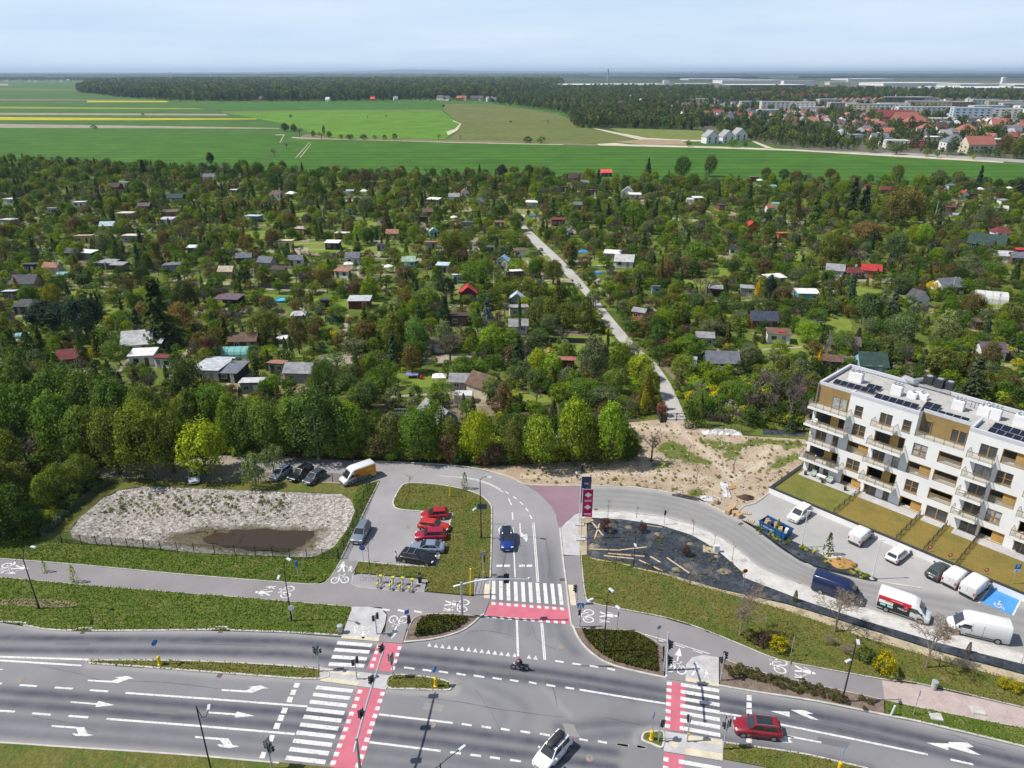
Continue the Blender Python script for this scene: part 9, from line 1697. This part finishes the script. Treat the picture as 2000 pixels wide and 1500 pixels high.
banner(1134,1053,954,1.35,4.4,plain('flag_magenta',(.52,.008,.11),.7),'magenta banner flag with two white diamonds on a white pole',[('diamond',.18),('bars',.37),('diamond',.62),('bars',.86)]);banner(1131.5,1024,929,1.35,4.4,plain('flag_navy',(.045,.06,.13),.7),'navy banner flag with grey emblem behind the magenta one',[('rings',.24)])
M_bframe=plain('bicycle_cream',(.62,.58,.36),.4);M_blime=plain('bicycle_lime',(.50,.52,.01),.45)
def bicycle(px,py,label):
 p=G(px,py,.06);o=thing('rental_bicycle',label,'bicycle',p,R(78),'rental bicycles in the stand');
 for x in(.52,-.52):
  mb=MB();n=18;mb.tube([(x+.32*math.cos(2*math.pi*k/n),0,.34+.32*math.sin(2*math.pi*k/n))for k in range(n+1)],.028,5,False);w_=mb.build('wheel',M_tyre,o);mb=MB();mb.disc((x,0,.34),(0,1,0),.06,.08,8);mb.build('hub',M_galv,w_)
  mb=MB()
  for k in range(8):a=math.pi*k/4;mb.tube([(x,0,.34),(x+.3*math.cos(a),0,.34+.3*math.sin(a))],.006,3,False)
  mb.build('spoke',M_galv,w_)
 for nm,pts,r,mt in(('frame',[(-.52,0,.34),(-.1,0,.3),(.38,0,.78)],.045,M_bframe),('seat_tube',[(-.1,0,.3),(-.22,0,.92)],.03,M_bframe),('fork',[(.52,0,.34),(.36,0,1.05)],.03,M_bframe),('handlebar',[(.25,.3,1.1),(.38,.12,1.08),(.38,-.12,1.08),(.25,-.3,1.1)],.02,M_sigblk)):mb=MB();mb.tube(pts,r,6);mb.build(nm,mt,o)
 for nm,c_,s_,mt in(('saddle',(-.24,0,.97),(.28,.16,.07),M_sigblk),('basket',(.55,0,1.0),(.32,.34,.24),M_blime),('rear_fender',(-.62,0,.68),(.5,.2,.26),M_blime)):mb=MB();mb.box(c_,s_,0,1.15 if nm=='basket' else .85);mb.build(nm,mt,o)
for x,y,lb in((741,1143,'lime and cream rental bicycle, farthest from the black terminal'),(765,1146,'lime and cream rental bicycle, second from the empty racks'),(784,1147,'lime and cream rental bicycle, third from the empty racks'),(803,1150,'lime and cream rental bicycle, next to the black terminal')):bicycle(x,y,lb)
for k,x in enumerate((706,721,736,750,770,790)):
 o=thing('bicycle_stand','steel hoop bicycle stand, %s from the path end'%('first','second','third','fourth','fifth','sixth')[k],'bicycle stand',G(x,1131+(x-706)*.07,.06),R(78));mb=MB();mb.tube([(-.35,0,0),(-.3,0,.78),(.3,0,.78),(.35,0,0)],.03,6);mb.build('hoop',M_galv,o);mb=MB();mb.tube([(-.33,0,.35),(.33,0,.35)],.02,5);mb.build('crossbar',M_galv,o)
o=thing('rental_terminal','black bicycle rental terminal pillar','terminal',G(820.5,1139,.06));mb=MB();mb.box((0,0,.8),(.42,.3,1.6),0,.9);mb.build('pillar',M_sigblk,o);mb=MB();mb.box((0,-.17,1.25),(.3,.03,.3));mb.build('screen',M_signback,o);mb=MB();mb.box((0,0,.03),(.7,.6,.06));mb.build('base',M_kerb,o)
m,nt,b=_new('wire_mesh');b.inputs['Base Color'].default_value=(.03,.06,.04,1);b.inputs['Alpha'].default_value=.42;M_wire=m;M_fpost=plain('fence_post_green',(.018,.03,.022),.6)
def mesh_fence(px,label,h=1.6,step=2.5):
 P=gp(px,.05);c=P[0].copy();o=thing('mesh_fence',label,'fence',c)
 for a,b_ in zip(P,P[1:]):
  L=(b_-a).length;n=max(1,round(L/step));ang=math.atan2(b_.y-a.y,b_.x-a.x)
  for k in range(n):
   q,r_=a.lerp(b_,k/n)-c,a.lerp(b_,(k+1)/n)-c;mb=MB();mb.box((q.x,q.y,h/2+.05),(.07,.07,h+.1),ang);mb.build('post',M_fpost,o);mb=MB();mb.poly([(q.x,q.y,.05),(r_.x,r_.y,.05),(r_.x,r_.y,h),(q.x,q.y,h)]);mb.build('mesh_panel',M_wire,o)
mesh_fence([(661,1092),(600,1092),(500,1087),(380,1081),(250,1071),(160,1064),(84,1058)],'green mesh fence along the path side of the basin');mesh_fence([(662,1091),(690,1030),(724,946)],'green mesh fence between the basin and the car park');mesh_fence([(722,945),(650,941),(540,939),(400,943),(240,935)],'green mesh fence between the basin and the dirt lane');mesh_fence([(238,935),(190,968),(140,1005),(84,1056)],'green mesh fence at the wooded end of the basin')
M_plank=plain('raw_timber',(.50,.38,.25),.85,var=.2);mrnd=random.Random(9)
def plank(a,b_,z,label,w=.22):
 A,B=G(*a,z),G(*b_,z);c=(A+B)/2;o=thing('timber_plank',label,'plank',c,math.atan2(B.y-A.y,B.x-A.x));mb=MB();mb.box((0,0,.03),((B-A).length,w,.06));mb.build('board',M_plank,o)
def z5(x,y):return(1100+x/4,850+y/4)
for a,b_,lb in(((225,680),(312,785),'plank leaning diagonally beside the navy flag'),((285,690),(245,810),'plank crossing the diagonal one near the flags'),((200,890),(445,900),'long plank lying across the left of the membrane'),((445,898),(655,875),'plank continuing the long one towards the lamp post'),((350,925),(635,948),'plank passing behind the black lamp post'),((318,943),(552,966),'plank ending at the foot of the black lamp post'),((590,975),(775,1062),'plank slanting down the membrane edge'),((810,958),(985,1078),'plank slanting in the middle of the membrane'),((680,948),(760,995),'short plank in the middle of the membrane'),((655,705),(775,722),'thin batten near the white walk')):plank(z5(*a),z5(*b_),.10,lb,.12 if 'batten' in lb else .2)
for a,b_,lb in(((1374,949),(1402,962),'long batten lying in the dirt'),((1440,1000),(1455,986),'plank at the corner of the residents car park'),):plank(a,b_,.03,lb)
M_moundsoil=ground_mat('mound_soil',[(.26,.215,.16),(.17,.14,.10),(.12,.12,.05)],[1.2,2],[(.4,.65),(.6,.7)],bump=.8,bscale=4,fine=.4)
def heap(px,py,r,h,mat,name,label,cat='heap',seed=1,z=0):
 o=thing(name,label,cat,G(px,py,z));rg=random.Random(seed);mb=MB();n=12;rows=[]
 for j in range(6):t_=j/5;rows.append([(r*(1-t_)*math.cos(2*math.pi*k/n)*rg.uniform(.6,1.35),r*.8*(1-t_)*math.sin(2*math.pi*k/n)*rg.uniform(.85,1.15),h*(t_**.8)*rg.uniform(.85,1.1)-.05*(j==0))for k in range(n)])
 mb.loft(rows);mb.build('mound',mat,o,True);return o
heap(1641,1101,1.9,.4,ground_mat('orange_sand',[(.40,.22,.09),(.34,.18,.07)],[1],[(.4,.7)],bump=.4),'sand_heap','heap of orange sand beside the planting strip',seed=2);heap(1627,1086,1.5,.28,M_kerb,'gravel_heap','flat heap of grey gravel beside the orange sand',seed=3);heap(1457,972,1.2,.5,ground_mat('dark_compost',[(.09,.05,.04),(.06,.035,.03)],[2],[(.4,.7)],bump=.6),'compost_heap','dark brown compost heap on the bare dirt',seed=4)
for k,(x,y)in enumerate(((1190,1024),(1228,1030),(1285,1043),(1160,1066),(1348,1062),(1322,1112),(1415,1116),(1400,1087))):
 heap(x,y,mrnd.uniform(.5,.95),.22,M_moundsoil,'soil_mound','dry soil mound on the membrane, %s'%('by the first flag','below the first saplings','in the upper middle','at the flag side edge','by the white cabinet','among the slanting planks','at the lower right corner','below the white cabinet')[k],seed=20+k,z=.08)
def crumple(px,py,w,d,h,mat,name,label,seed,rz=0):
 o=thing(name,label,'tarpaulin',G(px,py,.0),rz);rg=random.Random(seed);n=12;mb=MB();ids=[[mb.vert((-w/2+w*i/n,-d/2+d*j/n,.03+h*rg.random()*(math.sin(math.pi*i/n)*math.sin(math.pi*j/n))**.6))for j in range(n+1)]for i in range(n+1)]
 for i in range(n):
  for j in range(n):mb.face((ids[i][j],ids[i+1][j],ids[i+1][j+1],ids[i][j+1]))
 mb.build('sheet',mat,o);return o
M_tarp=plain('silver_tarp',(.50,.50,.53),.45,var=.25,scale=2)
crumple(1387,975,3.0,1.5,.5,M_tarp,'silver_tarpaulin','crumpled silver tarpaulin at the edge of the access road',1,R(-10));crumple(1417,956,1.2,4.6,.7,M_tarp,'silver_tarpaulin','shiny narrow tarpaulin strip on the bare dirt',2,R(-8));crumple(1345,972,5.0,1.0,.3,plain('black_film',(.03,.03,.035),.5),'black_film','black film strip lying along the access road kerb',3,R(-24))
for k,(x,y,w,lb)in enumerate(((1428,997,1.1,'largest cardboard box in the heap by the road'),(1421,1003,.8,'flat cardboard box at the road side of the heap'),(1436,1007,.9,'pale cardboard box in front of the heap'),(1443,1011,.8,'cardboard box at the car park side of the heap'),(1398,983,.7,'single cardboard box beside the silver tarpaulin'))):
 o=thing('cardboard_box',lb,'box',G(x,y,0),mrnd.uniform(0,1.5));mb=MB();mb.box((0,0,.35),(w,w*.8,.7),0,.96);mb.build('carton',M_card,o);mb=MB();mb.box((w*.45,0,.72),(w*.5,w*.75,.03));mb.build('flap',M_card,o)
def pallet(x,y,rz,label,mat=None):
 o=thing('timber_pallet',label,'pallet',G(x,y,.02),rz)
 for k in range(5):mb=MB();mb.box((-.5+k*.25,0,.13),(.16,.85,.03));mb.build('slat',mat or M_plank,o)
 for k in range(3):mb=MB();mb.box((0,-.36+k*.36,.05),(1.15,.1,.1));mb.build('bearer',mat or M_plank,o)
pallet(1428,953,.3,'orange brown pallet on the dirt behind the tarpaulin',plain('new_timber',(.45,.25,.10),.8));pallet(1458,1002,-.2,'weathered pallet on the edge of the residents car park');pallet(1464,1018,-.5,'broken pallet at the tip of the planting strip')
o=thing('utility_cabinet','small white utility cabinet on the membrane edge','cabinet',G(1399,1077,.09));mb=MB();mb.box((0,0,.5),(.7,.4,1.0));mb.build('cabinet_body',M_whitemetal,o);mb=MB();mb.box((0,-.21,.5),(.6,.03,.85));mb.build('cabinet_door',M_wht,o)
sheet('stone_base',[(1373,1064),(1398,1072),(1404,1082),(1373,1078)],M_sand,.10)
o=crumple(1410,846,7.0,1.6,1.0,plain('white_film',(.62,.60,.60),.5,var=.2),'root_ball_cover','white sheets wrapped over the roots of stored nursery trees',5,R(-3))
srn=random.Random(17)
for k in range(16):
 x=1378+k*4.6+srn.uniform(-2,2);plant('sapling','nursery_tree',at_px(x,845-srn.uniform(0,3),.1),srn.uniform(.95,1.25),BR,'','tree',srn,group='nursery trees stored upright in a row',label='bare nursery tree with its roots under white sheets, %s from the garden gate'%ORD[k])
sheet('membrane_strip',[(1490,838),(1575,840),(1572,853),(1530,851),(1490,848)],M_membrane,-.012,None,0)
for x,y,yt,lb in((965,568,530,'pale utility pole right of the dome parasol'),(1215,575,555,'utility pole beyond the garden road bend'),(1857,580,540,'utility pole left of the golden hedge'),(1945,610,572,'utility pole in front of the large polytunnel'),(118,545,490,'dark utility pole beside the rusty roofed shed'),(1826,425,392,'utility pole beside the big olive tree'),(632,440,408,'utility pole among the thujas'),(1060,570,540,'utility pole beside the garden road'),(500,560,523,'utility pole at the dark panel fence'),(212,548,510,'leaning utility pole behind the clipped thuja row')):
 b_=G(x,y);H=zat(b_,yt);o=thing('utility_pole',lb,'pole',b_);mb=MB();mb.tube([(0,0,0),(0,0,H)],[.14,.09],7);mb.build('shaft',M_kerb,o);mb=MB();mb.box((0,0,H-.4),(1.2,.08,.08));mb.build('crossarm',M_kerb,o)
 # labels that single each thing out
LM=[('garden gate',1321,822),('blue paddling pool',551,588),('purple garden table',805,737),('wooden swing bench',1023,768),('white trellis frame',789,812),('crumpled blue tarpaulin',1165,533),('gravel basin',420,1015),('white and orange van',698,926),('navy banner flag',1136,990),('stored nursery trees',1410,840),('apartment building corner',1600,800),('three cars by the fence',580,925),('sharp bend of the car park road',960,930),('two walking people',1130,925),('round yellow green tree',405,880),('white crossing apron',710,1215),('dark blue van',1637,1150),('blue skip',1514,1031),('rental bicycles',775,1145),('magenta banner flag',1140,1010),('bus stop pad',942,1150),('brick path',1800,1360),('black lamp post',1237,1080),('white utility cabinet',1399,1070),('sunk dirt track',1380,890),('far left of the belt',20,900),('car under the trees',66,858)]
LMF=[('wheat field track',560,285),('rapeseed strip',250,232),('young crop field',740,240),('rough meadow',1000,240),('three unfinished houses',1420,278),('earth heap',1270,280),('far pine wood',1250,235),('red-roofed church',1750,238),('factory chimney',1187,156),('slim white tower',1957,168),('dark grey warehouse',1500,172),('wood edge houses',900,197),('far village',60,160),('town road',1800,303)]
USED={(o.get('label')or '').lower()for o in bpy.data.objects if o.get('label')}
def resolve(items,lms,group,grow=True):
 cnt={};new_l=[]
 for it in items:cnt[it[1]]=cnt.get(it[1],0)+1
 todo=[]
 for o,w,px,py in items:
  if cnt[w]==1 and w.lower()not in USED and len(w.split())>=4:
   o['label']=w;USED.add(w.lower())
   if grow:new_l.append((w.replace('garden ',''),px,py))
  else:todo.append((o,w,px,py))
 by={}
 for o,w,px,py in todo:
  l,lx,ly=min(lms,key=lambda t:(t[1]-px)**2+((t[2]-py)*1.6)**2);dx,dy=px-lx,(py-ly)*1.6
  rel='beside' if abs(dx)>abs(dy)else('behind' if dy<0 else 'before')
  by.setdefault('%s %s the %s'%(w,rel,l),[]).append(((dx*dx+dy*dy),o))
 for lab,L in by.items():
  L.sort(key=lambda t:t[0])
  for k,(_,o)in enumerate(L):o['label']=lab if len(L)==1 else '%s, %s'%(lab,ORD[k]if k<39 else 'last')
 for o,*_ in items:o['group']=group
 lms+=new_l
def items(pairs):
 out=[]
 for o,w in pairs:p=PX(o.matrix_world.translation if o.parent else o.location);out.append((o,w,p[0],p[1]))
 return out
resolve([(o,w,px,py)for o,w,px,py,_ in SHEDS],LM,'sheds and houses in the allotment gardens')
resolve(items(HEDGES),LM,'hedges and fences of the garden plots')
pl=items(PLANTS);resolve([t for t in pl if t[3]>300],LM,'trees and shrubs of the gardens and verges',False)
resolve([(o,w.replace('salmon','light red'),px,py)for o,w,px,py in HOUSES],LMF,'town buildings beyond the fields',False)
resolve([t for t in pl if t[3]<=300],LMF,'trees and bushes in the fields',False)
